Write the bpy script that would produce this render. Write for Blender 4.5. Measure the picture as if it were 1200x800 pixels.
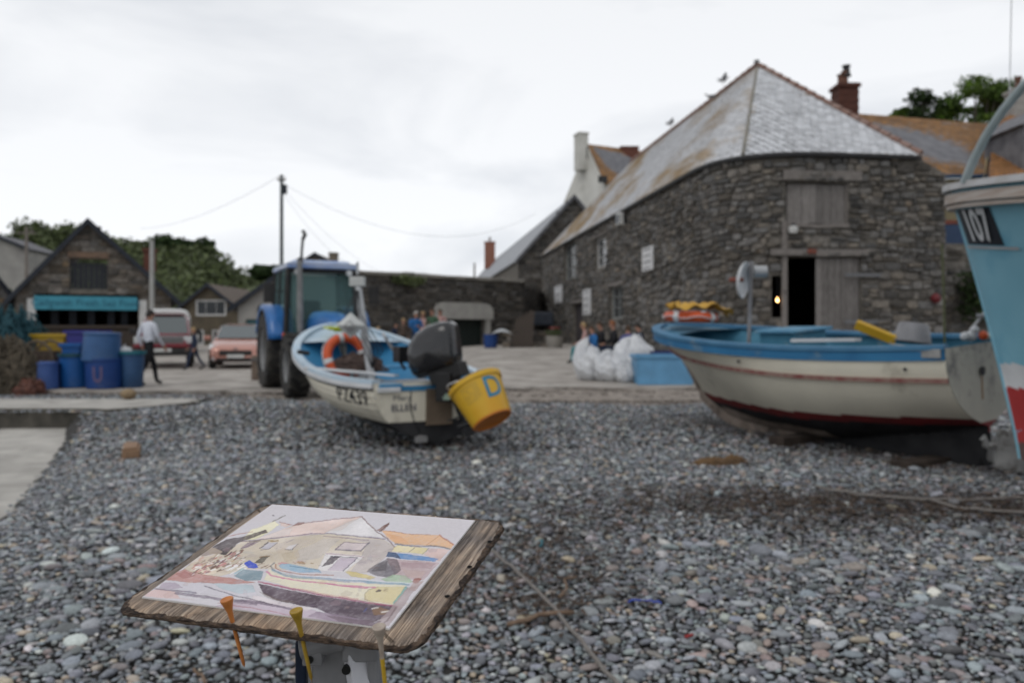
import bpy, bmesh, math, random
import numpy as np
from mathutils import Vector, Matrix, Euler
from math import sin, cos, pi, radians, sqrt, atan2
sc = bpy.context.scene
for o in list(bpy.data.objects): bpy.data.objects.remove(o)
rnd = random.Random(7)
nrng = np.random.default_rng(11)
# ------------------------------------------------------------------ camera
FP = 933.33            # focal length in photograph pixels (28 mm on 36 mm)
HY = 387.0             # horizon row
CZ = 1.33
cam = bpy.data.cameras.new('camera'); cam.lens = 28; cam.sensor_width = 36
cam.shift_y = -13.0/1200; cam.clip_start = 0.05; cam.clip_end = 6000
cam.dof.use_dof = True; cam.dof.focus_distance = 1.02; cam.dof.aperture_fstop = 5.0
camo = bpy.data.objects.new('camera', cam); sc.collection.objects.link(camo)
camo.location = (0, 0, CZ); camo.rotation_euler = (radians(90), 0, 0)
sc.camera = camo
# ------------------------------------------------------------------ world
w = bpy.data.worlds.new('World'); sc.world = w; w.use_nodes = True
nt = w.node_tree; nt.nodes.clear()
N = nt.nodes.new; Lk = nt.links.new
out = N('ShaderNodeOutputWorld'); bg = N('ShaderNodeBackground'); bg.inputs['Strength'].default_value = 0.10
sky = N('ShaderNodeTexSky'); sky.sky_type = 'NISHITA'; sky.sun_disc = False
SUN_EL, SUN_AZ = radians(52), radians(215)
sky.sun_elevation = SUN_EL; sky.sun_rotation = SUN_AZ
tc = N('ShaderNodeTexCoord'); mp = N('ShaderNodeMapping'); mp.inputs['Scale'].default_value = (1.0, 1.0, 3.2)
mp.inputs['Location'].default_value = (0.35, 0.2, 0.4)
n1 = N('ShaderNodeTexNoise'); n1.inputs['Scale'].default_value = 2.0; n1.inputs['Detail'].default_value = 6; n1.inputs['Roughness'].default_value = 0.5
n1.inputs['Distortion'].default_value = 0.4
cr = N('ShaderNodeValToRGB')
e = cr.color_ramp.elements
e[0].position = 0.36; e[0].color = (0.66, 0.69, 0.74, 1)
e[1].position = 0.57; e[1].color = (0.93, 0.945, 0.97, 1)
vm = N('ShaderNodeVectorMath'); vm.operation = 'SCALE'; vm.inputs['Scale'].default_value = 9.9
# cloud deck is darker towards the zenith
sep = N('ShaderNodeSeparateXYZ'); mr = N('ShaderNodeMapRange')
mr.inputs['From Min'].default_value = 0.0; mr.inputs['From Max'].default_value = 0.75
mr.inputs['To Min'].default_value = 1.03; mr.inputs['To Max'].default_value = 0.80
ml = N('ShaderNodeVectorMath'); ml.operation = 'SCALE'
mx = N('ShaderNodeMix'); mx.data_type = 'RGBA'; mx.inputs['Factor'].default_value = 0.96
Lk(tc.outputs['Generated'], mp.inputs['Vector']); Lk(mp.outputs['Vector'], n1.inputs['Vector'])
Lk(n1.outputs['Fac'], cr.inputs['Fac']); Lk(cr.outputs['Color'], vm.inputs[0])
Lk(tc.outputs['Generated'], sep.inputs[0]); Lk(sep.outputs['Z'], mr.inputs['Value'])
Lk(vm.outputs['Vector'], ml.inputs[0]); Lk(mr.outputs['Result'], ml.inputs['Scale'])
Lk(sky.outputs['Color'], mx.inputs['A']); Lk(ml.outputs['Vector'], mx.inputs['B'])
Lk(mx.outputs['Result'], bg.inputs['Color']); Lk(bg.outputs['Background'], out.inputs['Surface'])
# ------------------------------------------------------------------ sun (overcast: weak and very soft)
sl = bpy.data.lights.new('sun', 'SUN'); sl.energy = 0.6; sl.angle = radians(25); sl.color = (1.0, 0.97, 0.93)
so = bpy.data.objects.new('sun', sl); sc.collection.objects.link(so)
sd = Vector((sin(SUN_AZ)*cos(SUN_EL), cos(SUN_AZ)*cos(SUN_EL), sin(SUN_EL)))
so.rotation_euler = sd.to_track_quat('Z', 'Y').to_euler()
sc.view_settings.view_transform = 'Standard'; sc.view_settings.look = 'None'
sc.view_settings.exposure = 0.14; sc.view_settings.gamma = 1.0
sc.render.engine = 'CYCLES'
try:
    sc.cycles.use_denoising = True; sc.cycles.denoiser = 'OPENIMAGEDENOISE'
    sc.cycles.max_bounces = 6; sc.cycles.diffuse_bounces = 3; sc.cycles.transparent_max_bounces = 6
except Exception: pass

# ------------------------------------------------------------------ helpers
def at(px, py, Y):
    return Vector(((px-600)/FP*Y, Y, CZ+(HY-py)/FP*Y))
def sstep(a, b, x):
    t = max(0.0, min(1.0, (x-a)/(b-a))); return t*t*(3-2*t)
def g(x, y):
    """height of the ground"""
    z = -0.026*max(0.0, 14.0-y) if y > 0 else -0.364
    right = sstep(-7, -1, x)
    z += 0.52*right*sstep(17.4, 31, y) + 0.10*(1-right)*sstep(26, 45, y)
    z -= 0.15*sstep(-2.6, -5.5, x)*sstep(13.4, 11.5, y)
    return z
ALLM = {}
def mat(name, c1, c2=None, scale=6.0, rough=0.75, bump=0.0, bscale=None, metal=0.0, detail=6, pos=(0.35, 0.65),
        vary=0.0, stretch=(1, 1, 1), spec=0.35, c3=None, c3scale=1.2, c3pos=(0.55, 0.68), hue=0.0, coat=0.0):
    if name in ALLM: return ALLM[name]
    m = bpy.data.materials.new(name); m.use_nodes = True; t = m.node_tree; b = t.nodes['Principled BSDF']
    b.inputs['Roughness'].default_value = rough; b.inputs['Metallic'].default_value = metal
    b.inputs['Specular IOR Level'].default_value = spec
    if coat: b.inputs['Coat Weight'].default_value = coat
    c1 = tuple(c1)+(1,); c2 = tuple(c2)+(1,) if c2 else tuple(x*0.8 for x in c1[:3])+(1,)
    tc = t.nodes.new('ShaderNodeTexCoord'); mp = t.nodes.new('ShaderNodeMapping'); mp.inputs['Scale'].default_value = stretch
    oi = t.nodes.new('ShaderNodeObjectInfo'); at_ = t.nodes.new('ShaderNodeAttribute'); at_.attribute_name = 'rnd'
    sm = t.nodes.new('ShaderNodeMath'); sm.operation = 'ADD'
    t.links.new(oi.outputs['Random'], sm.inputs[0]); t.links.new(at_.outputs['Fac'], sm.inputs[1])
    fr = t.nodes.new('ShaderNodeMath'); fr.operation = 'FRACT'; t.links.new(sm.outputs[0], fr.inputs[0])
    ad = t.nodes.new('ShaderNodeVectorMath'); ad.operation = 'ADD'
    sc_ = t.nodes.new('ShaderNodeMath'); sc_.operation = 'MULTIPLY'; sc_.inputs[1].default_value = 37.0 if vary else 0.0
    t.links.new(fr.outputs[0], sc_.inputs[0])
    t.links.new(tc.outputs['Object'], mp.inputs['Vector']); t.links.new(mp.outputs['Vector'], ad.inputs[0]); t.links.new(sc_.outputs[0], ad.inputs[1])
    no = t.nodes.new('ShaderNodeTexNoise'); no.inputs['Scale'].default_value = scale; no.inputs['Detail'].default_value = detail
    t.links.new(ad.outputs[0], no.inputs['Vector'])
    ra = t.nodes.new('ShaderNodeValToRGB'); ra.color_ramp.elements[0].position = pos[0]; ra.color_ramp.elements[1].position = pos[1]
    ra.color_ramp.elements[0].color = c1; ra.color_ramp.elements[1].color = c2
    t.links.new(no.outputs['Fac'], ra.inputs['Fac']); col = ra.outputs['Color']
    if c3:
        n3 = t.nodes.new('ShaderNodeTexNoise'); n3.inputs['Scale'].default_value = c3scale; n3.inputs['Detail'].default_value = 8
        n3.inputs['Roughness'].default_value = 0.65
        t.links.new(mp.outputs['Vector'], n3.inputs['Vector'])
        r3 = t.nodes.new('ShaderNodeMapRange'); r3.inputs['From Min'].default_value = c3pos[0]; r3.inputs['From Max'].default_value = c3pos[1]
        t.links.new(n3.outputs['Fac'], r3.inputs['Value'])
        m3 = t.nodes.new('ShaderNodeMix'); m3.data_type = 'RGBA'; t.links.new(r3.outputs['Result'], m3.inputs['Factor'])
        t.links.new(col, m3.inputs['A']); m3.inputs['B'].default_value = tuple(c3)+(1,); col = m3.outputs['Result']
    if vary or hue:
        hs = t.nodes.new('ShaderNodeHueSaturation'); v = t.nodes.new('ShaderNodeMapRange')
        v.inputs['To Min'].default_value = 1-vary; v.inputs['To Max'].default_value = 1+vary
        t.links.new(fr.outputs[0], v.inputs['Value']); t.links.new(v.outputs['Result'], hs.inputs['Value'])
        if hue:
            f2 = t.nodes.new('ShaderNodeMath'); f2.operation = 'MULTIPLY'; f2.inputs[1].default_value = 7.31
            f3 = t.nodes.new('ShaderNodeMath'); f3.operation = 'FRACT'; v2 = t.nodes.new('ShaderNodeMapRange')
            v2.inputs['To Min'].default_value = 1-hue; v2.inputs['To Max'].default_value = 1+hue
            t.links.new(fr.outputs[0], f2.inputs[0]); t.links.new(f2.outputs[0], f3.inputs[0]); t.links.new(f3.outputs[0], v2.inputs['Value'])
            t.links.new(v2.outputs['Result'], hs.inputs['Saturation'])
        t.links.new(col, hs.inputs['Color']); col = hs.outputs['Color']
    t.links.new(col, b.inputs['Base Color'])
    if bump:
        nb = t.nodes.new('ShaderNodeTexNoise'); nb.inputs['Scale'].default_value = bscale or scale*3; nb.inputs['Detail'].default_value = 5
        t.links.new(ad.outputs[0], nb.inputs['Vector'])
        bu = t.nodes.new('ShaderNodeBump'); bu.inputs['Strength'].default_value = min(1, bump); bu.inputs['Distance'].default_value = 0.02
        t.links.new(nb.outputs['Fac'], bu.inputs['Height']); t.links.new(bu.outputs['Normal'], b.inputs['Normal'])
    ALLM[name] = m; return m
def attr_mat(name, attr, rough=0.7, bump=0.3, bscale=60, spec=0.3, grain=None):
    m = bpy.data.materials.new(name); m.use_nodes = True; t = m.node_tree; b = t.nodes['Principled BSDF']
    a = t.nodes.new('ShaderNodeAttribute'); a.attribute_name = attr
    b.inputs['Roughness'].default_value = rough; b.inputs['Specular IOR Level'].default_value = spec
    col = a.outputs['Color']
    tc = t.nodes.new('ShaderNodeTexCoord')
    if grain:
        n = t.nodes.new('ShaderNodeTexNoise'); n.inputs['Scale'].default_value = grain[0]; n.inputs['Detail'].default_value = 4
        t.links.new(tc.outputs['Object'], n.inputs['Vector'])
        r = t.nodes.new('ShaderNodeMapRange'); r.inputs['From Min'].default_value = 0.3; r.inputs['From Max'].default_value = 0.7
        r.inputs['To Min'].default_value = 1-grain[1]; r.inputs['To Max'].default_value = 1+grain[1]
        t.links.new(n.outputs['Fac'], r.inputs['Value'])
        s = t.nodes.new('ShaderNodeVectorMath'); s.operation = 'SCALE'; t.links.new(col, s.inputs[0]); t.links.new(r.outputs['Result'], s.inputs['Scale'])
        col = s.outputs['Vector']
    t.links.new(col, b.inputs['Base Color'])
    nb = t.nodes.new('ShaderNodeTexNoise'); nb.inputs['Scale'].default_value = bscale
    t.links.new(tc.outputs['Object'], nb.inputs['Vector'])
    bu = t.nodes.new('ShaderNodeBump'); bu.inputs['Strength'].default_value = bump; bu.inputs['Distance'].default_value = 0.004
    t.links.new(nb.outputs['Fac'], bu.inputs['Height']); t.links.new(bu.outputs['Normal'], b.inputs['Normal'])
    return m
def link(o, parent=None):
    sc.collection.objects.link(o)
    if parent is not None: o.parent = parent
    return o
def tag(o, label=None, cat=None, group=None, kind=None):
    if label: o['label'] = label
    if cat: o['category'] = cat
    if group: o['group'] = group
    if kind: o['kind'] = kind
    return o
def empty(name, loc, rz=0, rx=0, ry=0):
    o = bpy.data.objects.new(name, None); o.empty_display_size = 0.2; link(o)
    o.location = loc; o.rotation_euler = (rx, ry, rz); return o
def thing(name, label, cat, loc=(0, 0, 0), rz=0, group=None, rx=0, ry=0):
    return tag(empty(name, loc, rz, rx, ry), label, cat, group)
class MB:
    """collects shapes and links them as one mesh object"""
    def __init__(s): s.v = []; s.f = []; s.m = []; s.cm = 0
    def add(s, vs, fs, m=None, M=None):
        n = len(s.v)
        for p in vs:
            p = Vector(p)
            s.v.append(tuple(M @ p) if M is not None else tuple(p))
        for f in fs: s.f.append([i+n for i in f]); s.m.append(s.cm if m is None else m)
        return s
    def box(s, a, b, m=None, M=None, taper=1.0):
        x0, y0, z0 = a; x1, y1, z1 = b; cx, cy = (x0+x1)/2, (y0+y1)/2
        vs = [(x0, y0, z0), (x1, y0, z0), (x1, y1, z0), (x0, y1, z0)]
        vs += [(cx+(x-cx)*taper, cy+(y-cy)*taper, z1) for x, y, _ in vs[:4]]
        return s.add(vs, [(3, 2, 1, 0), (4, 5, 6, 7), (0, 1, 5, 4), (1, 2, 6, 5), (2, 3, 7, 6), (3, 0, 4, 7)], m, M)
    def bar(s, p, q, w, h, m=None, up=(0, 0, 1)):
        p = Vector(p); q = Vector(q); d = (q-p); L = d.length; d.normalize()
        sx = d.cross(Vector(up)); 
        if sx.length < 1e-4: sx = d.cross(Vector((1, 0, 0)))
        sx.normalize(); u = sx.cross(d)
        M = Matrix((sx, d, u)).transposed().to_4x4(); M.translation = p
        return s.box((-w/2, 0, -h/2), (w/2, L, h/2), m, M)
    def tube(s, pts, r, n=8, m=None, cap=True, M=None, closed=False):
        pts = [Vector(p) for p in pts]; k = len(pts); rs = r if isinstance(r, (list, tuple)) else [r]*k
        vs = []; fs = []; prev = None
        for i, p in enumerate(pts):
            if closed: d = pts[(i+1) % k]-pts[i-1]
            else: d = (pts[min(i+1, k-1)]-pts[max(i-1, 0)])
            d.normalize()
            if prev is None:
                a = d.cross(Vector((0, 0, 1)))
                if a.length < 1e-3: a = d.cross(Vector((1, 0, 0)))
            else: a = prev-d*prev.dot(d)
            a.normalize(); prev = a; b = d.cross(a)
            for j in range(n):
                t = 2*pi*j/n; vs.append(p+(a*cos(t)+b*sin(t))*rs[i])
        for i in range(k if closed else k-1):
            for j in range(n):
                a0 = i*n+j; a1 = i*n+(j+1) % n; b0 = ((i+1) % k)*n+j; b1 = ((i+1) % k)*n+(j+1) % n
                fs.append((a0, a1, b1, b0))
        if cap and not closed: fs.append(list(range(n))[::-1]); fs.append([(k-1)*n+j for j in range(n)])
        return s.add(vs, fs, m, M)
    def lathe(s, prof, n=24, m=None, M=None, cap0=True, cap1=True, ms=None):
        vs = []; k = len(prof)
        for r, z in prof:
            for j in range(n): vs.append((r*cos(2*pi*j/n), r*sin(2*pi*j/n), z))
        for i in range(k-1):
            fs = [(i*n+j, i*n+(j+1) % n, (i+1)*n+(j+1) % n, (i+1)*n+j) for j in range(n)]
            if i == 0: base = len(s.v); s.add(vs, fs, ms[i] if ms else m, M)
            else:
                for f in fs: s.f.append([q+base for q in f]); s.m.append(ms[i] if ms else (s.cm if m is None else m))
        if cap0: s.f.append([base+j for j in range(n)][::-1]); s.m.append(ms[0] if ms else (s.cm if m is None else m))
        if cap1: s.f.append([base+(k-1)*n+j for j in range(n)]); s.m.append(ms[-1] if ms else (s.cm if m is None else m))
        return s
    def prism(s, poly, d0, d1, m=None, M=None, axis='y'):
        n = len(poly)
        if axis == 'y': vs = [(x, d0, z) for x, z in poly]+[(x, d1, z) for x, z in poly]
        elif axis == 'x': vs = [(d0, x, z) for x, z in poly]+[(d1, x, z) for x, z in poly]
        else: vs = [(x, z, d0) for x, z in poly]+[(x, z, d1) for x, z in poly]
        fs = [list(range(n)), list(range(2*n-1, n-1, -1))]+[(i, (i+1) % n, n+(i+1) % n, n+i) for i in range(n)]
        return s.add(vs, fs, m, M)
    def grid(s, fn, nu, nv, m=None, M=None, mf=None):
        vs = [fn(i/nu, j/nv) for i in range(nu+1) for j in range(nv+1)]; base = len(s.v)
        s.add(vs, [], m, M)
        for i in range(nu):
            for j in range(nv):
                a = base+i*(nv+1)+j
                s.f.append([a, a+1, a+nv+2, a+nv+1]); s.m.append(mf(i, j) if mf else (s.cm if m is None else m))
        return s
    def build(s, name, mats, parent=None, smooth=None, bevel=0, label=None, loc=None, fix=True):
        me = bpy.data.meshes.new(name); me.from_pydata(s.v, [], s.f)
        if not isinstance(mats, (list, tuple)): mats = [mats]
        for q in mats: me.materials.append(q)
        me.polygons.foreach_set('material_index', s.m); me.update()
        if fix:
            bm = bmesh.new(); bm.from_mesh(me); bmesh.ops.recalc_face_normals(bm, faces=bm.faces); bm.to_mesh(me); bm.free()
        if smooth is not None:
            me.shade_smooth(); me.set_sharp_from_angle(angle=radians(smooth))
        o = bpy.data.objects.new(name, me); link(o, parent)
        if bevel:
            b = o.modifiers.new('bevel', 'BEVEL'); b.width = bevel; b.segments = 2; b.limit_method = 'ANGLE'
        if label: o['label'] = label
        if loc is not None: o.location = loc
        return o
def text_mesh(body, size, M, name, material, parent, extrude=0.002, sx=1.0, bold=0.0):
    c = bpy.data.curves.new(name, 'FONT'); c.body = body; c.size = size; c.extrude = extrude; c.align_x = 'CENTER'; c.align_y = 'CENTER'; c.offset = bold
    c.resolution_u = 3
    t = bpy.data.objects.new(name, c); link(t); bpy.context.view_layer.update()
    me = bpy.data.meshes.new_from_object(t); bpy.data.objects.remove(t)
    me.transform(Matrix.Diagonal((sx, 1, 1, 1)))
    o = bpy.data.objects.new(name, me); me.materials.clear(); me.materials.append(material); link(o, parent); o.matrix_local = M
    return o
def np_mesh(name, V, F, mats, parent=None, smooth=True, attrs=None, facemat=None):
    me = bpy.data.meshes.new(name); k = F.shape[1]
    me.vertices.add(len(V)); me.vertices.foreach_set('co', V.astype(np.float32).ravel())
    me.loops.add(F.size); me.loops.foreach_set('vertex_index', F.astype(np.int32).ravel())
    me.polygons.add(len(F)); me.polygons.foreach_set('loop_start', np.arange(0, F.size, k, dtype=np.int32))
    me.polygons.foreach_set('use_smooth', np.full(len(F), smooth))
    if facemat is not None: me.polygons.foreach_set('material_index', facemat)
    for q in (mats if isinstance(mats, (list, tuple)) else [mats]): me.materials.append(q)
    for nm, arr in (attrs or {}).items():
        if arr.ndim == 1:
            a = me.attributes.new(nm, 'FLOAT', 'POINT'); a.data.foreach_set('value', arr.astype(np.float32))
        else:
            a = me.attributes.new(nm, 'FLOAT_COLOR', 'POINT')
            c = np.ones((len(arr), 4), np.float32); c[:, :3] = arr; a.data.foreach_set('color', c.ravel())
    me.update(calc_edges=True); me.validate()
    o = bpy.data.objects.new(name, me); link(o, parent); return o
def proto_arrays(o):
    me = o.data; me.calc_loop_triangles()
    V = np.empty(len(me.vertices)*3); me.vertices.foreach_get('co', V)
    T = np.empty(len(me.loop_triangles)*3, np.int32); me.loop_triangles.foreach_get('vertices', T)
    return V.reshape(-1, 3), T.reshape(-1, 3)
def scatter(name, protos, mats4, material, parent, n_ind, stuff_name, smooth=False, extra=None):
    """protos: (V,F) pairs; mats4: list of 4x4 (parent space); nearest n_ind become parts, the rest one stuff part"""
    P = np.array([np.array(m) for m in mats4]); n = len(P)
    pm = np.array(parent.matrix_world) if parent else np.eye(4)
    W = (pm @ np.c_[P[:, :3, 3], np.ones(n)].T).T[:, :3]
    d = np.linalg.norm(W-np.array([0, 0, CZ]), axis=1)
    inview = (np.abs(W[:, 0]/np.maximum(W[:, 1], .1)) < 0.66) & (W[:, 1] > 0.3)
    d = np.where(inview, d, d+500); order = np.argsort(d)
    size = np.abs(np.linalg.det(P[:, :3, :3]))**(1/3)
    order = np.argsort(d/size) if n_ind else order
    pi_ = nrng.integers(0, len(protos), n)
    meshes = []
    for i, (V, F) in enumerate(protos):
        me = bpy.data.meshes.new(name); me.from_pydata(V.tolist(), [], F.tolist()); me.materials.append(material)
        if smooth: me.shade_smooth()
        meshes.append(me)
    for k in order[:n_ind]:
        o = bpy.data.objects.new(name, meshes[pi_[k]]); link(o, parent); o.matrix_local = Matrix(P[k].tolist())
    rest = order[n_ind:]
    if len(rest):
        VV = []; FF = []; RR = []; off = 0
        for i, (V, F) in enumerate(protos):
            ks = rest[pi_[rest] == i]
            if not len(ks): continue
            q = np.einsum('kij,vj->kvi', P[ks][:, :3, :3], V)+P[ks][:, None, :3, 3]
            VV.append(q.reshape(-1, 3)); f = F[None]+(np.arange(len(ks))*len(V))[:, None, None]+off
            FF.append(f.reshape(-1, F.shape[1])); RR.append(np.repeat(nrng.random(len(ks)), len(V))); off += len(ks)*len(V)
        o = np_mesh(stuff_name, np.concatenate(VV), np.concatenate(FF), material, parent, smooth, {'rnd': np.concatenate(RR)})
        o['kind'] = 'stuff'
        return o
# ------------------------------------------------------------------ ground
dark_earth = mat('shingle_bed', (0.022, 0.021, 0.020), (0.06, 0.057, 0.053), scale=30, bump=0.8, bscale=120, rough=0.9)
land = MB(); land.box((-3000, -3000, -1.6), (3000, 3000, -1.2)).build('ground', mat('field_earth', (0.06, 0.07, 0.035), (0.10, 0.095, 0.06), scale=0.05, rough=0.95))['kind'] = 'structure'
def bed(u, v):
    x, y = -22+u*44, -2+v*21; xe = -7.06+(13.3-y)*0.427
    return (x, y, g(x, y)-0.012-0.6*sstep(xe-0.05, xe-0.75, x)*(y < 13.35))
beach = MB().grid(bed, 176, 84).build('beach', dark_earth, smooth=60)
tag(beach, kind='structure')
# concrete hardstanding above the beach, its seaward edge broken and one step up
conc = mat('old_concrete', (0.26, 0.235, 0.21), (0.40, 0.37, 0.335), scale=1.3, rough=0.9, bump=0.35, bscale=24, detail=10, c3=(0.13, 0.12, 0.10), c3scale=0.9, c3pos=(0.54, 0.68))
conc2 = mat('slab_concrete', (0.30, 0.285, 0.26), (0.43, 0.41, 0.375), scale=2.2, rough=0.9, bump=0.3, bscale=30, detail=10, c3=(0.17, 0.16, 0.14), c3scale=1.6, c3pos=(0.58, 0.72))
def edge_y(x):
    b = 16.5 + 1.1*sstep(-3, 1.5, x)
    return b + 0.12*sin(x*1.7)+0.07*sin(x*5.1+1)+0.05*sin(x*11.3)
def hard(u, v):
    x = -42+u*80
    y0 = edge_y(x); vv = v*v
    if v == 0: return (x, y0-0.01, g(x, y0)-0.15)
    vv = ((v-1/90)/(1-1/90))**1.7
    y = y0+vv*62
    z = g(x, y)+0.08+0.003*sin(x*1.3+y*0.9)*sin(y*1.7)
    return (x, y, z)
hs_ = MB().grid(hard, 320, 90).build('hardstanding', conc, smooth=40); tag(hs_, kind='structure')
def GZ(x, y): return g(x, y)+0.08
# rough apron of old concrete between hardstanding and shingle
ap = mat('worn_apron', (0.17, 0.145, 0.125), (0.29, 0.255, 0.22), scale=3, rough=0.95, bump=0.8, bscale=14, detail=10, c3=(0.07, 0.06, 0.05), c3scale=2.5, c3pos=(0.56, 0.66))
def apron(u, v):
    x = -5.2+u*13; y1 = edge_y(x)-0.02
    y0 = 14.35+0.25*sin(x*1.9)+0.2*sin(x*4.3+2)+1.3*sstep(-2, -5, x)
    y = y0+(y1-y0)*v
    return (x, y, g(x, y)+0.03*sin(x*3+y*5)*v+0.045*min(1, v*5)-0.02)
tag(MB().grid(apron, 150, 26).build('concrete_apron', ap, smooth=60), kind='structure')
# upper slipway slab, lying one step above the lower ramp
def slab(poly, z1, z0, name, material):
    m = MB(); m.prism([(p[0], p[1]) for p in poly], z0, z1, axis='z'); m.m = [1]*len(m.f); m.m[1] = 0; o = m.build(name, [material, mat('shaded_concrete', (.045, .042, .035), (.09, .082, .068), scale=5, rough=.85, bump=.5)], bevel=0.02); tag(o, kind='structure'); return o  # darker side material paints in the shade of the channel
slab([(-30, 13.3), (-7.0, 13.3), (-6.7, 13.15), (-6.2, 13.7), (-5.7, 14.6), (-6.1, 15.25), (-8, 15.1), (-10.5, 15.2), (-30, 15.4)], 0.035, -0.7, 'upper_slab', conc2)
def ramp(u, v):
    y = 13.27-v*14; xr = -7.06+(13.3-y)*0.427+0.05*sin(y*3)
    return (xr-(1-u)*16, y, -0.31-0.007*(13.3-y)+0.012*(u > 0.92))
rp = MB().grid(ramp, 40, 40)
rp.build('lower_ramp', conc2, smooth=60)['kind'] = 'structure'
# joint between the two pours of the ramp
jm = mat('joint', (0.05, 0.045, 0.04), rough=0.95)
mj = MB(); mj.tube([(-8.55+(13.3-y)*0.427, y, -0.312-0.007*(13.3-y)) for y in np.arange(13.2, 1, -0.6)], 0.022, 5); mj.build('expansion_joint', jm, rp and bpy.data.objects['lower_ramp'])
# ------------------------------------------------------------------ shingle
def ico(sub, seed):
    bm = bmesh.new(); bmesh.ops.create_icosphere(bm, subdivisions=sub, radius=1); r = random.Random(seed)
    k = [Vector((r.uniform(-1, 1), r.uniform(-1, 1), r.uniform(-1, 1))).normalized() for _ in range(5)]; am = [r.uniform(-0.16, 0.12) for _ in k]
    for v in bm.verts:
        n = v.co.normalized(); v.co = n*(1+sum(a*max(0, n.dot(q))**2*1.6 for a, q in zip(am, k)))
    V = np.array([v.co[:] for v in bm.verts]); F = np.array([[v.index for v in f.verts] for f in bm.faces]); bm.free(); return V, F
PAL = np.array([(.150, .168, .188), (.115, .127, .142), (.19, .205, .22), (.085, .09, .10), (.045, .048, .052), (.25, .255, .26), (.32, .325, .325), (.21, .165, .145), (.28, .235, .175), (.13, .115, .105), (.42, .415, .40), (.155, .12, .115)])
PW = np.array([.20, .18, .13, .13, .09, .08, .045, .045, .025, .04, .012, .023]); PW = PW/PW.sum()
cells = {}; CS = 0.14; PB = []
def try_add(x, y, r):
    cx, cy = int(x//CS), int(y//CS)
    for i in (cx-1, cx, cx+1):
        for j in (cy-1, cy, cy+1):
            for (a, b, q) in cells.get((i, j), ()):
                if (a-x)**2+(b-y)**2 < (0.73*(r+q))**2: return False
    cells.setdefault((cx, cy), []).append((x, y, r)); return True
def on_shingle(x, y):
    if y > 14.35+1.3*sstep(-2, -5, x)+0.3*sin(x*1.9) and x > -5.6: return False
    if x < -5.6 and y > 13.9: return (15.3 < y < 16.45) and rnd.random() < 0.5
    if y < 13.2 and x < -7.06+(13.3-y)*0.427+rnd.gauss(0, 0.05): return False
    return True
for (n, r0, r1, ymin, ymax) in ((260, .050, .066, 3, 12), (8000, .034, .05, 3, 15.6), (100000, .021, .034, 2.4, 16.4), (90000, .014, .021, 2.8, 9.5), (38000, .010, .014, 3, 5.8)):
    Y = np.sqrt(nrng.random(n)*(ymax**2-ymin**2)+ymin**2); X = (nrng.random(n)*2-1)*(Y*0.69+1.6); R = r0+(r1-r0)*nrng.random(n)**1.5
    for x, y, r in zip(X.tolist(), Y.tolist(), R.tolist()):
        if on_shingle(x, y) and try_add(x, y, r): PB.append((x, y, r))
PB = np.array(PB); nP = len(PB)
gz = np.array([g(x, y) for x, y in PB[:, :2]])
cidx = nrng.choice(len(PAL), nP, p=PW); PC = (PAL[cidx]*.80+np.array([.165, .175, .182])*.20)*(1.05+0.66*nrng.random((nP, 1)))*np.array([1.07, 1.06, 1.04])*(1+0.10*(nrng.random((nP, 3))-0.5))
# weed-stained, wet band on the right and darker stones low down on the left of it; hull shade painted in too
def wetness(x, y):
    px = 600+x/y*FP; py = HY+(CZ+0.15)*FP/y
    return x, y
wx, wy = PB[:, 0], PB[:, 1]
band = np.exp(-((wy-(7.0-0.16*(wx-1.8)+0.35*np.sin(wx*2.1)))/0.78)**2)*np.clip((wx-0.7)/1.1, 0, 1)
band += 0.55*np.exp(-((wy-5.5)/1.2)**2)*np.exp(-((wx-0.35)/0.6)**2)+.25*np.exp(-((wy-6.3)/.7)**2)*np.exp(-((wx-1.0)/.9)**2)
band *= np.clip(.72+.55*np.sin(wx*4.3+1.7*np.sin(wy*3.1))*np.sin(wy*6.1+wx*2.3)+.3*np.sin(wx*11+wy*7), .15, 1.25); tt_ = np.clip(((wx-5.05)*-2.15+(wy-8.45)*3.55)/(2.15**2+3.55**2), 0, 1); band += 1.0*np.exp(-(((wx-5.05+2.15*tt_)**2+(wy-8.45-3.55*tt_)**2)/.62**2))+.7*np.exp(-(((wx+1.2)**2)/.8+((wy-10.2)**2)/.5))  # the hull terms paint the boats' shade into the stones beneath
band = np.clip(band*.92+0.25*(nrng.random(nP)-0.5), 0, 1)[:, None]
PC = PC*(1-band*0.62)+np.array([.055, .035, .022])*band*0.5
asx = 1.02+0.50*nrng.random(nP); bsx = 0.72+0.25*nrng.random(nP); hs = 0.27+0.30*nrng.random(nP)
yaw = nrng.random(nP)*2*pi; tl = nrng.normal(0, 0.30, (nP, 2))
pmats = np.zeros((nP, 4, 4)); pmats[:, 3, 3] = 1
cz_, sz_ = np.cos(yaw), np.sin(yaw)
Rz = np.zeros((nP, 3, 3)); Rz[:, 0, 0] = cz_; Rz[:, 0, 1] = -sz_; Rz[:, 1, 0] = sz_; Rz[:, 1, 1] = cz_; Rz[:, 2, 2] = 1
Rx = np.zeros((nP, 3, 3)); Rx[:, 0, 0] = 1; Rx[:, 1, 1] = np.cos(tl[:, 0]); Rx[:, 1, 2] = -np.sin(tl[:, 0]); Rx[:, 2, 1] = np.sin(tl[:, 0]); Rx[:, 2, 2] = np.cos(tl[:, 0])
S = np.zeros((nP, 3, 3)); S[:, 0, 0] = asx*PB[:, 2]; S[:, 1, 1] = bsx*PB[:, 2]; S[:, 2, 2] = hs*PB[:, 2]
pmats[:, :3, :3] = Rz@Rx@S
pmats[:, 0, 3] = PB[:, 0]; pmats[:, 1, 3] = PB[:, 1]
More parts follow.
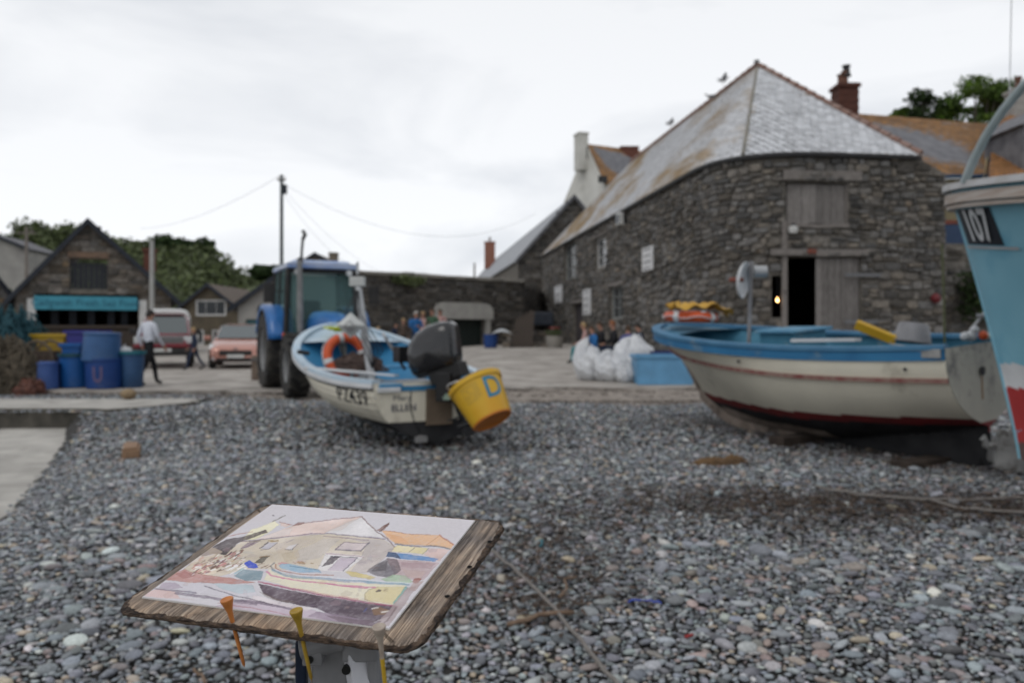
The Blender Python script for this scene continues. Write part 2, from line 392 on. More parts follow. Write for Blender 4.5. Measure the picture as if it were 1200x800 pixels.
pmats[:, 2, 3] = gz+hs*PB[:, 2]*(0.35+0.45*nrng.random(nP))+0.012*(nrng.random(nP)-0.3)+np.where(PB[:, 2] < 0.022, 0.006, 0)
PC = PC*1.10
peb_attr = attr_mat('pebble_stone', 'col', rough=0.42, bump=0.3, bscale=90, grain=(55, 0.28))
# one pebble material for the stones that are objects: colour comes from the object
pm = bpy.data.materials.new('pebble_single'); pm.use_nodes = True; t_ = pm.node_tree; b_ = t_.nodes['Principled BSDF']; b_.inputs['Roughness'].default_value = 0.62
b_.inputs['Specular IOR Level'].default_value = 0.3
oi = t_.nodes.new('ShaderNodeObjectInfo'); tc_ = t_.nodes.new('ShaderNodeTexCoord'); nn = t_.nodes.new('ShaderNodeTexNoise'); nn.inputs['Scale'].default_value = 2.6; nn.inputs['Detail'].default_value = 7
va = t_.nodes.new('ShaderNodeVectorMath'); va.operation = 'MULTIPLY_ADD'; va.inputs[1].default_value = (1, 1, 1)
mra = t_.nodes.new('ShaderNodeMapRange'); mra.inputs['From Min'].default_value = 0.3; mra.inputs['From Max'].default_value = 0.7; mra.inputs['To Min'].default_value = 0.74; mra.inputs['To Max'].default_value = 1.26
vs_ = t_.nodes.new('ShaderNodeVectorMath'); vs_.operation = 'SCALE'
t_.links.new(tc_.outputs['Object'], va.inputs[0]); t_.links.new(oi.outputs['Location'], va.inputs[2]); t_.links.new(va.outputs[0], nn.inputs['Vector'])
t_.links.new(nn.outputs['Fac'], mra.inputs['Value']); t_.links.new(oi.outputs['Color'], vs_.inputs[0]); t_.links.new(mra.outputs[0], vs_.inputs['Scale']); t_.links.new(vs_.outputs[0], b_.inputs['Base Color'])
hi = [ico(2, i) for i in range(10)]; lo = [ico(1, 20+i) for i in range(6)]
vis = (np.abs(PB[:, 0]) < PB[:, 1]*0.66) & (PB[:, 1] > 3.72) & ~((PB[:, 0] < -0.05*PB[:, 1]) & (PB[:, 0] > -0.4*PB[:, 1]) & (PB[:, 1] < 5.4))
score = np.where(vis, PB[:, 2]/PB[:, 1], 0); order = np.argsort(-score); ind = order[:300]
hm = []
for V, F in hi:
    me = bpy.data.meshes.new('pebble'); me.from_pydata(V.tolist(), [], F.tolist()); me.materials.append(pm); me.shade_smooth(); hm.append(me)
for k in ind.tolist():
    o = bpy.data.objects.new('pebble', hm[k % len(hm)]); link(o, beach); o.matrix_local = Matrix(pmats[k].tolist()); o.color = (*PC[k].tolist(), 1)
rest = order[300:]; dist = PB[rest, 1]
def joinp(ks, protos):
    VV = []; FF = []; CC = []; off = 0; pi_ = nrng.integers(0, len(protos), len(ks))
    for i, (V, F) in enumerate(protos):
        q = ks[pi_ == i]
        if not len(q): continue
        p = np.einsum('kij,vj->kvi', pmats[q][:, :3, :3], V)+pmats[q][:, None, :3, 3]
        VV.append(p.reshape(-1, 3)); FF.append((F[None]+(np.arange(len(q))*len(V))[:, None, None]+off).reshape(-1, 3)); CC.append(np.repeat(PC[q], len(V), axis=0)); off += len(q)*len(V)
    return np.concatenate(VV), np.concatenate(FF), np.concatenate(CC), off
a_ = joinp(rest[dist < 6.6], [ico(2, 40+i) for i in range(3)] if False else lo); b2 = joinp(rest[dist >= 6.6], [ico(1, 60+i) for i in range(4)])
print('PEBBLES', nP, 'near', (dist < 6.6).sum(), 'tris', len(a_[1])+len(b2[1]))
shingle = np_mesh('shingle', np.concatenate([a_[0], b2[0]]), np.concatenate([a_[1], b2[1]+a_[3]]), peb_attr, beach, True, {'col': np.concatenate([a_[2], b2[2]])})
shingle['kind'] = 'stuff'
# broken stone and rubble along the worn apron
rb = MB(); rq = random.Random(77); RP = [ico(1, 200+i) for i in range(5)]
for i in range(420):
    x = rq.uniform(-6, 6.5); y = edge_y(x)-abs(rq.gauss(0, .9))-.03; r_ = rq.uniform(.015, .05)*(1.7 if rq.random() < .06 else 1)
    if y < 14.2: continue
    V_, F_2 = RP[i % 5]; rb.add((V_*np.array([r_*rq.uniform(.9, 1.7), r_, r_*.45])+[x, y, g(x, y)+.03]).tolist(), F_2.tolist())
o_ = rb.build('rubble', mat('rubble_stone', (.12, .10, .085), (.24, .21, .18), scale=2, rough=.95), None, smooth=40, fix=False); tag(o_, 'scattered broken stones on the worn apron below the slip', 'rubble', kind='stuff')
# ------------------------------------------------------------------ painter's board
PWID = 0.305
Ba = Vector((0.94865, -0.30424, -0.00136)); Bb = Vector((0.29866, 0.93093, 0.21012)); Bn = Ba.cross(Bb).normalized(); Bb = Bn.cross(Ba).normalized(); Ba.normalize()
PO = Vector((-1.35558*PWID, 2.92217*PWID, CZ-0.98231*PWID))       # lower left corner of the sheet
BM = Matrix((Ba, Bb, Bn)).transposed().to_4x4(); BM.translation = PO
PHt = PWID*0.8214
def ray_board(px, py, off=0.0):
    d = Vector(((px-600)/FP, 1, (HY-py)/FP)); o = Vector((0, 0, CZ)); q = PO+Bn*off
    s = (q-o).dot(Bn)/d.dot(Bn); return BM.inverted() @ (o+d*s)
board = thing('painting_board', 'weathered wooden drawing board with rounded corners on the tripod in the foreground', 'drawing board')
board.matrix_world = BM
def board_mat():
    m = bpy.data.materials.new('board_wood'); m.use_nodes = True; t = m.node_tree; b = t.nodes['Principled BSDF']; b.inputs['Roughness'].default_value = .8; b.inputs['Specular IOR Level'].default_value = .3
    tc = t.nodes.new('ShaderNodeTexCoord')
    def nz(sc3, det=6, rough=.6, dist=0.0):
        mp = t.nodes.new('ShaderNodeMapping'); mp.inputs['Scale'].default_value = sc3; n = t.nodes.new('ShaderNodeTexNoise'); n.inputs['Scale'].default_value = 1; n.inputs['Detail'].default_value = det; n.inputs['Roughness'].default_value = rough; n.inputs['Distortion'].default_value = dist
        t.links.new(tc.outputs['Object'], mp.inputs['Vector']); t.links.new(mp.outputs['Vector'], n.inputs['Vector']); return n.outputs['Fac']
    def ramp(f, pts):
        r = t.nodes.new('ShaderNodeValToRGB'); e = r.color_ramp.elements; e[0].position, e[0].color = pts[0][0], pts[0][1]+(1,); e[1].position, e[1].color = pts[-1][0], pts[-1][1]+(1,)
        for p, c in pts[1:-1]: q = e.new(p); q.color = c+(1,)
        t.links.new(f, r.inputs['Fac']); return r.outputs['Color']
    def mix(f, a, c, mode='MIX'):
        x = t.nodes.new('ShaderNodeMix'); x.data_type = 'RGBA'; x.blend_type = mode
        (t.links.new(f, x.inputs['Factor']) if not isinstance(f, float) else setattr(x.inputs['Factor'], 'default_value', f)); t.links.new(a, x.inputs['A']); t.links.new(c, x.inputs['B']); return x.outputs['Result']
    fine = ramp(nz((620, 9, 200), 5, .7), [(.36, (.06, .046, .040)), (.45, (.19, .15, .12)), (.54, (.34, .285, .23)), (.66, (.50, .44, .37))])
    coarse = ramp(nz((70, 10, 50), 7, .65, .5), [(.33, (.36, .34, .34)), (.50, (.98, .94, .90)), (.66, (1.35, 1.26, 1.16))])
    patch = ramp(nz((9, 7, 9), 8, .7), [(.40, (.55, .58, .66)), (.55, (.95, .92, .90)), (.66, (1.12, .98, .86))])
    col = mix(1.0, mix(1.0, fine, coarse, 'MULTIPLY'), patch, 'MULTIPLY')
    stain = t.nodes.new('ShaderNodeMapRange'); stain.inputs['From Min'].default_value = .59; stain.inputs['From Max'].default_value = .72; t.links.new(nz((34, 22, 30), 8, .7, .4), stain.inputs['Value'])
    rgb = t.nodes.new('ShaderNodeRGB'); rgb.outputs[0].default_value = (.045, .034, .03, 1); col = mix(stain.outputs[0], col, rgb.outputs[0]); t.links.new(col, b.inputs['Base Color'])
    bu = t.nodes.new('ShaderNodeBump'); bu.inputs['Strength'].default_value = .9; bu.inputs['Distance'].default_value = .0012; t.links.new(nz((620, 9, 200), 5, .7), bu.inputs['Height']); t.links.new(bu.outputs['Normal'], b.inputs['Normal']); return m
wood = board_mat()
edgew = mat('board_edge', (0.03, 0.02, 0.016), (0.15, 0.10, 0.068), scale=70, rough=0.9, bump=1.0, bscale=120, stretch=(1, 1, 6), detail=9, pos=(.4, .62))
x0, x1, y0, y1 = -0.062*PWID, 1.140*PWID, -0.090*PWID, 0.862*PWID; rc = 0.024
def rrect(ins, jag, seed):
    r = random.Random(seed); P = []
    X0, X1, Y0, Y1 = x0+ins, x1-ins, y0+ins, y1-ins; q = max(0.004, rc-ins*0.5)
    for (cx, cy, a0) in ((X1-q, Y0+q, -pi/2), (X1-q, Y1-q, 0), (X0+q, Y1-q, pi/2), (X0+q, Y0+q, pi)):
        for k in range(7): P.append((cx+q*cos(a0+k*pi/12), cy+q*sin(a0+k*pi/12)))
    R = []
    for i in range(len(P)):
        p, n = P[i], P[(i+1) % len(P)]; L = math.hypot(n[0]-p[0], n[1]-p[1]); c = max(1, int(round(L/0.004)))
        for k in range(c): R.append((p[0]+(n[0]-p[0])*k/c, p[1]+(n[1]-p[1])*k/c))
    return R
ring = rrect(0, 0, 1); nR = len(ring); cx_, cy_ = (x0+x1)/2, (y0+y1)/2
def off_ring(ins, z, jag, seed, zj=0.0):
    r = random.Random(seed); o = []; sm = 0; zz = 0
    for (x, y) in ring:
        sm = sm*0.6+r.uniform(-jag, jag)*0.8; zz = zz*0.5+r.uniform(-zj, zj)
        d = ins+sm; vx, vy = cx_-x, cy_-y
        # inset towards nearest side
        ux = (1 if vx > 0 else -1)*d if abs(vx) > (x1-x0)/2-rc-0.001 else 0
        uy = (1 if vy > 0 else -1)*d if abs(vy) > (y1-y0)/2-rc-0.001 else 0
        o.append((x+ux, y+uy, z+zz))
    return o
bm_ = MB(); rings = [off_ring(0.004, -0.0062, .0006, 2), off_ring(0.0, -0.0050, .0008, 3, .0003), off_ring(0.0004, -0.0032, .0010, 4, .0004), off_ring(0.0016, -0.0016, .0012, 5, .0004), off_ring(0.0052, -0.0007, .0026, 6, .0003), off_ring(0.009, 0.0, .0014, 7)]
vs = [p for r_ in rings for p in r_]; fs = []; ms_ = []
for i in range(len(rings)-1):
    for j in range(nR): fs.append((i*nR+j, i*nR+(j+1) % nR, (i+1)*nR+(j+1) % nR, (i+1)*nR+j)); ms_.append(1 if i < 4 else 0)
bm_.v = vs; bm_.f = fs; bm_.m = ms_; bm_.f.append(list(range(nR))[::-1]); bm_.m.append(1); bm_.f.append([(len(rings)-1)*nR+j for j in range(nR)]); bm_.m.append(0)
bm_.build('board', [wood, edgew], board, smooth=35)
hole_m = mat('hole_dark', (0.006, 0.005, 0.005), rough=1)
for px, py in ((574, 635), (550.3, 664.5), (524.3, 699)):
    p = ray_board(px, py); m = MB(); m.lathe([(0.0030, 0.0004), (0.0020, -0.0002), (0.0, -0.0009)], 14, cap0=False); m.build('screw_hole', hole_m, board, loc=(p.x, p.y, 0.0006))
# ------------------------------------------------------------------ watercolour
def lin(c): c = np.array(c, float)/255; return np.where(c <= .04045, c/12.92, ((c+.055)/1.055)**2.4)
nu, nv = 440, 330
U, Vv = np.meshgrid(np.linspace(0, 1, nu), np.linspace(0, 1, nv), indexing='ij')
PX_ = np.array(PO)[None]+U.ravel()[:, None]*PWID*np.array(Ba)+Vv.ravel()[:, None]*PHt*np.array(Bb)
X2 = 600+PX_[:, 0]/PX_[:, 1]*FP; Y2 = HY-(PX_[:, 2]-CZ)/PX_[:, 1]*FP
def vnoise(x, y, s, seed):
    r = np.random.default_rng(seed); T = r.random((64, 64)); x = x/s; y = y/s; xi = np.floor(x).astype(int); yi = np.floor(y).astype(int); fx = x-xi; fy = y-yi
    fx = fx*fx*(3-2*fx); fy = fy*fy*(3-2*fy); q = lambda a, b: T[a % 64, b % 64]
    return (q(xi, yi)*(1-fx)+q(xi+1, yi)*fx)*(1-fy)+(q(xi, yi+1)*(1-fx)+q(xi+1, yi+1)*fx)*fy
uu = U.ravel()*100; vv_ = Vv.ravel()*82
def fbm(s, seed): return (vnoise(uu, vv_, s, seed)+0.5*vnoise(uu, vv_, s/2, seed+1)+0.25*vnoise(uu, vv_, s/4, seed+2))/1.75
wxn = (fbm(5, 1)-0.5)*2.6+(fbm(1.2, 5)-.5)*1.1; wyn = (fbm(5, 9)-0.5)*1.8+(fbm(1.2, 15)-.5)*0.7
XW, YW = X2+wxn+(fbm(.7, 31)-.5)*.9, Y2+wyn+(fbm(.7, 41)-.5)*.6
PG = np.clip((fbm(1.1, 61)-.5)*2.2+.35+.25*nrng.random(len(X2)), 0, 1)
col = np.tile(lin((213, 211, 219)), (len(X2), 1))
def segd(x, y, p, q):
    dx, dy = q[0]-p[0], q[1]-p[1]; L = dx*dx+dy*dy+1e-9; t = np.clip(((x-p[0])*dx+(y-p[1])*dy)/L, 0, 1)
    return np.hypot(x-p[0]-t*dx, (y-p[1]-t*dy)*1.35)
seedc = [100]
def wash(c, poly, a=0.86, gran=0.36, edge=0.20):
    global col
    seedc[0] += 7; p = poly; n = len(p); inside = np.zeros(len(XW), bool); d = np.full(len(XW), 1e9)
    bx = [min(q[0] for q in p)-4, max(q[0] for q in p)+4]
    sel = np.where((XW > bx[0]) & (XW < bx[1]))[0]; x = XW[sel]; y = YW[sel]; ins = np.zeros(len(sel), bool); dd = np.full(len(sel), 1e9)
    for i in range(n):
        x1_, y1_ = p[i]; x2_, y2_ = p[(i+1) % n]
        if y1_ != y2_: ins ^= ((y1_ > y) != (y2_ > y)) & (x < (x2_-x1_)*(y-y1_)/(y2_-y1_)+x1_)
        dd = np.minimum(dd, segd(x, y, p[i], p[(i+1) % n]))
    f = (fbm(9, seedc[0])[sel]-0.5)*2*gran; e = edge*np.exp(-(dd/0.7)**2)
    al = np.where(ins, a*np.clip(dd/0.5+0.35, 0, 1), 0)*np.clip(1+f*0.8, 0, 1.1); al = np.clip(al, 0, 1)*np.clip(1.12-0.30*PG[sel], 0, 1)
    al = al[:, None]
    cc = lin(c)[None]*(1-f*0.7-e)[:, None]
    col[sel] = col[sel]*(1-al)+cc*al
def stroke(c, pts, wd=1.2, a=0.72):
    global col
    seedc[0] += 3; d = np.full(len(XW), 1e9)
    bx = [min(q[0] for q in pts)-5, max(q[0] for q in pts)+5]; sel = np.where((XW > bx[0]) & (XW < bx[1]))[0]
    x = XW[sel]; y = YW[sel]; d = np.full(len(sel), 1e9)
    for p, q in zip(pts[:-1], pts[1:]): d = np.minimum(d, segd(x, y, p, q))
    wv = wd*0.5*(0.65+0.8*fbm(3, seedc[0])[sel]); al = (a*np.clip((wv-d)/0.6+0.5, 0, 1)*np.clip(1.25-.55*PG[sel], 0, 1))[:, None]
    col[sel] = col[sel]*(1-al)+lin(c)[None]*al
pr = random.Random(5)
wash((236, 232, 202), [(293.5, 621.7), (300, 620), (322.5, 612), (328.5, 615.7), (322, 621), (309, 629), (300, 634), (284, 634)])
wash((228, 208, 203), [(328.5, 612.7), (342, 615.7), (336, 618.7), (330, 617)])
wash((216, 206, 190), [(236, 655), (266, 648), (284.5, 635), (300, 634.5), (345, 630), (379.5, 626.3), (450, 632.7), (464, 643), (430.5, 673.5), (405, 670.5), (375, 670), (317.5, 668), (292, 668), (256, 677), (235, 675), (215, 668)])
wash((196, 190, 198), [(392, 630), (450, 633.7), (463.5, 643.5), (430.5, 673.5), (411, 672), (423, 652.5), (432, 636.7)], a=.6)
wash((200, 196, 205), [(345, 648), (380, 632), (400, 632), (375, 655), (350, 660)], a=.35)
wash((205, 190, 168), [(330, 650), (350, 645), (352, 655), (335, 660)], a=.4)
wash((236, 217, 212), [(300, 633.7), (343, 617), (424, 606), (379.5, 626), (345, 630)], a=.9)
wash((230, 222, 222), [(296, 634), (330, 622), (343, 620), (340, 628), (320, 632)], a=.7)
wash((232, 230, 234), [(424.5, 606), (450, 631), (379.5, 626)], a=.9)
wash((220, 203, 196), [(405, 612), (423, 607), (400, 622), (380, 625)], a=.35)
stroke((150, 108, 105), [(343.5, 616.8), (370, 612.5), (400, 608.5), (424.5, 605.7)], 1.1)
stroke((128, 115, 135), [(284, 635.5), (300, 634.5), (345, 629), (372, 626), (382, 625.8), (410, 629), (452, 632.7)], 1.7)
stroke((150, 128, 140), [(380, 629), (412, 632), (432, 634)], 1.6, .5)
stroke((122, 92, 92), [(424.5, 606), (433.5, 616.5), (442.5, 625), (454.5, 632), (463.5, 643)], 1.6)
stroke((105, 105, 95), [(320, 612.5), (328, 608), (334.5, 605.3)], 1.7); stroke((150, 100, 100), [(328, 612.5), (342, 616)], 1)
wash((142, 110, 105), [(342.7, 617.5), (349.5, 613), (358.5, 613.6), (352, 617)])
wash((92, 86, 90), [(236.5, 651), (250, 641), (265, 633), (284.5, 630), (312, 621.7), (314.5, 624.9), (289, 633.9), (280, 637.5), (265, 651), (248.5, 651), (236.5, 654)], a=.95)
stroke((175, 115, 100), [(268, 629.5), (285, 626), (296, 624)], 1)
stroke((150, 125, 70), [(314.5, 635.5), (326, 634.6)], 1.8); stroke((95, 85, 90), [(293, 636), (305, 635.2)], 1.5)
wash((160, 145, 160), [(290.5, 636.7), (304, 636), (289, 644), (281.5, 645)], a=.8); stroke((90, 80, 100), [(283, 645), (298, 637)], 1)
wash((200, 200, 214), [(314.5, 637), (325, 636), (314.5, 645), (304.7, 644)]); stroke((50, 46, 70), [(304.7, 643.6), (314, 637)], 1.6); stroke((60, 55, 80), [(306, 645.5), (314.5, 645), (325, 636.6)], .9)
wash((224, 224, 232), [(340.5, 639.7), (349.5, 638), (343.5, 645), (334.5, 645)]); stroke((70, 66, 90), [(334.5, 645), (343.5, 645), (349.5, 638.4)], 1)
stroke((170, 160, 170), [(336, 637), (345, 633)], 1.2)
wash((98, 98, 92), [(305.5, 654), (316, 653), (307, 662), (298, 660.7)]); stroke((120, 90, 50), [(304, 654), (316, 652.6)], 1.5)
wash((208, 197, 206), [(403.5, 636), (432, 637.5), (423, 647), (393, 645)], a=.8)
stroke((120, 108, 125), [(393, 645), (403.5, 636), (432, 637.5)], 1.1); stroke((105, 105, 125), [(432, 637.5), (423, 647), (393, 645)], 2)
wash((230, 228, 233), [(382.5, 648.5), (427, 652.5), (405, 672), (372, 669.5)], a=.95, gran=.05)
stroke((170, 130, 140), [(383, 649.5), (426, 653.5)], 1)
wash((72, 66, 78), [(389, 652.3), (401, 653), (390, 661.5), (376.5, 665.5)], a=.95)
wash((204, 193, 209), [(399.7, 654.7), (418.5, 655.5), (402, 670.5), (383, 669)]); stroke((60, 62, 88), [(388, 653), (418.5, 655), (402, 670.5)], 1.3)
wash((232, 190, 150), [(448, 623.4), (458, 623.5), (483, 628), (515, 628.4), (532.4, 639.5), (528.4, 644), (504.3, 640.8), (464, 638.8), (453.5, 630)], gran=.12)
wash((222, 168, 125), [(452, 626), (470, 630), (480, 638), (464, 638)], a=.4)
stroke((176, 120, 100), [(450, 623), (470, 625.5), (483, 628), (505, 628)], .9); stroke((185, 120, 100), [(515, 628.4), (524, 634), (532, 639.5)], 2, .7); stroke((200, 150, 120), [(515, 629), (500, 640)], .9)
wash((140, 108, 98), [(441, 622.5), (450, 616.5), (457.5, 613), (456.5, 617), (447.7, 624.7)]); stroke((95, 70, 75), [(446, 624), (456, 615)], 1.3)
wash((228, 218, 172), [(465.5, 640), (503, 643.5), (497.6, 650.8), (458.9, 647.5)]); wash((219, 194, 190), [(504, 643.5), (528, 644.8), (516, 659), (497.6, 651.5)])
stroke((105, 112, 124), [(464, 639), (493.6, 641.7), (507, 640.8), (528, 644)], 2); stroke((130, 120, 120), [(486, 643), (480, 648.5)], 1.2); stroke((130, 120, 120), [(503, 643.5), (496, 650.5)], 1)
wash((92, 148, 204), [(456, 648), (515, 655.5), (511, 659.5), (467, 656), (451.5, 653.5)], gran=.1); wash((58, 74, 100), [(456, 648), (464, 648.7), (470, 656), (451.5, 653.5)], a=.9)
wash((192, 172, 178), [(453.5, 656), (516, 660), (496, 681.6), (480, 680), (461.5, 675)]); wash((176, 152, 160), [(470, 660), (512, 661), (505, 668), (470, 666)], a=.5)
wash((212, 190, 186), [(470, 668), (500, 671), (492, 680), (476, 677)], a=.5)
wash((80, 78, 90), [(455, 655.5), (466, 657), (470, 669.6), (459, 679), (440, 676), (430, 671.6), (440, 663)], a=.62, gran=.5); wash((60, 60, 70), [(444, 662), (456, 658), (452, 670), (436, 671)], a=.5); wash((120, 118, 130), [(452, 666), (462, 664), (466, 674), (450, 677)], a=.5)
wash((172, 196, 172), [(447, 680), (461.5, 675), (475, 676), (484, 683), (475, 687), (453.5, 683)])
wash((152, 92, 80), [(483, 683), (485, 679.5), (490, 678.6), (494, 680), (491, 684), (487, 686)])
wash((226, 212, 158), [(403.5, 670.5), (414, 671), (441, 678), (435, 681), (411, 676.5)])
wash((166, 198, 208), [(430, 681), (480, 684.5), (470, 689), (430, 686)], a=.4)
# boat in the picture
wash((104, 92, 106), [(303, 685), (337.5, 692), (375, 699), (420, 707), (466, 712), (459, 723), (427.5, 734), (405, 731), (372, 714.5), (330, 706.5), (309, 697.5)], a=.95)
wash((92, 84, 98), [(376, 702), (450, 713), (440, 724), (400, 718)], a=.5)
wash((232, 227, 206), [(309, 680.7), (315, 668), (337.5, 674), (367.5, 679), (405, 683.7), (477, 687.5), (463.5, 711), (427.5, 707), (381, 698.5), (345, 690.5)], gran=.06)
wash((218, 207, 168), [(428, 697), (434, 692), (444, 689), (475.5, 689), (460, 709.5), (427.5, 705)], gran=.1); stroke((165, 150, 120), [(444, 689), (432, 692), (427, 698), (429, 705), (440, 708)], 1.1)
stroke((98, 165, 168), [(476, 689.5), (468, 700), (462, 708.5)], 2.8); stroke((160, 150, 120), [(478, 690), (466, 706)], 1)
wash((70, 66, 82), [(440, 694.5), (444, 692), (448, 693), (446, 695), (441, 696)]); stroke((150, 140, 120), [(451, 694), (453, 692.5)], 1.5)
wash((212, 150, 158), [(324, 662), (330, 659.5), (340, 661), (330, 663)], a=.7)
wash((150, 185, 212), [(326, 664), (330, 661.5), (342, 662), (375, 668.7), (376.5, 672.5), (349.5, 671.5), (330, 667)]); stroke((105, 135, 160), [(340, 664), (360, 667), (374, 669)], 1.2)
stroke((96, 108, 120), [(321, 661), (317, 665), (320, 669), (330, 673)], 2)
stroke((170, 112, 82), [(322.5, 662.5), (323, 667), (330, 670), (345, 672.5), (363, 674.9), (390, 675)], 1.5)
stroke((136, 166, 190), [(320, 669.8), (337.5, 676), (367.5, 678.2), (405, 680.9), (435, 683.7), (478.5, 686.7)], 2.6); stroke((225, 230, 238), [(370, 676.5), (405, 679), (440, 682), (480, 685)], 1.4); stroke((95, 120, 145), [(340, 677.5), (370, 680), (410, 683)], .9, .6)
stroke((208, 135, 172), [(313.5, 671), (318, 675.5), (330, 678), (360, 682.5), (384, 685.5), (412.5, 688.5), (439.5, 689.6)], 2.2, .8); stroke((196, 110, 155), [(384, 686), (415, 690), (430, 690.5)], 1.4, .7)
stroke((158, 66, 106), [(303, 683), (337.5, 690), (381, 698.9), (427.5, 707.4), (466, 712)], 2.6); stroke((196, 110, 140), [(310, 684), (360, 693), (420, 704)], 1, .6)
# foreground washes
wash((196, 182, 198), [(296, 703), (322.5, 708), (360, 714.5), (378, 719.5), (405, 727), (440, 735), (452, 738), (300, 722), (250, 712)], a=.85)
wash((224, 216, 222), [(296, 697), (330, 707), (372, 714), (360, 717), (320, 711), (296, 704)], a=.8)
wash((160, 146, 164), [(372, 718), (410, 724), (448, 733), (450, 737), (400, 731), (360, 724)], a=.7)
wash((150, 120, 90), [(436, 716), (446, 713), (456, 716), (450, 722), (438, 723)], a=.7); stroke((240, 238, 236), [(436, 715), (443, 714)], 2.2); stroke((240, 238, 236), [(447, 719), (455, 717)], 2); stroke((90, 105, 160), [(427, 718), (430, 714)], 2)
wash((236, 222, 205), [(228, 662), (250, 660), (258, 672), (240, 676), (222, 672)], a=.5)
wash((212, 210, 220), [(196, 682), (240, 683), (295, 685), (304, 700), (265, 701), (220, 695), (187, 690)], a=.9, gran=.1)
wash((180, 202, 212), [(248, 685), (297, 687), (300, 695), (280, 697), (262, 692)], a=.6)
wash((196, 150, 145), [(194, 681), (206, 672), (217, 668), (228, 672), (244, 675), (274, 679), (301, 684), (277, 686), (223, 684)], gran=.2)
wash((178, 122, 122), [(206, 674), (218, 670), (230, 676), (215, 679)], a=.55); wash((176, 130, 128), [(240, 678), (262, 680), (262, 683), (240, 682)], a=.5)
wash((214, 184, 182), [(187, 691), (205, 695), (212, 703), (240, 706), (168, 700.5), (175, 694)], a=.75)
wash((180, 165, 185), [(190, 684), (205, 684), (215, 690), (200, 692), (186, 690)], a=.6)
stroke((128, 120, 138), [(182.5, 690.7), (197.5, 693), (229, 696)], 2.4); stroke((122, 112, 130), [(206.5, 697), (235, 700), (265, 704.5), (300, 709)], 4.2); stroke((120, 110, 128), [(262, 703), (310, 708), (352, 717)], 3.6, .8)
stroke((86, 80, 98), [(240, 688), (256, 693), (274, 699), (295, 703.5), (320, 709)], 1.5); stroke((170, 110, 120), [(255, 708), (300, 714), (340, 722)], 1.4, .6); stroke((190, 140, 150), [(300, 718), (350, 726), (400, 733)], 1.2, .6)
wash((120, 106, 100), [(303, 694), (312, 701), (335, 708), (350, 707), (330, 704)], a=.5)
for i in range(150):      # crowd of figures and bags suggested with short dabs
    x = pr.uniform(226, 284); y = 651+(284-x)*0.16+pr.uniform(-1, 17)-(x-226)*0.06
    if y > 676: continue
    c = pr.choice([(120, 80, 70), (90, 75, 90), (240, 238, 240), (240, 236, 240), (196, 140, 135), (150, 120, 125), (200, 175, 150), (205, 150, 155), (110, 95, 80), (225, 222, 228)])
    L = pr.uniform(1.5, 6); stroke(c, [(x, y), (x+L, y-L*pr.uniform(.3, .8))], pr.uniform(.9, 2.1), .8)
for i in range(14):
    x = pr.uniform(262, 284); y = pr.uniform(664, 674); stroke((240, 240, 244), [(x, y), (x+pr.uniform(4, 10), y-pr.uniform(2, 5))], pr.uniform(1, 2), .85)
wash((138, 164, 178), [(274, 676.5), (284.5, 669), (310, 670.5), (305.5, 681), (287.5, 682)]); stroke((150, 200, 215), [(275, 674), (285, 668)], 1.5)
wash((38, 84, 205), [(286, 661.5), (292, 657.5), (301, 662), (303, 666.5), (297, 667.7), (290.5, 667)], a=.97, gran=.12)
for (x, y) in ((303, 664), (306, 667), (310, 665), (312, 667)): stroke((120, 85, 75), [(x, y), (x+5, y-2)], 1.2)
for i in range(9): x = 342+pr.uniform(0, 24); stroke((150, 125, 90), [(x, 659+pr.uniform(0, 2.5)), (x+3, 659.5+pr.uniform(0, 2.5))], 1.5, .7)
wash((205, 172, 70), [(345, 660.5), (352, 659), (360, 661), (350, 662)], a=.4)
stroke((60, 60, 75), [(320, 604.9), (321, 605.1)], 1.6)
wash((178, 164, 168), [(460, 711), (477, 690), (488, 688), (470, 716), (456, 735), (440, 733)], a=.8); wash((190, 170, 170), [(484, 684), (497, 682), (486, 694), (478, 693)], a=.7)
stroke((120, 104, 110), [(464, 713), (455, 728), (446, 735)], 2.4, .6); wash((120, 106, 116), [(380, 722), (420, 728), (448, 729), (440, 736), (400, 731)], a=.6)
wash((222, 206, 190), [(228, 650), (246, 640), (262, 648), (240, 662), (222, 664)], a=.5); wash((188, 178, 178), [(318, 640), (340, 634), (372, 632), (360, 640), (325, 648)], a=.35)
for i in range(90):      # blooms and drips of thin colour
    x = pr.uniform(190, 520); y = 612+pr.uniform(0, 1)*110; L = pr.uniform(4, 18); hgt = pr.uniform(1.5, 5)
    if y > 700+(x-167)*.12 or y < 640: continue
    wash(pr.choice([(190, 165, 160), (150, 140, 160), (205, 185, 160), (170, 180, 195), (200, 175, 185), (140, 120, 115)]), [(x, y), (x+L*.5, y-hgt), (x+L, y-hgt*.4), (x+L*.8, y+hgt*.5), (x+L*.2, y+hgt*.6)], a=.22, gran=.4, edge=.25)
for i in range(70):
    x = pr.uniform(300, 470); y = pr.uniform(632, 672); stroke(pr.choice([(150, 140, 140), (175, 160, 150), (120, 110, 120)]), [(x, y), (x+pr.uniform(1, 4), y-pr.uniform(0, 1))], .7, .4)
flood = fbm(22, 301)[:, None]; col = col*(1-.16*flood)+lin((196, 180, 176))[None]*.16*flood; col = col**1.12
col *= (0.985+0.03*nrng.random((len(col), 1)))
col *= (0.95+0.10*fbm(1.0, 77))[:, None]; col *= np.array([1.0, .985, .945])[None]
pv = np.c_[U.ravel()*PWID, Vv.ravel()*PHt, 0.0019+0.00025*np.sin(uu*0.09)+np.zeros(len(uu))]
I = np.arange(nu*nv).reshape(nu, nv); pf = np.stack([I[:-1, :-1], I[1:, :-1], I[1:, 1:], I[:-1, 1:]], -1).reshape(-1, 4)
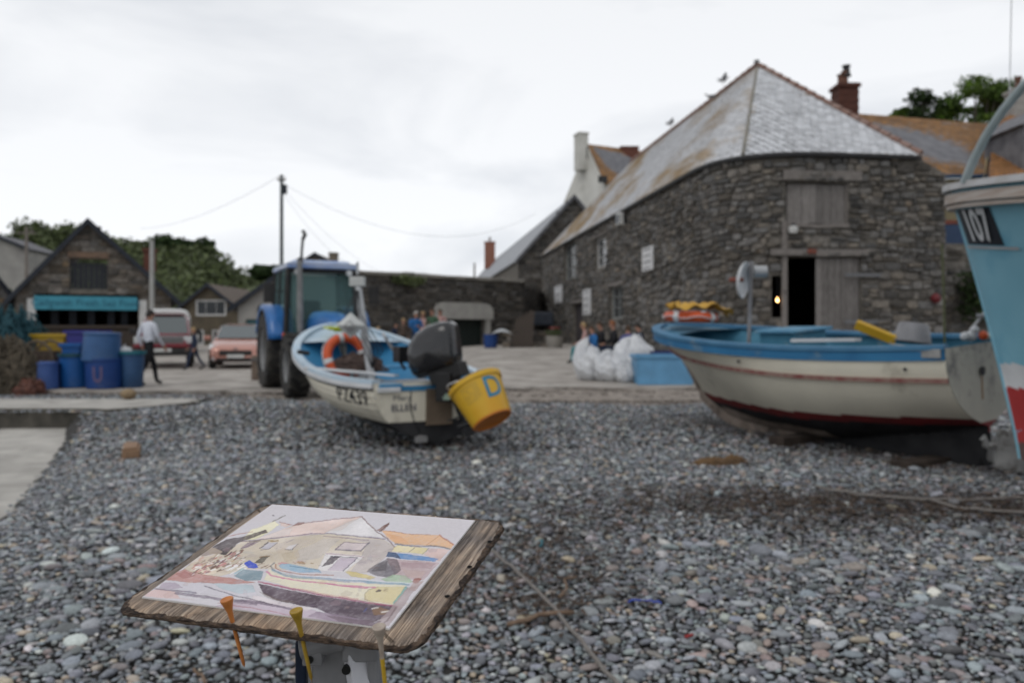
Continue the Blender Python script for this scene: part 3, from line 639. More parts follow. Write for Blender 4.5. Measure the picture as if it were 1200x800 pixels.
sheet = thing('watercolour_painting', 'small watercolour of a stone boathouse and beached boat taped on the drawing board', 'painting'); sheet.matrix_world = BM
pmat = attr_mat('watercolour', 'col', rough=0.85, bump=0.35, bscale=900, spec=0.2)
np_mesh('painted_surface', pv, pf, pmat, sheet, True, {'col': col})
paper = mat('paper', (0.62, 0.60, 0.58), (0.72, 0.70, 0.68), scale=20, rough=0.9)
MB().box((-0.0003, -0.0003, 0.0002), (PWID+0.0003, PHt+0.0003, 0.0016)).build('paper', paper, sheet)
# ------------------------------------------------------------------ golf tees used as pegs
def tee(px, py, cols, label, tilt):
    p = ray_board(px, py); W = BM @ Vector((p.x, p.y, 0))
    r = thing('golf_tee', label, 'golf tee', group='golf tees pegging the sheet on the board')
    r.location = W; r.rotation_euler = (BM.to_quaternion().to_matrix() @ Euler(tilt).to_matrix()).to_euler()
    k = 1.05
    MB().lathe([(0.0019, -0.009), (0.0024, 0.004), (0.0030, 0.012), (0.0050, 0.019), (0.0068, 0.0248), (0.0067, 0.0258), (0.0060, 0.0262), (0.004, 0.0252), (0, 0.0247)], 22, cap0=True, cap1=False).build('cup', cols[0], r, smooth=50)
    MB().lathe([(0.0002, -0.050*k), (0.0017, -0.046*k), (0.0020, -0.036), (0.0022, -0.008)], 14).build('shaft', cols[1], r, smooth=50)
to = mat('tee_orange', (0.52, 0.19, 0.05), (0.40, 0.14, 0.035), scale=90, rough=0.5, c3=(0.25, 0.09, 0.03), c3scale=160, c3pos=(.6, .7))
ty = mat('tee_olive', (0.36, 0.235, 0.03), (0.28, 0.17, 0.02), scale=90, rough=0.5, c3=(0.16, 0.1, 0.03), c3scale=160, c3pos=(.6, .7))
tw = mat('tee_bone', (0.42, 0.36, 0.30), (0.30, 0.24, 0.20), scale=90, rough=0.5); tyy = mat('tee_yellow_tip', (0.50, 0.32, 0.03), scale=90, rough=0.5)
tee(272.5, 728, (to, to), 'orange golf tee, leftmost of three along the front edge of the board', (0.0, -0.13, 0))
tee(353, 742, (ty, ty), 'olive yellow golf tee in the middle of the three on the board edge', (0.0, -0.10, 0))
tee(447, 762, (tw, tyy), 'pale bone golf tee with yellow tip at the corner of the sheet', (0.0, 0.0, 0))
# ------------------------------------------------------------------ tripod under the board
grey_pl = mat('grey_plastic', (0.24, 0.24, 0.25), (0.19, 0.19, 0.20), scale=40, rough=0.45)
white_pl = mat('white_leg', (0.66, 0.66, 0.70), (0.58, 0.58, 0.62), scale=30, rough=0.4); navy = mat('navy_plastic', (0.012, 0.022, 0.05), rough=0.4); blackp = mat('black_plastic', (0.012, 0.012, 0.013), rough=0.35)
tz = (PO+Ba*0.245+Bb*0.035).z-0.0085
TC = Vector(((402-600)/FP*0.925, 0.925, tz)); gt = g(TC.x, TC.y)
trip = thing('tripod', 'pale grey plastic camera tripod holding up the drawing board', 'tripod', (TC.x, TC.y, gt-0.02)); hz = tz-gt+0.02
m = MB(); m.lathe([(0.022, hz-0.034), (0.029, hz-0.030), (0.030, hz-0.012), (0.029, hz-.011), (0.029, hz-.004), (0.026, hz-0.001)], 28); m.build('mounting_disc', grey_pl, trip, smooth=40); hz -= .008
m = MB(); m.box((-0.046, -0.032, hz-0.034), (0.044, 0.032, hz-0.026), M=Matrix.Rotation(0.18, 4, 'Z')); m.build('head_plate', mat('plate_light', (.50, .50, .52), (.42, .42, .44), rough=.35), trip, bevel=0.004)
m = MB(); m.tube([(-0.040, -0.036, hz-0.045), (0.006, -0.030, hz-0.036)], [0.013, 0.014], 18); m.box((-0.036, -0.045, hz-0.062), (-0.014, -0.018, hz-0.04)); m.build('tilt_barrel', grey_pl, trip, bevel=0.002)
MB().tube([(-0.027, -0.048, hz-0.054), (-0.027, -0.043, hz-0.054)], 0.004, 12).build('bolt', blackp, trip); MB().tube([(0.012, -0.041, hz-0.068), (0.012, -0.034, hz-0.068)], 0.005, 14).build('bolt', blackp, trip)
m = MB(); m.box((-0.048, -0.030, hz-0.13), (-0.036, -0.014, hz-0.040)); m.tube([(-0.030, 0.02, hz-0.02), (-0.034, 0.03, hz-0.14)], 0.008, 10); m.build('lock_lever', navy, trip, bevel=0.003)
m = MB(); m.box((0.006, -0.036, hz-0.062), (0.046, 0.020, hz-0.040)); m.box((0.034, -0.034, hz-0.12), (0.046, 0.018, hz-0.06)); m.box((-0.030, -0.026, hz-0.15), (0.022, 0.02, hz-0.045)); m.build('bracket', grey_pl, trip, bevel=0.003)
m = MB(); m.tube([(0.0, 0, hz-0.15), (0, 0, hz-0.62)], 0.012, 14); m.build('centre_column', grey_pl, trip, smooth=40)
for k, a in enumerate((-0.9, 1.25, 3.3)):
    d = Vector((cos(a), sin(a), 0)); m = MB()
    p0 = Vector((0, 0, hz-0.05))+d*0.028; p1 = d*0.52+Vector((0, 0, 0.02)); pm_ = p0.lerp(p1, .5)
    m.bar(p0, pm_, 0.024, 0.016, 0); m.bar(pm_, p0.lerp(p1, .78), 0.018, 0.012, 1); m.bar(p0.lerp(p1, .76), p1, 0.013, 0.009, 1)
    lg = m.build('leg', [white_pl, grey_pl], trip, bevel=0.002)
    MB().tube([p1, p1-Vector((0, 0, 0.03))], 0.014, 10).build('rubber_foot', blackp, lg)
# ------------------------------------------------------------------ masonry
class Path:
    def __init__(s, pts):
        s.p = [Vector((a, b)) for a, b in pts]; s.c = [0]
        for a, b in zip(s.p[:-1], s.p[1:]): s.c.append(s.c[-1]+(b-a).length)
        s.L = s.c[-1]
    def __call__(s, u, off=0.0):
        u = max(0.0, min(s.L, u)); i = 0
        while i < len(s.c)-2 and u > s.c[i+1]: i += 1
        a, b = s.p[i], s.p[i+1]; t = (b-a).normalized(); n = Vector((t.y, -t.x)); q = a+(b-a)*((u-s.c[i])/(s.c[i+1]-s.c[i]))+n*off
        return q.x, q.y, t, n
def stone_proto(seed, chamf=0.80, n=8):
    r = random.Random(seed); ring = []
    base = [(-.5, -.5), (0.02, -.5), (.5, -.5), (.5, .05), (.5, .5), (-.03, .5), (-.5, .5), (-.5, -.02)]
    for x, z in base:
        cut = 0.86 if abs(x) > .4 and abs(z) > .4 else 1
        ring.append((x*cut+r.uniform(-.06, .03), z*cut+r.uniform(-.07, .04)))
    V = [(x, 0.3, z) for x, z in ring]+[(x*.98, -0.6, z*.97) for x, z in ring]+[(x*chamf+r.uniform(-.04, .04), -1+r.uniform(-.2, .15), z*(chamf-.06)+r.uniform(-.04, .04)) for x, z in ring]
    V.append((r.uniform(-.1, .1), -1.12, r.uniform(-.1, .1))); F = []
    for k in (0, 8):
        for j in range(8): a, b = k+j, k+(j+1) % 8; F += [(a, b, b+8), (a, b+8, a+8)]
    for j in range(8): F.append((16+j, 16+(j+1) % 8, 24))
    return np.array(V), np.array(F)
SP = [stone_proto(i) for i in range(12)]
def masonry(path, Hf, z0, holes, parent, smat, n_ind=0, ch=(.11, .24), cw=(.18, .55), depth=.05, seed=1, warp=0.05, gap=.016, zb=None, stuff='stonework', u0=0, u1=None):
    r = random.Random(seed); mats4 = []; z = z0; u1 = u1 or path.L; Hm = max(Hf(u0+(u1-u0)*i/80) for i in range(81))
    while z < Hm:
        h = r.uniform(*ch); u = u0-r.uniform(0, .3)
        while u < u1:
            w_ = r.uniform(*cw)*(1.25 if h > .18 else 1); a, b = max(u, u0), min(u+w_, u1); u += w_
            zlo, zhi = z, z+h
            for (ha, hb, hc, hd) in holes:
                if zhi > hc+.02 and zlo < hd-.02 and b > ha and a < hb:
                    if a < ha-.07: b = ha
                    elif b > hb+.07: a = hb
                    else: a = b
            if b-a < .06: continue
            uc = (a+b)/2
            wz = warp*(sin(uc*1.3+z*2)+.6*sin(uc*3.1+z)) if not any(abs(uc-(ha+hb)/2) < (hb-ha)/2+.4 and hc-.4 < z < hd+.4 for ha, hb, hc, hd in holes) else 0
            zc = (zlo+zhi)/2+wz
            if zc-h/2 < z0-.05 or zc+h/2 > Hf(uc)+0.01: continue
            x, y, t, n = path(uc); dp = depth*r.uniform(.5, 1.3); ro = r.uniform(-.05, .05)
            sub = [(0, 1)]
            if h > .17 and r.random() < .25: sub = [(0, .48), (.52, 1)]
            for (s0, s1) in sub:
                hh = h*(s1-s0); zz = zc-h/2+h*(s0+s1)/2
                X = Vector((t.x, t.y, ro))*(b-a-gap); Yv = Vector((-n.x, -n.y, 0))*dp; Zv = Vector((0, 0, 1))*(hh-gap)
                M = Matrix(((X.x, Yv.x, Zv.x, x), (X.y, Yv.y, Zv.y, y), (X.z, Yv.z, Zv.z, zz), (0, 0, 0, 1)))
                mats4.append(M)
        z += h
    return scatter('stone', SP, mats4, smat, parent, n_ind, stuff, smooth=False)
def wall_base(path, Hf, z0, holes, parent, m, name='wall', reveal=.28, us=(), step=1.0, u0=0, u1=None, rev_mat=None, inner=True):
    u1 = u1 or path.L; cuts = {u0, u1, *us, *[c for c in path.c if u0 < c < u1]}
    for h in holes: cuts |= {h[0], h[1]}
    cuts = sorted(c for c in cuts if u0 <= c <= u1); c2 = []
    for a, b in zip(cuts[:-1], cuts[1:]):
        k = max(1, int((b-a)/step)); c2 += [a+(b-a)*i/k for i in range(k)]
    c2.append(cuts[-1]); B = MB()
    def P(u, z, o=0.0): x, y, t, n = path(u, o); return (x, y, z)
    for a, b in zip(c2[:-1], c2[1:]):
        if b-a < 1e-5: continue
        mid = (a+b)/2; seg = [(z0, None)]; hs = sorted([h for h in holes if h[0] < mid < h[1]], key=lambda h: h[2]); lo = z0
        for h in hs:
            if h[2] > lo: B.add([P(a, lo), P(b, lo), P(b, h[2]), P(a, h[2])], [(0, 1, 2, 3)])
            lo = h[3]
        B.add([P(a, lo), P(b, lo), P(b, Hf(b)), P(a, Hf(a))], [(0, 1, 2, 3)])
        B.add([P(a, Hf(a)), P(b, Hf(b)), P(b, Hf(b), -.4), P(a, Hf(a), -.4)], [(0, 1, 2, 3)])
    for ha, hb, hc, hd in holes:
        B.add([P(ha, hc), P(hb, hc), P(hb, hd), P(ha, hd), P(ha, hc, -reveal), P(hb, hc, -reveal), P(hb, hd, -reveal), P(ha, hd, -reveal)],
              [(0, 1, 5, 4), (1, 2, 6, 5), (2, 3, 7, 6), (3, 0, 4, 7)])
    return B.build(name, m, parent, fix=False)
def on_path(path, u, z, off):
    x, y, t, n = path(u, off); n3 = Vector((n.x, n.y, 0)); M = Matrix((Vector((t.x, t.y, 0)), Vector((-n.x, -n.y, 0)), Vector((0, 0, 1)))).transposed().to_4x4(); M.translation = (x, y, z); return M   # x along, y into wall, z up
def settle(root, loc):
    root.location = loc; T = Matrix.Translation(-Vector(loc))
    for c in root.children: c.matrix_parent_inverse = T
def slates(B0, B1, T0, T1, material, parent, n_ind, exp=.17, wid=.26, th=.014, name='slate', stuff='slate_courses', bpath=None, seed=3, tpath=None, raise_=0.02, rag=0.01):
    """rows of slates between a bottom edge function and a top edge function (u in 0..1)"""
    r = random.Random(seed); bp = bpath or (lambda u: B0.lerp(B1, u)); tp = tpath or (lambda u: T0.lerp(T1, u))
    H = ((bp(.5)-tp(.5)).length); nrow = max(2, int(H/exp)); mats4 = []
    n0 = (bp(.55)-bp(.45)).cross(tp(.5)-bp(.5)).normalized()
    if n0.z < 0: n0 = -n0
    for i in range(nrow):
        v0 = i/nrow; v1 = min(1.0, (i+1.35)/nrow)
        L = (bp(1)-bp(0)).length*(1-v0)+(tp(1)-tp(0)).length*v0; nn = max(1, int(L/wid)); of = .5*(i % 2)
        for j in range(nn+1):
            s0 = max(0, (j-of)/nn); s1 = min(1, (j+1-of)/nn)
            if s1-s0 < .2/nn: continue
            s0 += r.uniform(0, .1)/nn; sm = (s0+s1)/2
            a = bp(s0).lerp(tp(s0), v0); b = bp(s1).lerp(tp(s1), v0); c = bp(sm).lerp(tp(sm), v1); mb = (a+b)/2
            X = (b-a)*.95; Zv = c-mb
            if X.length < .02 or Zv.length < .02: continue
            Y = n0*th*r.uniform(.7, 1.4); o = mb+Zv*.5+n0*(raise_+r.uniform(0, .006))+Zv.normalized()*r.uniform(-rag, rag)
            Zt = Zv-n0*.02
            M = Matrix(((X.x, Y.x, Zt.x, o.x), (X.y, Y.y, Zt.y, o.y), (X.z, Y.z, Zt.z, o.z), (0, 0, 0, 1))); mats4.append(M)
    V = np.array([(-.5, -.5, -.5), (.5, -.5, -.5), (.5, .5, -.5), (-.5, .5, -.5), (-.5, -.5, .5), (.5, -.5, .5), (.5, .5, .5), (-.5, .5, .5)], float)
    pr_ = []
    for k in range(5):
        q = V.copy(); rr = random.Random(k+50); q[:4, 0] *= rr.uniform(.93, 1); q[[0, 3], 2] += rr.uniform(-.04, .05); q[[1, 2], 2] += rr.uniform(-.04, .05)
        F = np.array([(0, 1, 2), (0, 2, 3), (4, 6, 5), (4, 7, 6), (0, 5, 1), (0, 4, 5), (1, 5, 6), (1, 6, 2), (2, 6, 7), (2, 7, 3), (3, 7, 4), (3, 4, 0)]); pr_.append((q, F))
    bpy.context.view_layer.update()
    return scatter(name, pr_, mats4, material, parent, n_ind, stuff)
mortar = mat('mortar', (0.10, 0.092, 0.08), (0.17, 0.155, 0.135), scale=5, bump=0.6, bscale=40, rough=0.95)
stoneM = mat('shed_stone', (0.072, 0.067, 0.063), (0.180, 0.167, 0.150), scale=5, rough=0.9, bump=0.7, bscale=22, vary=0.50, hue=0.75, pos=(.3, .7), c3=(0.15, 0.11, 0.075), c3scale=1.1, c3pos=(0.62, 0.75))
stoneF = mat('far_stone', (0.085, 0.078, 0.07), (0.17, 0.15, 0.13), scale=4, rough=0.9, vary=0.5, hue=0.5, c3=(0.16, 0.125, 0.09), c3scale=.5, c3pos=(0.52, 0.66))
# ------------------------------------------------------------------ the boathouse
SX = lambda D: 8.77-0.1297*D
shed = thing('stone_boathouse', 'large stone boathouse with hipped slate roof, plank shutter and half open plank door', 'boathouse')
Cn = Vector((5.97, 21.6)); A_ = Vector((SX(52), 52)); R_ = Vector((5.97+6.24, 21.6+.14*6.24))
dl = (A_-Cn).normalized(); dr = (R_-Cn).normalized(); cut = 2.7; arc = []
p0 = Cn+dl*cut; p2 = Cn+dr*cut
for k in range(13): t = k/12; arc.append(p0*(1-t)**2+Cn*2*t*(1-t)+p2*t*t)
shp = Path([A_[:]]+[tuple(q) for q in arc]+[R_[:]]); uC0 = shp.c[1]; uC1 = shp.c[-2]
def u_long(px): a = (px-600)/FP; D = 8.77/(a+.1297); return (52-D)*sqrt(1+.1297**2), D
def u_front(px): a = (px-600)/FP; k = (21.6*a-5.97)/(1-.14*a); return uC1+k*sqrt(1+.14**2)-cut, 21.6+.14*k
zpx = lambda py, D: CZ+(HY-py)*D/FP
def hole_l(xa, xb, ya, yb):
    ua, Da = u_long(xa); ub, Db = u_long(xb); D = (Da+Db)/2; return (ua, ub, zpx(yb, D), zpx(ya, D))
def hole_f(xa, xb, ya, yb):
    ua, Da = u_front(xa); ub, Db = u_front(xb); D = (Da+Db)/2; return (ua, ub, zpx(yb, D), zpx(ya, D))
EAVE = 6.17
uR = u_front(1076)[0]
Hs = lambda u: EAVE if u < uR else EAVE-0.42*((u-uR)/max(.01, shp.L-uR))
hw1, hw2, hw3, hd1 = hole_l(661, 676, 284, 327), hole_l(697.5, 711.5, 277, 313), hole_l(715, 731, 335, 373), hole_l(671, 684, 355, 396)
hd1 = (hd1[0], hd1[1], .5, hd1[3])
hsht = hole_f(923, 994, 214, 263); hdoor = hole_f(924, 1009, 301, 412); hdoor = (hdoor[0], hdoor[1], .75, hdoor[3]); hslit = hole_f(908, 919, 322, 372)
HO = [hw1, hw2, hw3, hd1, hsht, hdoor, hslit]
wall_base(shp, Hs, 0.0, HO, shed, mortar, 'wall', us=(uR,), reveal=.35)
bpy.context.view_layer.update()
masonry(shp, Hs, 0.0, HO, shed, stoneM, 300, ch=(.08, .26), cw=(.12, .46), depth=.08, seed=4, warp=.085)
# right hand return of the wall
rp_ = Path([R_[:], (R_.x+1.2, R_.y+9)])
wall_base(rp_, lambda u: 5.7, 0, [], shed, mortar, 'return_wall'); masonry(rp_, lambda u: 5.7, 0, [], shed, stoneM, 0, seed=9, stuff='return_stonework')
# dark inside: floor, partition, ceiling as real surfaces
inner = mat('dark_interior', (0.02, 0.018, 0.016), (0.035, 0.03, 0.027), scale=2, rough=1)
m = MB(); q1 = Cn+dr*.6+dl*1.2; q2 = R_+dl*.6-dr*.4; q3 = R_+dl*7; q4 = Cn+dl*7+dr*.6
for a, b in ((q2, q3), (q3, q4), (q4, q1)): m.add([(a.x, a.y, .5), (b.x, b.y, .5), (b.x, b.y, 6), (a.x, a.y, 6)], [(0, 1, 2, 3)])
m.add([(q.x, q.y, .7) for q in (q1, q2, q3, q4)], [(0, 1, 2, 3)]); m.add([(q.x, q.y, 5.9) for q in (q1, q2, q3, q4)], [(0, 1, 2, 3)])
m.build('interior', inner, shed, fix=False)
# roof
PK = Vector((8.21, 26.6, 10.14)); RE = Vector((6.26, 41.7, 10.13)); ov = .14
def eavept(u): x, y, t, n = shp(u, ov); return Vector((x, y, EAVE+.02))
uM = (uC0+uC1)/2
farc = Vector((A_.x-.14, A_.y+.1, EAVE+.02)); Rr = eavept(uR)
bkR = Vector((Rr.x-1.297*1.0+.2, 52.6, EAVE)); sl_base = mat('roof_bed', (0.16, 0.16, 0.16), (0.26, 0.26, 0.26), scale=4, rough=.9)
m = MB(); us_ = [uC0*i/12 for i in range(12)]+[uC0+(uM-uC0)*i/6 for i in range(7)]; L_ = [eavept(u) for u in us_]; top = [RE.lerp(PK, min(1, u/uC0*1.02)) for u in us_]
for i in range(len(us_)-1): m.add([L_[i], L_[i+1], top[i+1], top[i]], [(0, 1, 2, 3)])
fs_ = [eavept(uM+(uR-uM)*i/12) for i in range(13)]
for i in range(12): m.add([fs_[i], fs_[i+1], PK], [(0, 1, 2)])
m.add([Rr, bkR, RE, PK], [(0, 1, 2, 3)]); m.add([farc, bkR, RE], [(0, 1, 2)]); m.add([eavept(0), farc, RE], [(0, 1, 2)])
m.build('roof', sl_base, shed, fix=False)
slF = mat("slate_grey", (0.42, 0.43, 0.45), (0.56, 0.57, 0.59), scale=7, rough=.75, vary=.22, bump=.3, bscale=30, c3=(0.30, 0.20, 0.085), c3scale=.9, c3pos=(.57, .68))
def lichen_mat():
    m = mat('slate_lichen', (0.43, 0.435, 0.45), (0.54, 0.545, 0.56), scale=6, rough=.75, vary=.12, bump=.3, bscale=30, c3=(0.29, 0.20, 0.10), c3scale=.42, c3pos=(.46, .60), stretch=(1, .38, 1))
    return m
slL = lichen_mat()
def toppt(u): return RE.lerp(PK, min(1, u))
bl = lambda s: eavept(s*uM); tl_ = lambda s: RE.lerp(PK, min(1, s*uM/uC0*1.0))
roofL = slates(None, None, None, None, slL, shed, 0, exp=.20, wid=.34, bpath=bl, tpath=tl_, stuff='long_slope_slates', seed=5)
def fb(s): return eavept(uM+(uR-uM)*s)
roofF = slates(None, None, None, None, slF, shed, 300, exp=.15, wid=.24, bpath=fb, tpath=lambda s: PK+(fb(s)-PK)*.01, stuff='hip_slates', seed=6)
ridge_m = mat('ridge_tile', (0.20, 0.11, 0.085), (0.28, 0.20, 0.17), scale=3, rough=.85)
m = MB(); 
for a, b, k in ((PK, Rr, 18), (RE, PK, 30)):
    for i in range(k):
        p = a.lerp(b, i/k); q = a.lerp(b, (i+.93)/k); m.tube([p+Vector((0, 0, .03)), q+Vector((0, 0, .05))], [.10, .115], 7)
m.build('ridge_tiles', ridge_m, shed)['kind'] = 'stuff'
hipm = mat('hip_mortar', (0.17, 0.165, 0.15), (0.24, 0.22, 0.18), scale=3, rough=.9)
MB().tube([PK+Vector((0, 0, .02)), eavept(uM)+Vector((0, 0, .05))], [.05, .06], 6).build('hip_joint', hipm, shed)
gut = mat('dark_gutter', (0.03, 0.03, 0.032), rough=.6)
MB().tube([eavept(u)+Vector((0, 0, -.06)) for u in [uC0*i/10 for i in range(10)]+[uC0+(uC1-uC0)*i/8 for i in range(9)]+[uR]], .045, 7).build('eaves_board', gut, shed)
# weathered timber
tim = mat('weathered_timber', (0.13, 0.118, 0.11), (0.23, 0.215, 0.205), scale=8, rough=.9, bump=.5, stretch=(8, 8, .6), vary=.22, c3=(0.08, 0.07, 0.065), c3scale=2, c3pos=(.56, .7))
timl = mat('lintel_timber', (0.14, 0.125, 0.115), (0.23, 0.21, 0.195), scale=6, rough=.9, bump=.5, stretch=(.8, 8, 8))
def planks(parent, path, ua, ub, za, zb, off, n, material, name='plank', th=.03):
    mesh = None
    for i in range(n):
        a = ua+(ub-ua)*i/n; b = ua+(ub-ua)*(i+1)/n
        o = MB().box((-(b-a)/2+.006, 0, 0), ((b-a)/2-.006, th, zb-za)).build(name, material, parent) if mesh is None else link(bpy.data.objects.new(name, mesh), parent)
        mesh = o.data; M = on_path(path, (a+b)/2, za+rnd.uniform(-.015, .015), off+rnd.uniform(-.008, .008)); o.matrix_local = M
def lintel(px0, px1, ua, ub, zc, h, out_=.06, name='lintel', mm=None):
    M = on_path(shp, (ua+ub)/2, zc, out_); L = (ub-ua)/2
    m = MB(); pts = []
    for i in range(9):
        x = -L+2*L*i/8; pts.append((x, 0, 0))
    m.grid(lambda u, v: (-L+2*L*u, [-.0, 0, .3, .3, 0][int(v*4)], [-h/2, h/2, h/2, -h/2, -h/2][int(v*4)]+.015*sin(u*9+v)), 8, 4); o = m.build(name, mm or timl, shed); o.matrix_local = M; return o
ua, ub, za, zb = hsht
sh_ = MB().box((-.02, .0, 0), (.02, .1, .1)).build('shutter', tim, shed); M0 = on_path(shp, ua+.03, za+.02, -.1); sh_.matrix_local = M0; inv = M0.inverted()
planks(shed, shp, ua+.04, ub-.05, za+.04, zb-.03, -.08, 8, tim)
MB().box((-.03, 0, 0), (.03, .08, zb-za)).build('shutter_post', timl, shed).matrix_local = on_path(shp, ub-.02, za, -.02)
lintel(0, 0, u_front(918)[0], u_front(1008)[0], zpx(206.5, 22), .27); lintel(0, 0, ua, ub, za-.04, .10, .05, 'sill')
# door: lintel, middle post, leaf of upright planks, iron strap hinges
ua, ub, za, zb = hdoor
lintel(0, 0, u_front(903)[0], u_front(1015)[0], zpx(296.5, 22), .17)
dk = u_front(957)[0]
planks(shed, shp, dk, ub-.03, za, zb-.03, -.05, 7, tim)
MB().box((-.07, 0, 0), (.07, .12, 3.55)).build('door_post', timl, shed).matrix_local = on_path(shp, u_front(921.5)[0], .78, .09)
iron = mat('iron_strap', (0.10, 0.105, 0.115), (0.16, 0.16, 0.165), scale=20, rough=.7)
for py in (322, 377):
    MB().box((0, -.02, -.05), (1.35, 0, .05)).build('hinge_strap', iron, shed).matrix_local = on_path(shp, u_front(988)[0], zpx(py, 22), .075)
# steps / packing under the door, gable details
rust = mat('rust_red', (0.22, 0.06, 0.04), (0.14, 0.05, 0.035), scale=9)
MB().box((-.12, -.05, -.06), (.12, 0, .06)).build('painted_patch', rust, shed).matrix_local = on_path(shp, u_front(950)[0], zpx(295, 22), .08)
# glowing bulb
bulb = bpy.data.materials.new('bulb_glow'); bulb.use_nodes = True; bb = bulb.node_tree.nodes['Principled BSDF']; bb.inputs['Emission Color'].default_value = (1, .50, .16, 1); bb.inputs['Emission Strength'].default_value = 14
lb = thing('light_bulb', 'lit warm bulb glowing in the dark slit beside the boathouse door post', 'lamp'); MB().lathe([(.0, -.03), (.022, -.02), (.03, 0), (.024, .025), (.012, .045), (.012, .09)], 14, cap0=False).build('bulb', bulb, lb, smooth=60)
MB().lathe([(.024, .085), (.024, .15)], 10).build('bulb_holder', gut, lb); MB().tube([(0, 0, .15), (0, 0, .9)], .006, 6).build('cord', gut, lb)
px, py, pt, pn = shp(u_front(914.5)[0], -.06); lb.location = (px, py, zpx(352, 21.8))
m = MB(); m.lathe([(.0, -.12), (.10, -.10), (.13, 0), (.13, .06), (.05, .1)], 16); fl = thing('bulkhead_lamp', 'small round white lamp on the boathouse wall below the shutter', 'lamp'); m.build('lamp_glass', mat('lamp_white', (.6, .6, .58), rough=.4), fl, smooth=50)
MB().lathe([(.06, .08), (.06, .16)], 12).build('lamp_base', gut, fl); x, y, t, n = shp(u_front(930)[0], .16); fl.location = (x, y, zpx(270, 22))
fb_ = thing('red_float', 'small dark red buoy hanging on the boathouse wall right of the door', 'buoy'); x, y, t, n = shp(u_front(1091)[0], .2)
MB().lathe([(.0, -.14), (.10, -.10), (.14, 0), (.10, .10), (.03, .15)], 16).build('buoy_body', mat('dark_red_paint', (.13, .012, .016), (.09, .01, .013), rough=.5), fb_, smooth=50); MB().tube([(0, 0, .16), (0, .1, .5)], .012, 6).build('lanyard', gut, fb_); fb_.location = (x, y, zpx(350, 22.3))
# windows on the long wall
glass = bpy.data.materials.new('window_glass'); glass.use_nodes = True; gb = glass.node_tree.nodes['Principled BSDF']; gb.inputs['Base Color'].default_value = (.05, .055, .06, 1); gb.inputs['Roughness'].default_value = .12; gb.inputs['Specular IOR Level'].default_value = .8
wht = mat('white_joinery', (.55, .55, .54), (.45, .45, .44), scale=4, rough=.6)
def window(parent, path, H, off=-.18, nx=2, ny=3, fm=None, gm=None, fw=.06):
    ua, ub, za, zb = H; M = on_path(path, (ua+ub)/2, (za+zb)/2, off); w2, h2 = (ub-ua)/2, (zb-za)/2
    m = MB(); m.box((-w2, 0, -h2), (-w2+fw, .06, h2)); m.box((w2-fw, 0, -h2), (w2, .06, h2)); m.box((-w2+fw, 0, h2-fw), (w2-fw, .06, h2)); m.box((-w2+fw, 0, -h2), (w2-fw, .06, -h2+fw))
    for i in range(1, nx): m.box((-w2+2*w2*i/nx-.015, .01, -h2+fw), (-w2+2*w2*i/nx+.015, .05, h2-fw))
    for j in range(1, ny): m.box((-w2+fw, .012, -h2+2*h2*j/ny-.012), (w2-fw, .048, -h2+2*h2*j/ny+.012))
    o = m.build('window', fm or wht, parent); o.matrix_local = M
    MB().box((-w2+.01, .062, -h2+.01), (w2-.01, .07, h2-.01)).build('pane', gm or glass, o); return o
grey_j = mat('grey_joinery', (.30, .31, .30), (.22, .23, .22), scale=4, rough=.6)
window(shed, shp, hw1, -.16, fm=mat('grey_joinery', (.30, .31, .30), (.22, .23, .22), scale=4, rough=.6)); window(shed, shp, hw2, -.12, nx=1, fw=.09); window(shed, shp, hw3, -.10, fm=grey_j)
for h in (hw2, hw3, hd1): lintel(0, 0, h[0]-.25, h[1]+.25, h[3]+.09, .16, .07)
planks(shed, shp, hd1[0], hd1[1], hd1[2], hd1[3]-.03, -.2, 5, mat('door_paint', (.05, .045, .05), (.08, .07, .075), rough=.6))
settle(shed, (8.5, 26, .5))
def wall_sign(px0, px1, py0, py1, label, lines, cat='sign', m=None, cfg=None):
    H = hole_l(px0, px1, py0, py1); s = thing('wall_sign', label, cat); M = on_path(shp, (H[0]+H[1])/2, (H[2]+H[3])/2, .12); s.matrix_world = M; w2, h2 = (H[1]-H[0])/2, (H[3]-H[2])/2
    MB().box((-w2, 0, -h2), (w2, .04, h2)).build('sign_panel', m or mat('sign_white', (.62, .62, .62), (.52, .52, .53), scale=3, rough=.6), s)
    bl_ = mat('sign_ink', (.09, .09, .1), rough=.7); k = MB()
    for i in range(lines):
        z = h2*.8-i*2*h2*.8/max(1, lines-1) if lines > 1 else 0; k.box((-w2*.75, -.004, z-.02), (w2*rnd.uniform(.3, .75), 0, z+.02))
    if lines: o = k.build('printed_lines', bl_, s); o['kind'] = 'stuff'
    return s
wall_sign(756, 768.5, 289.5, 317, 'white notice board high on the long wall, nearest the corner', 4)
wall_sign(652, 660.5, 335, 355, 'small white notice on the long wall left of the cottage door', 3)
wall_sign(685.5, 694.5, 339, 369, 'tall white notice beside the boathouse side door', 4)
fld = thing('floodlight', 'white floodlight box on a black bracket under the boathouse eaves', 'floodlight'); x, y, t, n = shp(u_long(737)[0], .35); fld.location = (x, y, zpx(256, u_long(737)[1])); fld.rotation_euler = (0, 0, -1.2)
MB().box((-.2, -.12, -.26), (.2, .06, .22), taper=.85).build('housing', mat('lamp_white', (.6, .6, .58)), fld, bevel=.02); m = MB(); m.bar((0, .05, -.1), (.3, .3, -.25), .06, .06); m.box((-.1, .07, -.2), (.1, .2, .1)); m.build('bracket', blackp, fld); MB().box((-.16, -.135, -.2), (.16, -.122, .14)).build('lens', glass, fld)
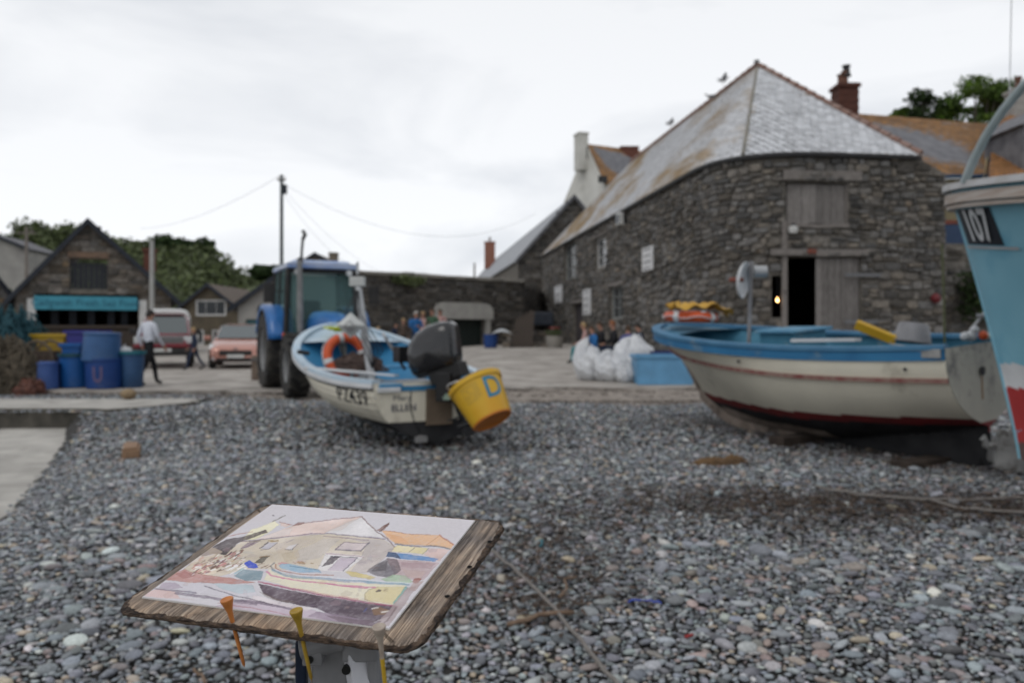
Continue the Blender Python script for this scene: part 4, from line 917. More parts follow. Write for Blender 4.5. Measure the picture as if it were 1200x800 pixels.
# ------------------------------------------------------------------ other buildings
roofdark = mat('roof_slate_dark', (0.10, 0.10, 0.11), (0.16, 0.16, 0.17), scale=3, rough=.8, vary=.2)
verge = mat('verge_board', (0.012, 0.016, 0.026), (0.02, 0.025, 0.035), rough=.6)
render_w = mat('white_render', (0.60, 0.59, 0.55), (0.50, 0.49, 0.45), scale=.8, rough=.9, bump=.2, c3=(.36, .35, .31), c3scale=.6, c3pos=(.58, .75))
render_g = mat('grey_render', (0.33, 0.32, 0.30), (0.25, 0.24, 0.23), scale=.9, rough=.9)
brick_m = mat('chimney_brick', (0.13, 0.05, 0.035), (0.09, 0.038, 0.028), scale=9, rough=.9, vary=.3)
pot_m = mat('clay_pot', (0.17, 0.08, 0.055), (0.10, 0.06, 0.045), scale=6, rough=.9)
lich = mat('lichen_slate', (0.27, 0.14, 0.05), (0.19, 0.105, 0.05), scale=1.6, rough=.85, vary=.22, c3=(.26, .255, .25), c3scale=1.6, c3pos=(.58, .72))
def chimney(parent, loc, w, d, h, pots=1, m=None, name='chimney', rz=0):
    """stack built of brick courses, a cap and pots"""
    E = MB(); k = max(3, int(h/.15)); 
    for i in range(k):
        o = .012*(i % 2); E.box((-w/2+o, -d/2+o, h*i/k), (w/2-o, d/2-o, h*(i+1)/k-.002))
    E.box((-w/2-.06, -d/2-.06, h-.16), (w/2+.06, d/2+.06, h-.04)); o = E.build(name, m or brick_m, parent); o.location = loc; o.rotation_euler = (0, 0, rz)
    for i in range(pots):
        x = (i-(pots-1)/2)*.45
        MB().lathe([(.15, 0), (.12, .1), (.11, .4), (.15, .46), (.15, .54), (.09, .54)], 12, cap1=False).build('chimney_pot', pot_m, o, loc=(x, 0, h), smooth=50)
    return o
def gable_house(name, label, cat, FL, FR, depth, zb, ze, zr, wallm, roofm, apex=.5, holes=(), stones=None, over=.25, vergem=None, wallseed=3, slate=True, ext=(.3, .5)):
    root = thing(name, label, cat); FL = Vector(FL); FR = Vector(FR); d = (FR-FL); L = d.length; t = d/L; back = Vector((-t.y, t.x)); 
    if back.y < 0: back = -back
    BL = FL+back*depth; BR = FR+back*depth
    p = Path([BL[:], FL[:], FR[:], BR[:]]); u1, u2 = p.c[1], p.c[2]
    def Hf(u):
        if u <= u1 or u >= u2: return ze
        s = (u-u1)/L; return ze+(zr-ze)*(s/apex if s < apex else (1-s)/(1-apex))
    hol = [(a+u1, b+u1, c, e_) for a, b, c, e_ in holes]
    wall_base(p, Hf, zb, hol, root, wallm, 'wall', us=(u1+L*apex,), step=4)
    if stones: bpy.context.view_layer.update(); masonry(p, Hf, zb, hol, root, stones, 0, ch=(.15, .34), cw=(.25, .75), depth=.07, seed=wallseed, u0=u1, u1=u2, warp=.03)
    ap = FL+d*apex; F3 = lambda q, z: Vector((q.x, q.y, z))
    for side, (q, out_) in enumerate(((FL, -t), (FR, t))):
        sl = (zr-ze)/((ap-q).length); e0 = F3(q+out_*over-back*ext[0], ze-sl*over+.05); e1 = F3(q+out_*over+back*(depth+.3), ze-sl*over+.05); r0 = F3(ap-back*ext[0], zr+.05); r1 = F3(ap+back*(depth+.3), zr+.05)
        n = (e1-e0).cross(r0-e0).normalized(); n = n if n.z > 0 else -n
        m = MB(); P = [e0, e1, r1, r0]; m.add(P+[q_-n*.12 for q_ in P], [(0, 1, 2, 3), (7, 6, 5, 4), (0, 3, 7, 4), (1, 5, 6, 2), (0, 4, 5, 1), (3, 2, 6, 7)]); m.build('roof', roofm, root)
        if slate:
            a, b = (e0, e1) if (e1-e0).cross(r0-e0).z > 0 else (e1, e0); c, d_ = (r0, r1) if a is e0 else (r1, r0)
            slates(a, b, c, d_, roofm, root, 0, exp=.3, wid=.45, stuff='roof_slates', raise_=.03)
        m = MB(); m.bar(e0-back*.03+Vector((0, 0, -.1)), r0-back*.03+Vector((0, 0, -.1)), .05, .24, up=tuple(back)+(0,)) if False else m.add([e0-F3(back*.04, 0)+Vector((0, 0, .06)), r0-F3(back*.04, 0)+Vector((0, 0, .06)), r0-F3(back*.04, 0)-Vector((0, 0, .24)), e0-F3(back*.04, 0)-Vector((0, 0, .24)), e0+Vector((0, 0, .06)), r0+Vector((0, 0, .06)), r0-Vector((0, 0, .24)), e0-Vector((0, 0, .24))], [(0, 1, 2, 3), (7, 6, 5, 4), (0, 4, 5, 1), (3, 2, 6, 7), (0, 3, 7, 4), (1, 5, 6, 2)])
        m.build('barge_board', vergem or verge, root)
    return root, p, u1, back
def fin(root):
    xs = [Vector(c.bound_box[0]) for c in root.children if c.type == 'MESH']; b = xs[0]; settle(root, (b.x, b.y, b.z))
X_ = lambda px, D: (px-600)/FP*D
# left gable: fish cellar with blue sign board
D0 = 39; sc_ = D0/FP; FLp = Vector((X_(18, 37.5), 37.5)); FRp = Vector((X_(200, 40.5), 40.5))
def line_u(A, B, px):
    a = (px-600)/FP; d = B-A; s = (a*A.y-A.x)/(d.x-a*d.y); return s*d.length, A.y+d.y*s
uu_ = lambda px: line_u(FLp, FRp, px)[0]
apf = uu_(103)/(FRp-FLp).length; sc_ = (uu_(126)-uu_(82))/44
fs, pth, u1, bk = gable_house('fish_cellar', 'stone gabled cellar with black verges and long turquoise sign board over an open front', 'building', FLp[:], FRp[:], 11, 0, zpx(344, D0), zpx(259, D0), mortar, roofdark, apex=apf,
    holes=((uu_(82), uu_(126), zpx(339, D0), zpx(304, D0)), (uu_(42), uu_(162), .1, zpx(345, D0))), stones=stoneF, wallseed=12, over=.45)
M = on_path(pth, u1+uu_(104), zpx(339, D0), -.12)
shm = mat('black_shutter', (.012, .014, .02), (.02, .022, .03), rough=.6)
for i in range(8): o = MB().box((-.11, 0, 0), (.105, .04, 35*sc_)).build('plank', shm, fs); o.matrix_local = M @ Matrix.Translation(((i-3.5)*.23, rnd.uniform(0, .01), 0))
MB().box((-24*sc_, 0, 0), (24*sc_, .15, .28)).build('lintel', mat('brown_lintel', (.19, .12, .08), (.13, .09, .065), scale=4), fs).matrix_local = on_path(pth, u1+uu_(104), zpx(302.5, D0), .1)
turq = mat('turquoise_board', (.055, .27, .36), (.045, .23, .31), scale=3, rough=.6)
sb = MB().box((-60*sc_, 0, 0), (60*sc_, .08, 17.5*sc_)).build('sign_board', turq, fs); Ms = on_path(pth, u1+uu_(102), zpx(363, D0), .22); sb.matrix_local = Ms
sign_ink = mat('sign_blue_ink', (.03, .15, .22), rough=.7)
text_mesh('Cadgwith Fresh Sea Food', .46, Matrix.Translation((0, -.012, 8.7*sc_)) @ Matrix.Rotation(pi/2, 4, 'X'), 'lettering', sign_ink, sb, extrude=.006, sx=.98)
for px in (37, 167.5): MB().box((-.17, 0, 0), (.17, .14, 50*sc_)).build('door_post', mat('white_joinery', (1, 1, 1)), fs).matrix_local = on_path(pth, u1+uu_(px), zpx(395, D0), .16)
wd = mat('dark_boards', (.07, .055, .045), (.045, .036, .03), scale=5, rough=.9, stretch=(6, 6, .8))
n = 22
for i in range(n): o = MB().box((-.10, 0, 0), (.10, .04, 1.25)).build('barrier_board', wd, fs); o.matrix_local = on_path(pth, u1+uu_(42)+(i+.5)*120*sc_/n, .1, -.1-.02*(i % 2))
MB().box((-60*sc_, 0, 0), (60*sc_, .1, .16)).build('barrier_rail', wd, fs).matrix_local = on_path(pth, u1+uu_(102), 1.42, -.05)
dkb = mat('dark_interior', (1, 1, 1)); m = MB(); M = on_path(pth, u1+uu_(102), .1, 0); bx = 66*sc_
for a, b in (((-bx, .36), (-bx, 6)), ((-bx, 6), (bx, 6)), ((bx, 6), (bx, .36))): m.add([(a[0], a[1], 0), (b[0], b[1], 0), (b[0], b[1], 3.1), (a[0], a[1], 3.1)], [(0, 1, 2, 3)])
m.add([(-bx, .36, 3.1), (bx, .36, 3.1), (bx, 6, 3.1), (-bx, 6, 3.1)], [(0, 1, 2, 3)]); m.build('interior', dkb, fs, fix=False).matrix_local = M
for i, px in enumerate((62, 84, 106, 130, 146)): MB().box((-.16, 0, 0), (.16, .3, 1.1)).build('hanging_box', verge, fs).matrix_local = on_path(pth, u1+uu_(px), 1.55, -1.2)
chimney(fs, (X_(166, 44), 45, zpx(318, 45)), .5, .5, 1.3, 0)
fin(fs)
# neighbour at far left, brown cottage, garage, far roofs
g1, p1, uA, _ = gable_house('stone_cottage', 'low grey cottage with slate roof at the left edge beside the fish cellar', 'cottage', (X_(-75, 36), 36), (X_(17, 39), 39), 9, 0, zpx(352, 37), zpx(300, 37), render_g, roofdark, apex=.5, stones=stoneF, wallseed=15); fin(g1)
g2, p2_, uA, _ = gable_house('hill_house', 'long low house with grey roof on the hill above the left cottage', 'house', (X_(-60, 75), 75), (X_(26, 75), 76), 8, 3, zpx(290, 75), zpx(272, 75), render_g, roofdark, apex=.5, slate=False); fin(g2)
bst = mat('brown_wall', (.075, .062, .045), (.11, .09, .062), scale=1.5, rough=.9)
g3, p3, uA, _ = gable_house('brown_cottage', 'brown gabled cottage with wide white window behind the two cars', 'cottage', (X_(206, 62), 62), (X_(284, 62), 62), 9, 0, zpx(364, 62), zpx(333, 62), bst, mat('brown_slate', (.14, .105, .08), (.10, .08, .065), scale=2, vary=.2), apex=.49,
    holes=((23*62/FP, 59*62/FP, zpx(370, 62), zpx(351, 62)), (24*62/FP, 33*62/FP, zpx(404, 62), zpx(386, 62)), (42*62/FP, 50*62/FP, zpx(404, 62), zpx(386, 62))), slate=False)
for h, nx in (((23*62/FP, 59*62/FP, zpx(370, 62), zpx(351, 62)), 3), ((24*62/FP, 33*62/FP, zpx(404, 62), zpx(386, 62)), 1), ((42*62/FP, 50*62/FP, zpx(404, 62), zpx(386, 62)), 1)):
    window(g3, p3, (h[0]+uA, h[1]+uA, h[2], h[3]), -.05, nx, 1, wht, glass, .14)
fin(g3)
teal = mat('teal_door', (.035, .12, .14), (.05, .14, .16), scale=3, rough=.6)
g4, p4, uA, _ = gable_house('grey_garage', 'pale grey gabled garage with teal door half hidden by the tractor', 'garage', (X_(279, 45), 45), (X_(425, 45), 44.6), 10, 0, zpx(356, 45), zpx(304, 45), render_g, roofdark, apex=.52, holes=((9*45/FP, 60*45/FP, .1, zpx(374, 45)),), slate=False, over=.5)
for i in range(8): MB().box((-.15, 0, 0), (.15, .05, zpx(374, 45)-.12)).build('plank', teal, g4).matrix_local = on_path(p4, uA+(9+51*(i+.5)/8)*45/FP, .1, -.15)
MB().lathe([(.0, 0), (.28, 0), (.33, .03), (.33, .1)], 20).build('round_window', verge, g4).matrix_local = on_path(p4, uA+30*45/FP, zpx(363, 45), .1) @ Matrix.Rotation(-pi/2, 4, 'X'); fin(g4)
tanr = mat('tan_wall', (.19, .16, .125), (.14, .12, .10), scale=1, rough=.9)
g5, p5, uA, _ = gable_house('tan_gable_house', 'tan stone gable rising behind the tractor cab', 'house', (X_(328, 66), 66), (X_(412, 66), 66), 10, 0, zpx(324, 66), zpx(297, 66), tanr, mat('tan_roof', (.15, .13, .11), (.11, .1, .09), scale=2), apex=.5, slate=False); 
chimney(g5, (X_(391, 70), 70, zpx(312, 70)), .7, .7, 1.2, 0, tanr); fin(g5)
# high wall with white arched surround
wl = thing('courtyard_wall', 'long high dark stone wall with pale coping and white arched gateway', 'wall')
wp = Path([(X_(392, 34), 34), (X_(612, 41), 41), (X_(640, 53), 53)]); w0 = Vector((X_(392, 34), 34)); w1 = Vector((X_(612, 41), 41))
def uw(px):
    a = (px-600)/FP; d = w1-w0; s = (a*w0.y-w0.x)/(d.x-a*d.y); return s*d.length, w0.y+d.y*s
ua, Da = uw(514); ub, Db = uw(569); zw = 3.78; ho = [(ua, ub, .3, zpx(371, Da))]
wall_base(wp, lambda u: zw, 0, ho, wl, mortar, 'wall', reveal=.5, step=3); bpy.context.view_layer.update()
stoneW = mat('wall_stone', (0.055, 0.05, 0.046), (0.105, 0.096, 0.086), scale=4, rough=.9, vary=0.5, hue=.5)
masonry(wp, lambda u: zw, 0, ho, wl, stoneW, 0, ch=(.13, .28), cw=(.2, .7), depth=.06, seed=21)
cop = mat('coping_stone', (.30, .28, .25), (.20, .19, .17), scale=2, rough=.9, vary=.25); u = 0; k = 0
while u < wp.c[1]:
    L = rnd.uniform(.5, .95); o = MB().box((-L/2+.01, -.12, 0), (L/2-.01, .5, .16+rnd.uniform(-.02, .05))).build('coping_stone', cop, wl, bevel=.02); o.matrix_local = on_path(wp, u+L/2, zw+.003, .05); u += L
zA = zpx(371, Da); zB = zpx(354, Da); m = MB(); w2 = (ub-ua)/2+.2; pts = [(-w2-.15, zA-.1), (-w2-.15, zA+.25)]+[(-w2-.15+.55*(1-cos(a)), zA+.25+(zB-zA-.25)*sin(a)) for a in (pi/8, pi/4, 3*pi/8, pi/2)]
pts += [(-x, z) for x, z in pts[::-1]]; m.prism(pts, -.08, .06); m.build('arch_band', mat('pale_band', (.40, .39, .36), (.32, .31, .29), scale=2), wl).matrix_local = on_path(wp, (ua+ub)/2, 0, .12)
MB().box((-.12, 0, 0), (.12, .2, zA-.4)).build('jamb', mat('pale_band', (1, 1, 1)), wl).matrix_local = on_path(wp, ub+.1, .35, .14)
gd = mat('green_black_door', (.012, .02, .018), (.02, .028, .025), rough=.6)
for i in range(7): MB().box((-(ub-ua)/14+.01, 0, 0), ((ub-ua)/14-.01, .05, zA-.35)).build('gate_plank', gd, wl).matrix_local = on_path(wp, ua+(ub-ua)*(i+.5)/7, .32, -.35-.01*(i % 2))
settle(wl, (X_(500, 37), 37, .4))
# terrace beyond, chimney, white house
tr_, pt_, uA, _ = gable_house('slate_terrace', 'long slate roofed terrace with dark stone gable behind the boathouse end', 'building', (X_(607, 54), 54), (X_(607, 54)+7.6, 54+1.0), 58, 0, 6.2, 10.5, mortar, mat('terrace_slate', (.27, .28, .30), (.34, .35, .37), scale=3, vary=.1), apex=.5, stones=stoneW, wallseed=31, slate=False, over=.2, vergem=roofdark)
fin(tr_)
cs = thing('brick_chimney', 'small red brick chimney with one pot above the terrace roof', 'chimney'); cs.location = at(574, 300, 95)
chimney(cs, (0, 0, -1.5), 1.25, 1.0, 3.2, 1, mat('red_brick', (.30, .13, .09), (.22, .10, .07), scale=4), 'stack')
wh = thing('white_house', 'tall white rendered house with end chimney and lichened roof behind the terrace', 'house')
A = at(688, 169, 64); B = at(752, 177, 70); C = at(708, 214, 61); Dq = at(790, 222, 67); E_ = at(657, 246, 68); F_ = at(730, 246, 74)
dn = lambda v: Vector((v.x, v.y, 2))
MB().add([A, C, dn(C), dn(E_), E_], [(0, 1, 2, 3, 4)]).add([C, Dq, dn(Dq), dn(C)], [(0, 1, 2, 3)]).build('wall', render_w, wh, fix=False)
MB().add([A, B, Dq+Vector((.1, -.3, -.2)), C+Vector((0, -.3, -.2))], [(0, 1, 2, 3)]).add([A, B, F_, E_], [(0, 1, 2, 3)]).build('roof', roofdark, wh, fix=False)
slates(C+Vector((0, -.3, -.2)), Dq+Vector((.1, -.3, -.2)), A, B, lich, wh, 0, exp=.35, wid=.5, stuff='roof_slates')
ck = chimney(wh, at(681, 200, 64.2), 0.8, 1.1, 3.0, 0, render_w); ck.rotation_euler = (0, .0, .3)
MB().box((-.05, 0, 0), (.05, .1, 1)).build('flashing', gut, wh, loc=at(688, 186, 63))
chimney(wh, at(737, 196, 67.5), 1.5, .9, 1.7, 0, brick_m)
MB().box((-.35, -.1, 0), (.35, .1, .5)).build('vent', gut, wh, loc=at(706.5, 214, 60.8)); settle(wh, (5, 66, .5))
# right hand houses
def roof_house(name, label, A, B, C, D, wallm, roofm, zb, cat='house', exp=.26, wid=.34):
    r = thing(name, label, cat); MB().add([A, B, D, C], [(0, 1, 2, 3)]).build('roof', roofdark, r, fix=False)
    slates(C, D, A, B, roofm, r, 0, exp=exp, wid=wid, stuff='roof_slates', seed=44)
    c, d = Vector((C.x, C.y+.3, C.z-.08)), Vector((D.x, D.y+.3, D.z-.08)); MB().add([c, d, (d.x, d.y, zb), (c.x, c.y, zb)], [(0, 1, 2, 3)]).add([c, (c.x, c.y, zb), (c.x, c.y+9, zb), Vector((A.x, A.y, A.z-.1))], [(0, 1, 2, 3)]).build('wall', wallm, r, fix=False)
    MB().tube([C+Vector((0, -.05, -.06)), D+Vector((0, -.05, -.06))], .07, 8).build('gutter', mat('blue_gutter', (.02, .06, .12), (.02, .05, .1)), r)
    return r
cream = mat('cream_wall', (.44, .38, .24), (.38, .33, .21), scale=2, rough=.8)
A = at(985, 132, 33); B = at(1172, 147, 35.5); C = at(1015, 206, 27.6); Dq = at(1176, 205, 29.5)
r1 = roof_house('lichened_house', 'cream house under an orange lichened slate roof right of the boathouse', A, B, C, Dq, cream, lich, 0)
q = at(1132, 242, 28.1); MB().box((-.5, -.04, -.4), (.5, .1, .4)).build('window', grey_j, r1, loc=at(1118, 228, 28.3)); MB().box((-.42, -.06, -.32), (.42, -.03, .32)).build('pane', glass, r1, loc=at(1118, 228, 28.3))
navyb = mat('navy_board', (.02, .045, .10), (.025, .05, .11), rough=.5); MB().box((-3, -.08, -.45), (1.6, .0, .35)).build('fascia_board', navyb, r1, loc=at(1150, 275, 27.9)); MB().box((-3, -.1, .36), (1.6, -.0, .5)).build('red_strip', rust, r1, loc=at(1150, 275, 27.9)); settle(r1, (16, 29, .5))
A = at(1163, 148, 33); B = at(1300, 60, 37); C = at(1158, 212, 28); Dq = at(1330, 212, 27)
r2 = roof_house('orange_roof_house', 'second house with rusty orange lichened roof and grey dormer at the right edge', A, B, C, Dq, cream, mat('lichen_orange', (.30, .145, .05), (.22, .11, .05), scale=1.6, vary=.25, c3=(.25, .22, .18), c3scale=1, c3pos=(.6, .72)), 0)
dm = MB(); dm.box((-.9, -1.1, -1.2), (.9, 1.3, .7)); dm.prism([(-1.1, .7), (1.1, .7), (0, 1.5)], -1.2, 1.5); dm.build('dormer', roofdark, r2, loc=at(1206, 178, 29.5)); chimney(r2, at(1193, 150, 33.5), .7, .7, 1.6, 1, render_g); settle(r2, (20, 29, .5))
bc = thing('boathouse_chimney', 'tall dark brick chimney stack with two pots behind the boathouse hip', 'chimney'); bc.location = at(990, 150, 31); chimney(bc, (0, 0, -.6), .78, .78, 2.25, 1, brick_m, 'stack')
MB().lathe([(.15, 0), (.12, .1), (.11, .3), (.15, .4), (.09, .4)], 12).build('chimney_pot', pot_m, bc, loc=(-.16, 0, 1.66)); MB().lathe([(.19, 0), (.14, .12), (.12, .3), (.17, .42), (.09, .42)], 12).build('chimney_pot', gut, bc, loc=(.06, 0, 2.0))
yw = thing('yard_wall', 'dark stone yard wall with green weeds right of the boathouse corner', 'wall'); yp = Path([(12.5, 24.5), (21, 25.5)]); wall_base(yp, lambda u: zpx(287, 25), 0, [], yw, mortar); bpy.context.view_layer.update(); masonry(yp, lambda u: zpx(287, 25), 0, [], yw, stoneM, 0, ch=(.14, .3), cw=(.2, .7), seed=51)
# ------------------------------------------------------------------ foliage
fol = mat('leaf_green', (0.060, 0.078, 0.036), (0.115, 0.138, 0.064), scale=.5, rough=.8, vary=.45, hue=.2, spec=.15)
fol2 = mat('leaf_bright', (0.055, 0.10, 0.02), (0.10, 0.15, 0.035), scale=.5, rough=.8, vary=.35, hue=.15, spec=.15)
folD = mat('leaf_dark', (0.018, 0.032, 0.014), (0.04, 0.062, 0.022), scale=.5, rough=.85, vary=.4, spec=.1)
bark = mat('bark', (.06, .05, .04), (.10, .085, .07), scale=5, bump=.6, stretch=(3, 3, .6))
def leaves(lobes, n, size, seed=1, solid=.62):
    r = np.random.default_rng(seed); VV = []; FF = []; RR = []; off = 0; tot = sum(l[3]**2 for l in lobes)
    for cx, cy, cz, R, sq in lobes:
        k = max(30, int(n*R*R/tot)); d = r.normal(size=(k, 3)); d /= np.linalg.norm(d, axis=1)[:, None]; rad = R*(solid+(1.12-solid)*r.random(k)**.6)*(1+.16*np.sin(d[:, 0]*5+cx)+.12*np.sin(d[:, 2]*7+cy))
        p = np.c_[cx, cy, cz]+d*rad[:, None]*np.array([1, 1, sq]); a = r.normal(size=(k, 3))+d*.8; a /= np.linalg.norm(a, axis=1)[:, None]; b = np.cross(a, r.normal(size=(k, 3))); b /= np.linalg.norm(b, axis=1)[:, None]; c = np.cross(a, b)
        s = size*(.6+.8*r.random(k))[:, None]; q = np.stack([p-b*s, p-c*s*.55, p+b*s, p+c*s*.55], 1); VV.append(q.reshape(-1, 3)); FF.append(np.arange(k*4).reshape(k, 4)+off); off += 4*k
        RR.append(np.repeat((r.random(k)*.5+r.random()*.5), 4))
    return np.concatenate(VV), np.concatenate(FF), np.concatenate(RR)
def tree(label, base, h, lobes, n, size, material, seed, group=None, name='tree'):
    t = thing(name, label, 'tree', base, group=group); V, F, R = leaves(lobes, n, size, seed, .45); o = np_mesh('crown', V, F, material, t, False, {'rnd': R})
    m = MB(); m.tube([(0, 0, -1), (.1, 0, h*.35), (0, .1, h*.7)], [.35, .25, .12], 8); rr = random.Random(seed)
    for l in lobes[:7]: m.tube([(0, 0, h*rr.uniform(.25, .5)), (l[0]*.5, l[1]*.5, h*.5+l[2]*.3-1), (l[0]*.9, l[1]*.9, l[2])], [.14, .09, .04], 6)
    m.build('trunk', bark, t, smooth=60); return t
prof = [(-200, 300), (-60, 285), (0, 286), (20, 272), (48, 262), (80, 260), (110, 262), (132, 266), (154, 273), (168, 283), (198, 277), (220, 282), (242, 286), (264, 297), (291, 305), (318, 311), (345, 325), (400, 345), (520, 370), (700, 380)]
def hill_y(px):
    for a, b in zip(prof[:-1], prof[1:]):
        if a[0] <= px <= b[0]: return a[1]+(b[1]-a[1])*(px-a[0])/(b[0]-a[0])
    return prof[0][1] if px < prof[0][0] else 383
HD = 125.0
def hillz(x, y):
    t = max(0.0, min(1.0, (y-68)/(HD-68))); px = 600+x/max(y, 1)*FP; return (max(1.0, CZ+(HY-hill_y(px))*HD/FP)-5.7)*t**1.1*(1 if y < HD+8 else max(.0, 1-(y-HD-8)/90))-.6
hm_ = mat('hill_grass', (.04, .06, .02), (.07, .08, .03), scale=.3, rough=.95)
tag(MB().grid(lambda u, v: (lambda y: (-y*(1.05-u*1.3)*.9, y, hillz(-y*(1.05-u*1.3)*.9, y)))(60+v*130), 70, 40).build('hill', hm_, smooth=60), kind='structure')
lob = []; rr = random.Random(9)
for i in range(420):
    y = 72+(HD-70)*rr.random()**.75; px = rr.uniform(-60, 345); x = X_(px, y); R = rr.uniform(1.8, 4.0)*(.75 if px > 250 else 1); lob.append((x, y, hillz(x, y)+R*.75, R, .8))
V, F, R = leaves(lob, 150000, .33, 5, .86); o = np_mesh('woodland', V, F, fol, None, False, {'rnd': R}); tag(o, 'green wooded hillside behind the left buildings', 'woodland', kind='stuff')
core = MB(); bm = bmesh.new(); bmesh.ops.create_icosphere(bm, subdivisions=2, radius=1); cv = [v.co.copy() for v in bm.verts]; cf = [[v.index for v in f.verts] for f in bm.faces]; bm.free()
for l in lob: core.add([(l[0]+v.x*l[3]*.84, l[1]+v.y*l[3]*.84, l[2]+v.z*l[3]*.66) for v in cv], cf)
oc = core.build('woodland_inner', fol, o, fix=False, smooth=180); oc['kind'] = 'stuff'
for i, (px, py, D, s, lab) in enumerate(((200, 279, 118, 2.1, 'dark round tree topping the wooded ridge nearer the cellar roof'), (230, 284, 118, 2.2, 'dark flat topped tree on the ridge right of its rounder neighbour'), (325, 313, 90, 1.7, 'dark tree at the foot of the hill beside the telegraph pole'), (60, 268, 110, 3.2, 'broad olive tree crowning the hill left of the cellar gable'))):
    b = at(px, py+9, D); zb = b.z-4; rr = random.Random(i); tree(lab, (b.x, b.y, zb), 4, [(rr.uniform(-1.3, 1.3)*s, rr.uniform(-1, 1), 4+rr.uniform(-.6, .6)*s*.6, s*.75, .6) for _ in range(6)], 2600, .30, folD if i < 3 else fol, 60+i)
for i, (px, py, D, s, mt, lab) in enumerate(((1096, 120, 62, 2.0, folD, 'thin dark tree leaning over the lichened roof'), (1146, 122, 60, 2.6, fol2, 'bright green tree behind the lichened roof, next to the dark one'), (1062, 133, 64, 1.1, fol2, 'small green bush showing above the lichened ridge'), (1182, 113, 60, 1.9, mat('leaf_yellow', (.12, .13, .02), (.08, .11, .03), scale=.6, vary=.3), 'yellow green tree at the right edge behind the chimney'))):
    b = at(px, py, D); rr = random.Random(i+20); tree(lab, (b.x, b.y, b.z-7), 7, [(rr.uniform(-1.0, 1.0)*s, rr.uniform(-.8, .8)*s, 6.7+rr.uniform(-.5, .4)*s, s*rr.uniform(.24, .46), .75) for _ in range(12)], 3200 if i else 1700, .17, mt, 80+i)
# ivy on the courtyard wall
V, F, R = leaves([(X_(px, 36), 36.0, zpx(326+rr.uniform(0, 6), 36), .35, .6) for px in (462, 468, 474, 480, 486, 490)], 900, .08, 7, .3); iv = np_mesh('ivy', V, F, fol, None, False, {'rnd': R}); tag(iv, 'green ivy hanging over the coping of the courtyard wall', 'ivy', kind='stuff')
V, F, R = leaves([(X_(px, 24.6)+.0, 24.2, zpx(py, 24.6), .4, 1) for px, py in ((1126, 330), (1134, 345), (1142, 335), (1130, 365), (1144, 360))], 900, .07, 8, .3); iv = np_mesh('wall_weeds', V, F, folD, None, False, {'rnd': R}); tag(iv, 'green weeds growing on the yard wall', 'weeds', kind='stuff')
# ------------------------------------------------------------------ poles and wires
polem = mat('pole_timber', (.15, .13, .115), (.21, .19, .17), scale=4, stretch=(4, 4, .5), rough=.9); greyp = mat('pole_grey', (.30, .30, .29), (.36, .36, .35), scale=3, rough=.7)
def pole(px, yt, yb, D, r, label, m, extra=None):
    t = thing('utility_pole', label, 'pole', (X_(px, D), D, zpx(yb, D)-.3)); h = zpx(yt, D)-zpx(yb, D)+.3; MB().tube([(0, 0, 0), (0, 0, h)], [r, r*.75], 12).build('shaft', m, t, smooth=50)
    if extra: extra(t, h)
    return at(px, yt, D)
def xf(t, h):
    MB().tube([(.16, 0, h-.95), (.16, 0, h-.5)], .12, 12).build('transformer', verge, t); MB().box((-.2, -.04, h-.3), (.2, .04, h-.22)).build('cross_arm', polem, t); 
    for x in (-.17, .17): MB().lathe([(.03, 0), (.05, .05), (.03, .12)], 8).build('insulator', wht, t, loc=(x, 0, h-.22))
dkpole = mat('pole_dark', (.05, .065, .07), (.08, .09, .09), scale=3)
pT = pole(330, 205, 420, 40, .11, 'dark telegraph pole with transformer behind the tractor', dkpole, xf)
pole(178, 281, 425, 36, .12, 'thick pale grey pole in front of the cellar gable', greyp)
def arm(t, h): MB().box((-.7, -.04, h-.5), (.7, .04, h-.4)).build('cross_arm', polem, t); MB().box((.35, -.04, h-.4), (.42, .04, h-.1)).build('insulator', polem, t)
pole(31, 266, 400, 60, .14, 'brown wooden pole with cross arm at the left edge', polem, arm); pE = pole(556, 308, 400, 60, .09, 'short thin pole showing above the courtyard wall', polem)
wire_m = mat('wire', (.10, .10, .11), rough=.6)
def cable(a, b, sag, label, r=.009):
    P = [a.lerp(b, i/20)-Vector((0, 0, sag*4*(i/20)*(1-i/20))) for i in range(21)]; tag(MB().tube(P, r, 5).build('overhead_wire', wire_m), label, 'wire')
cable(pT, at(165, 268, 62), .6, 'overhead wire running left from the telegraph pole to the hill'); cable(pT-Vector((0, 0, .4)), at(628, 250, 60), 2.2, 'long sagging wire from the telegraph pole towards the terrace roof', .008); cable(pT-Vector((0, 0, .8)), at(470, 318, 50), 1.6, 'lowest wire dropping from the pole to the courtyard wall', .006); cable(pT-Vector((0, 0, .6)), at(560, 325, 55), 2.4, 'middle wire falling from the pole behind the courtyard wall', .006)
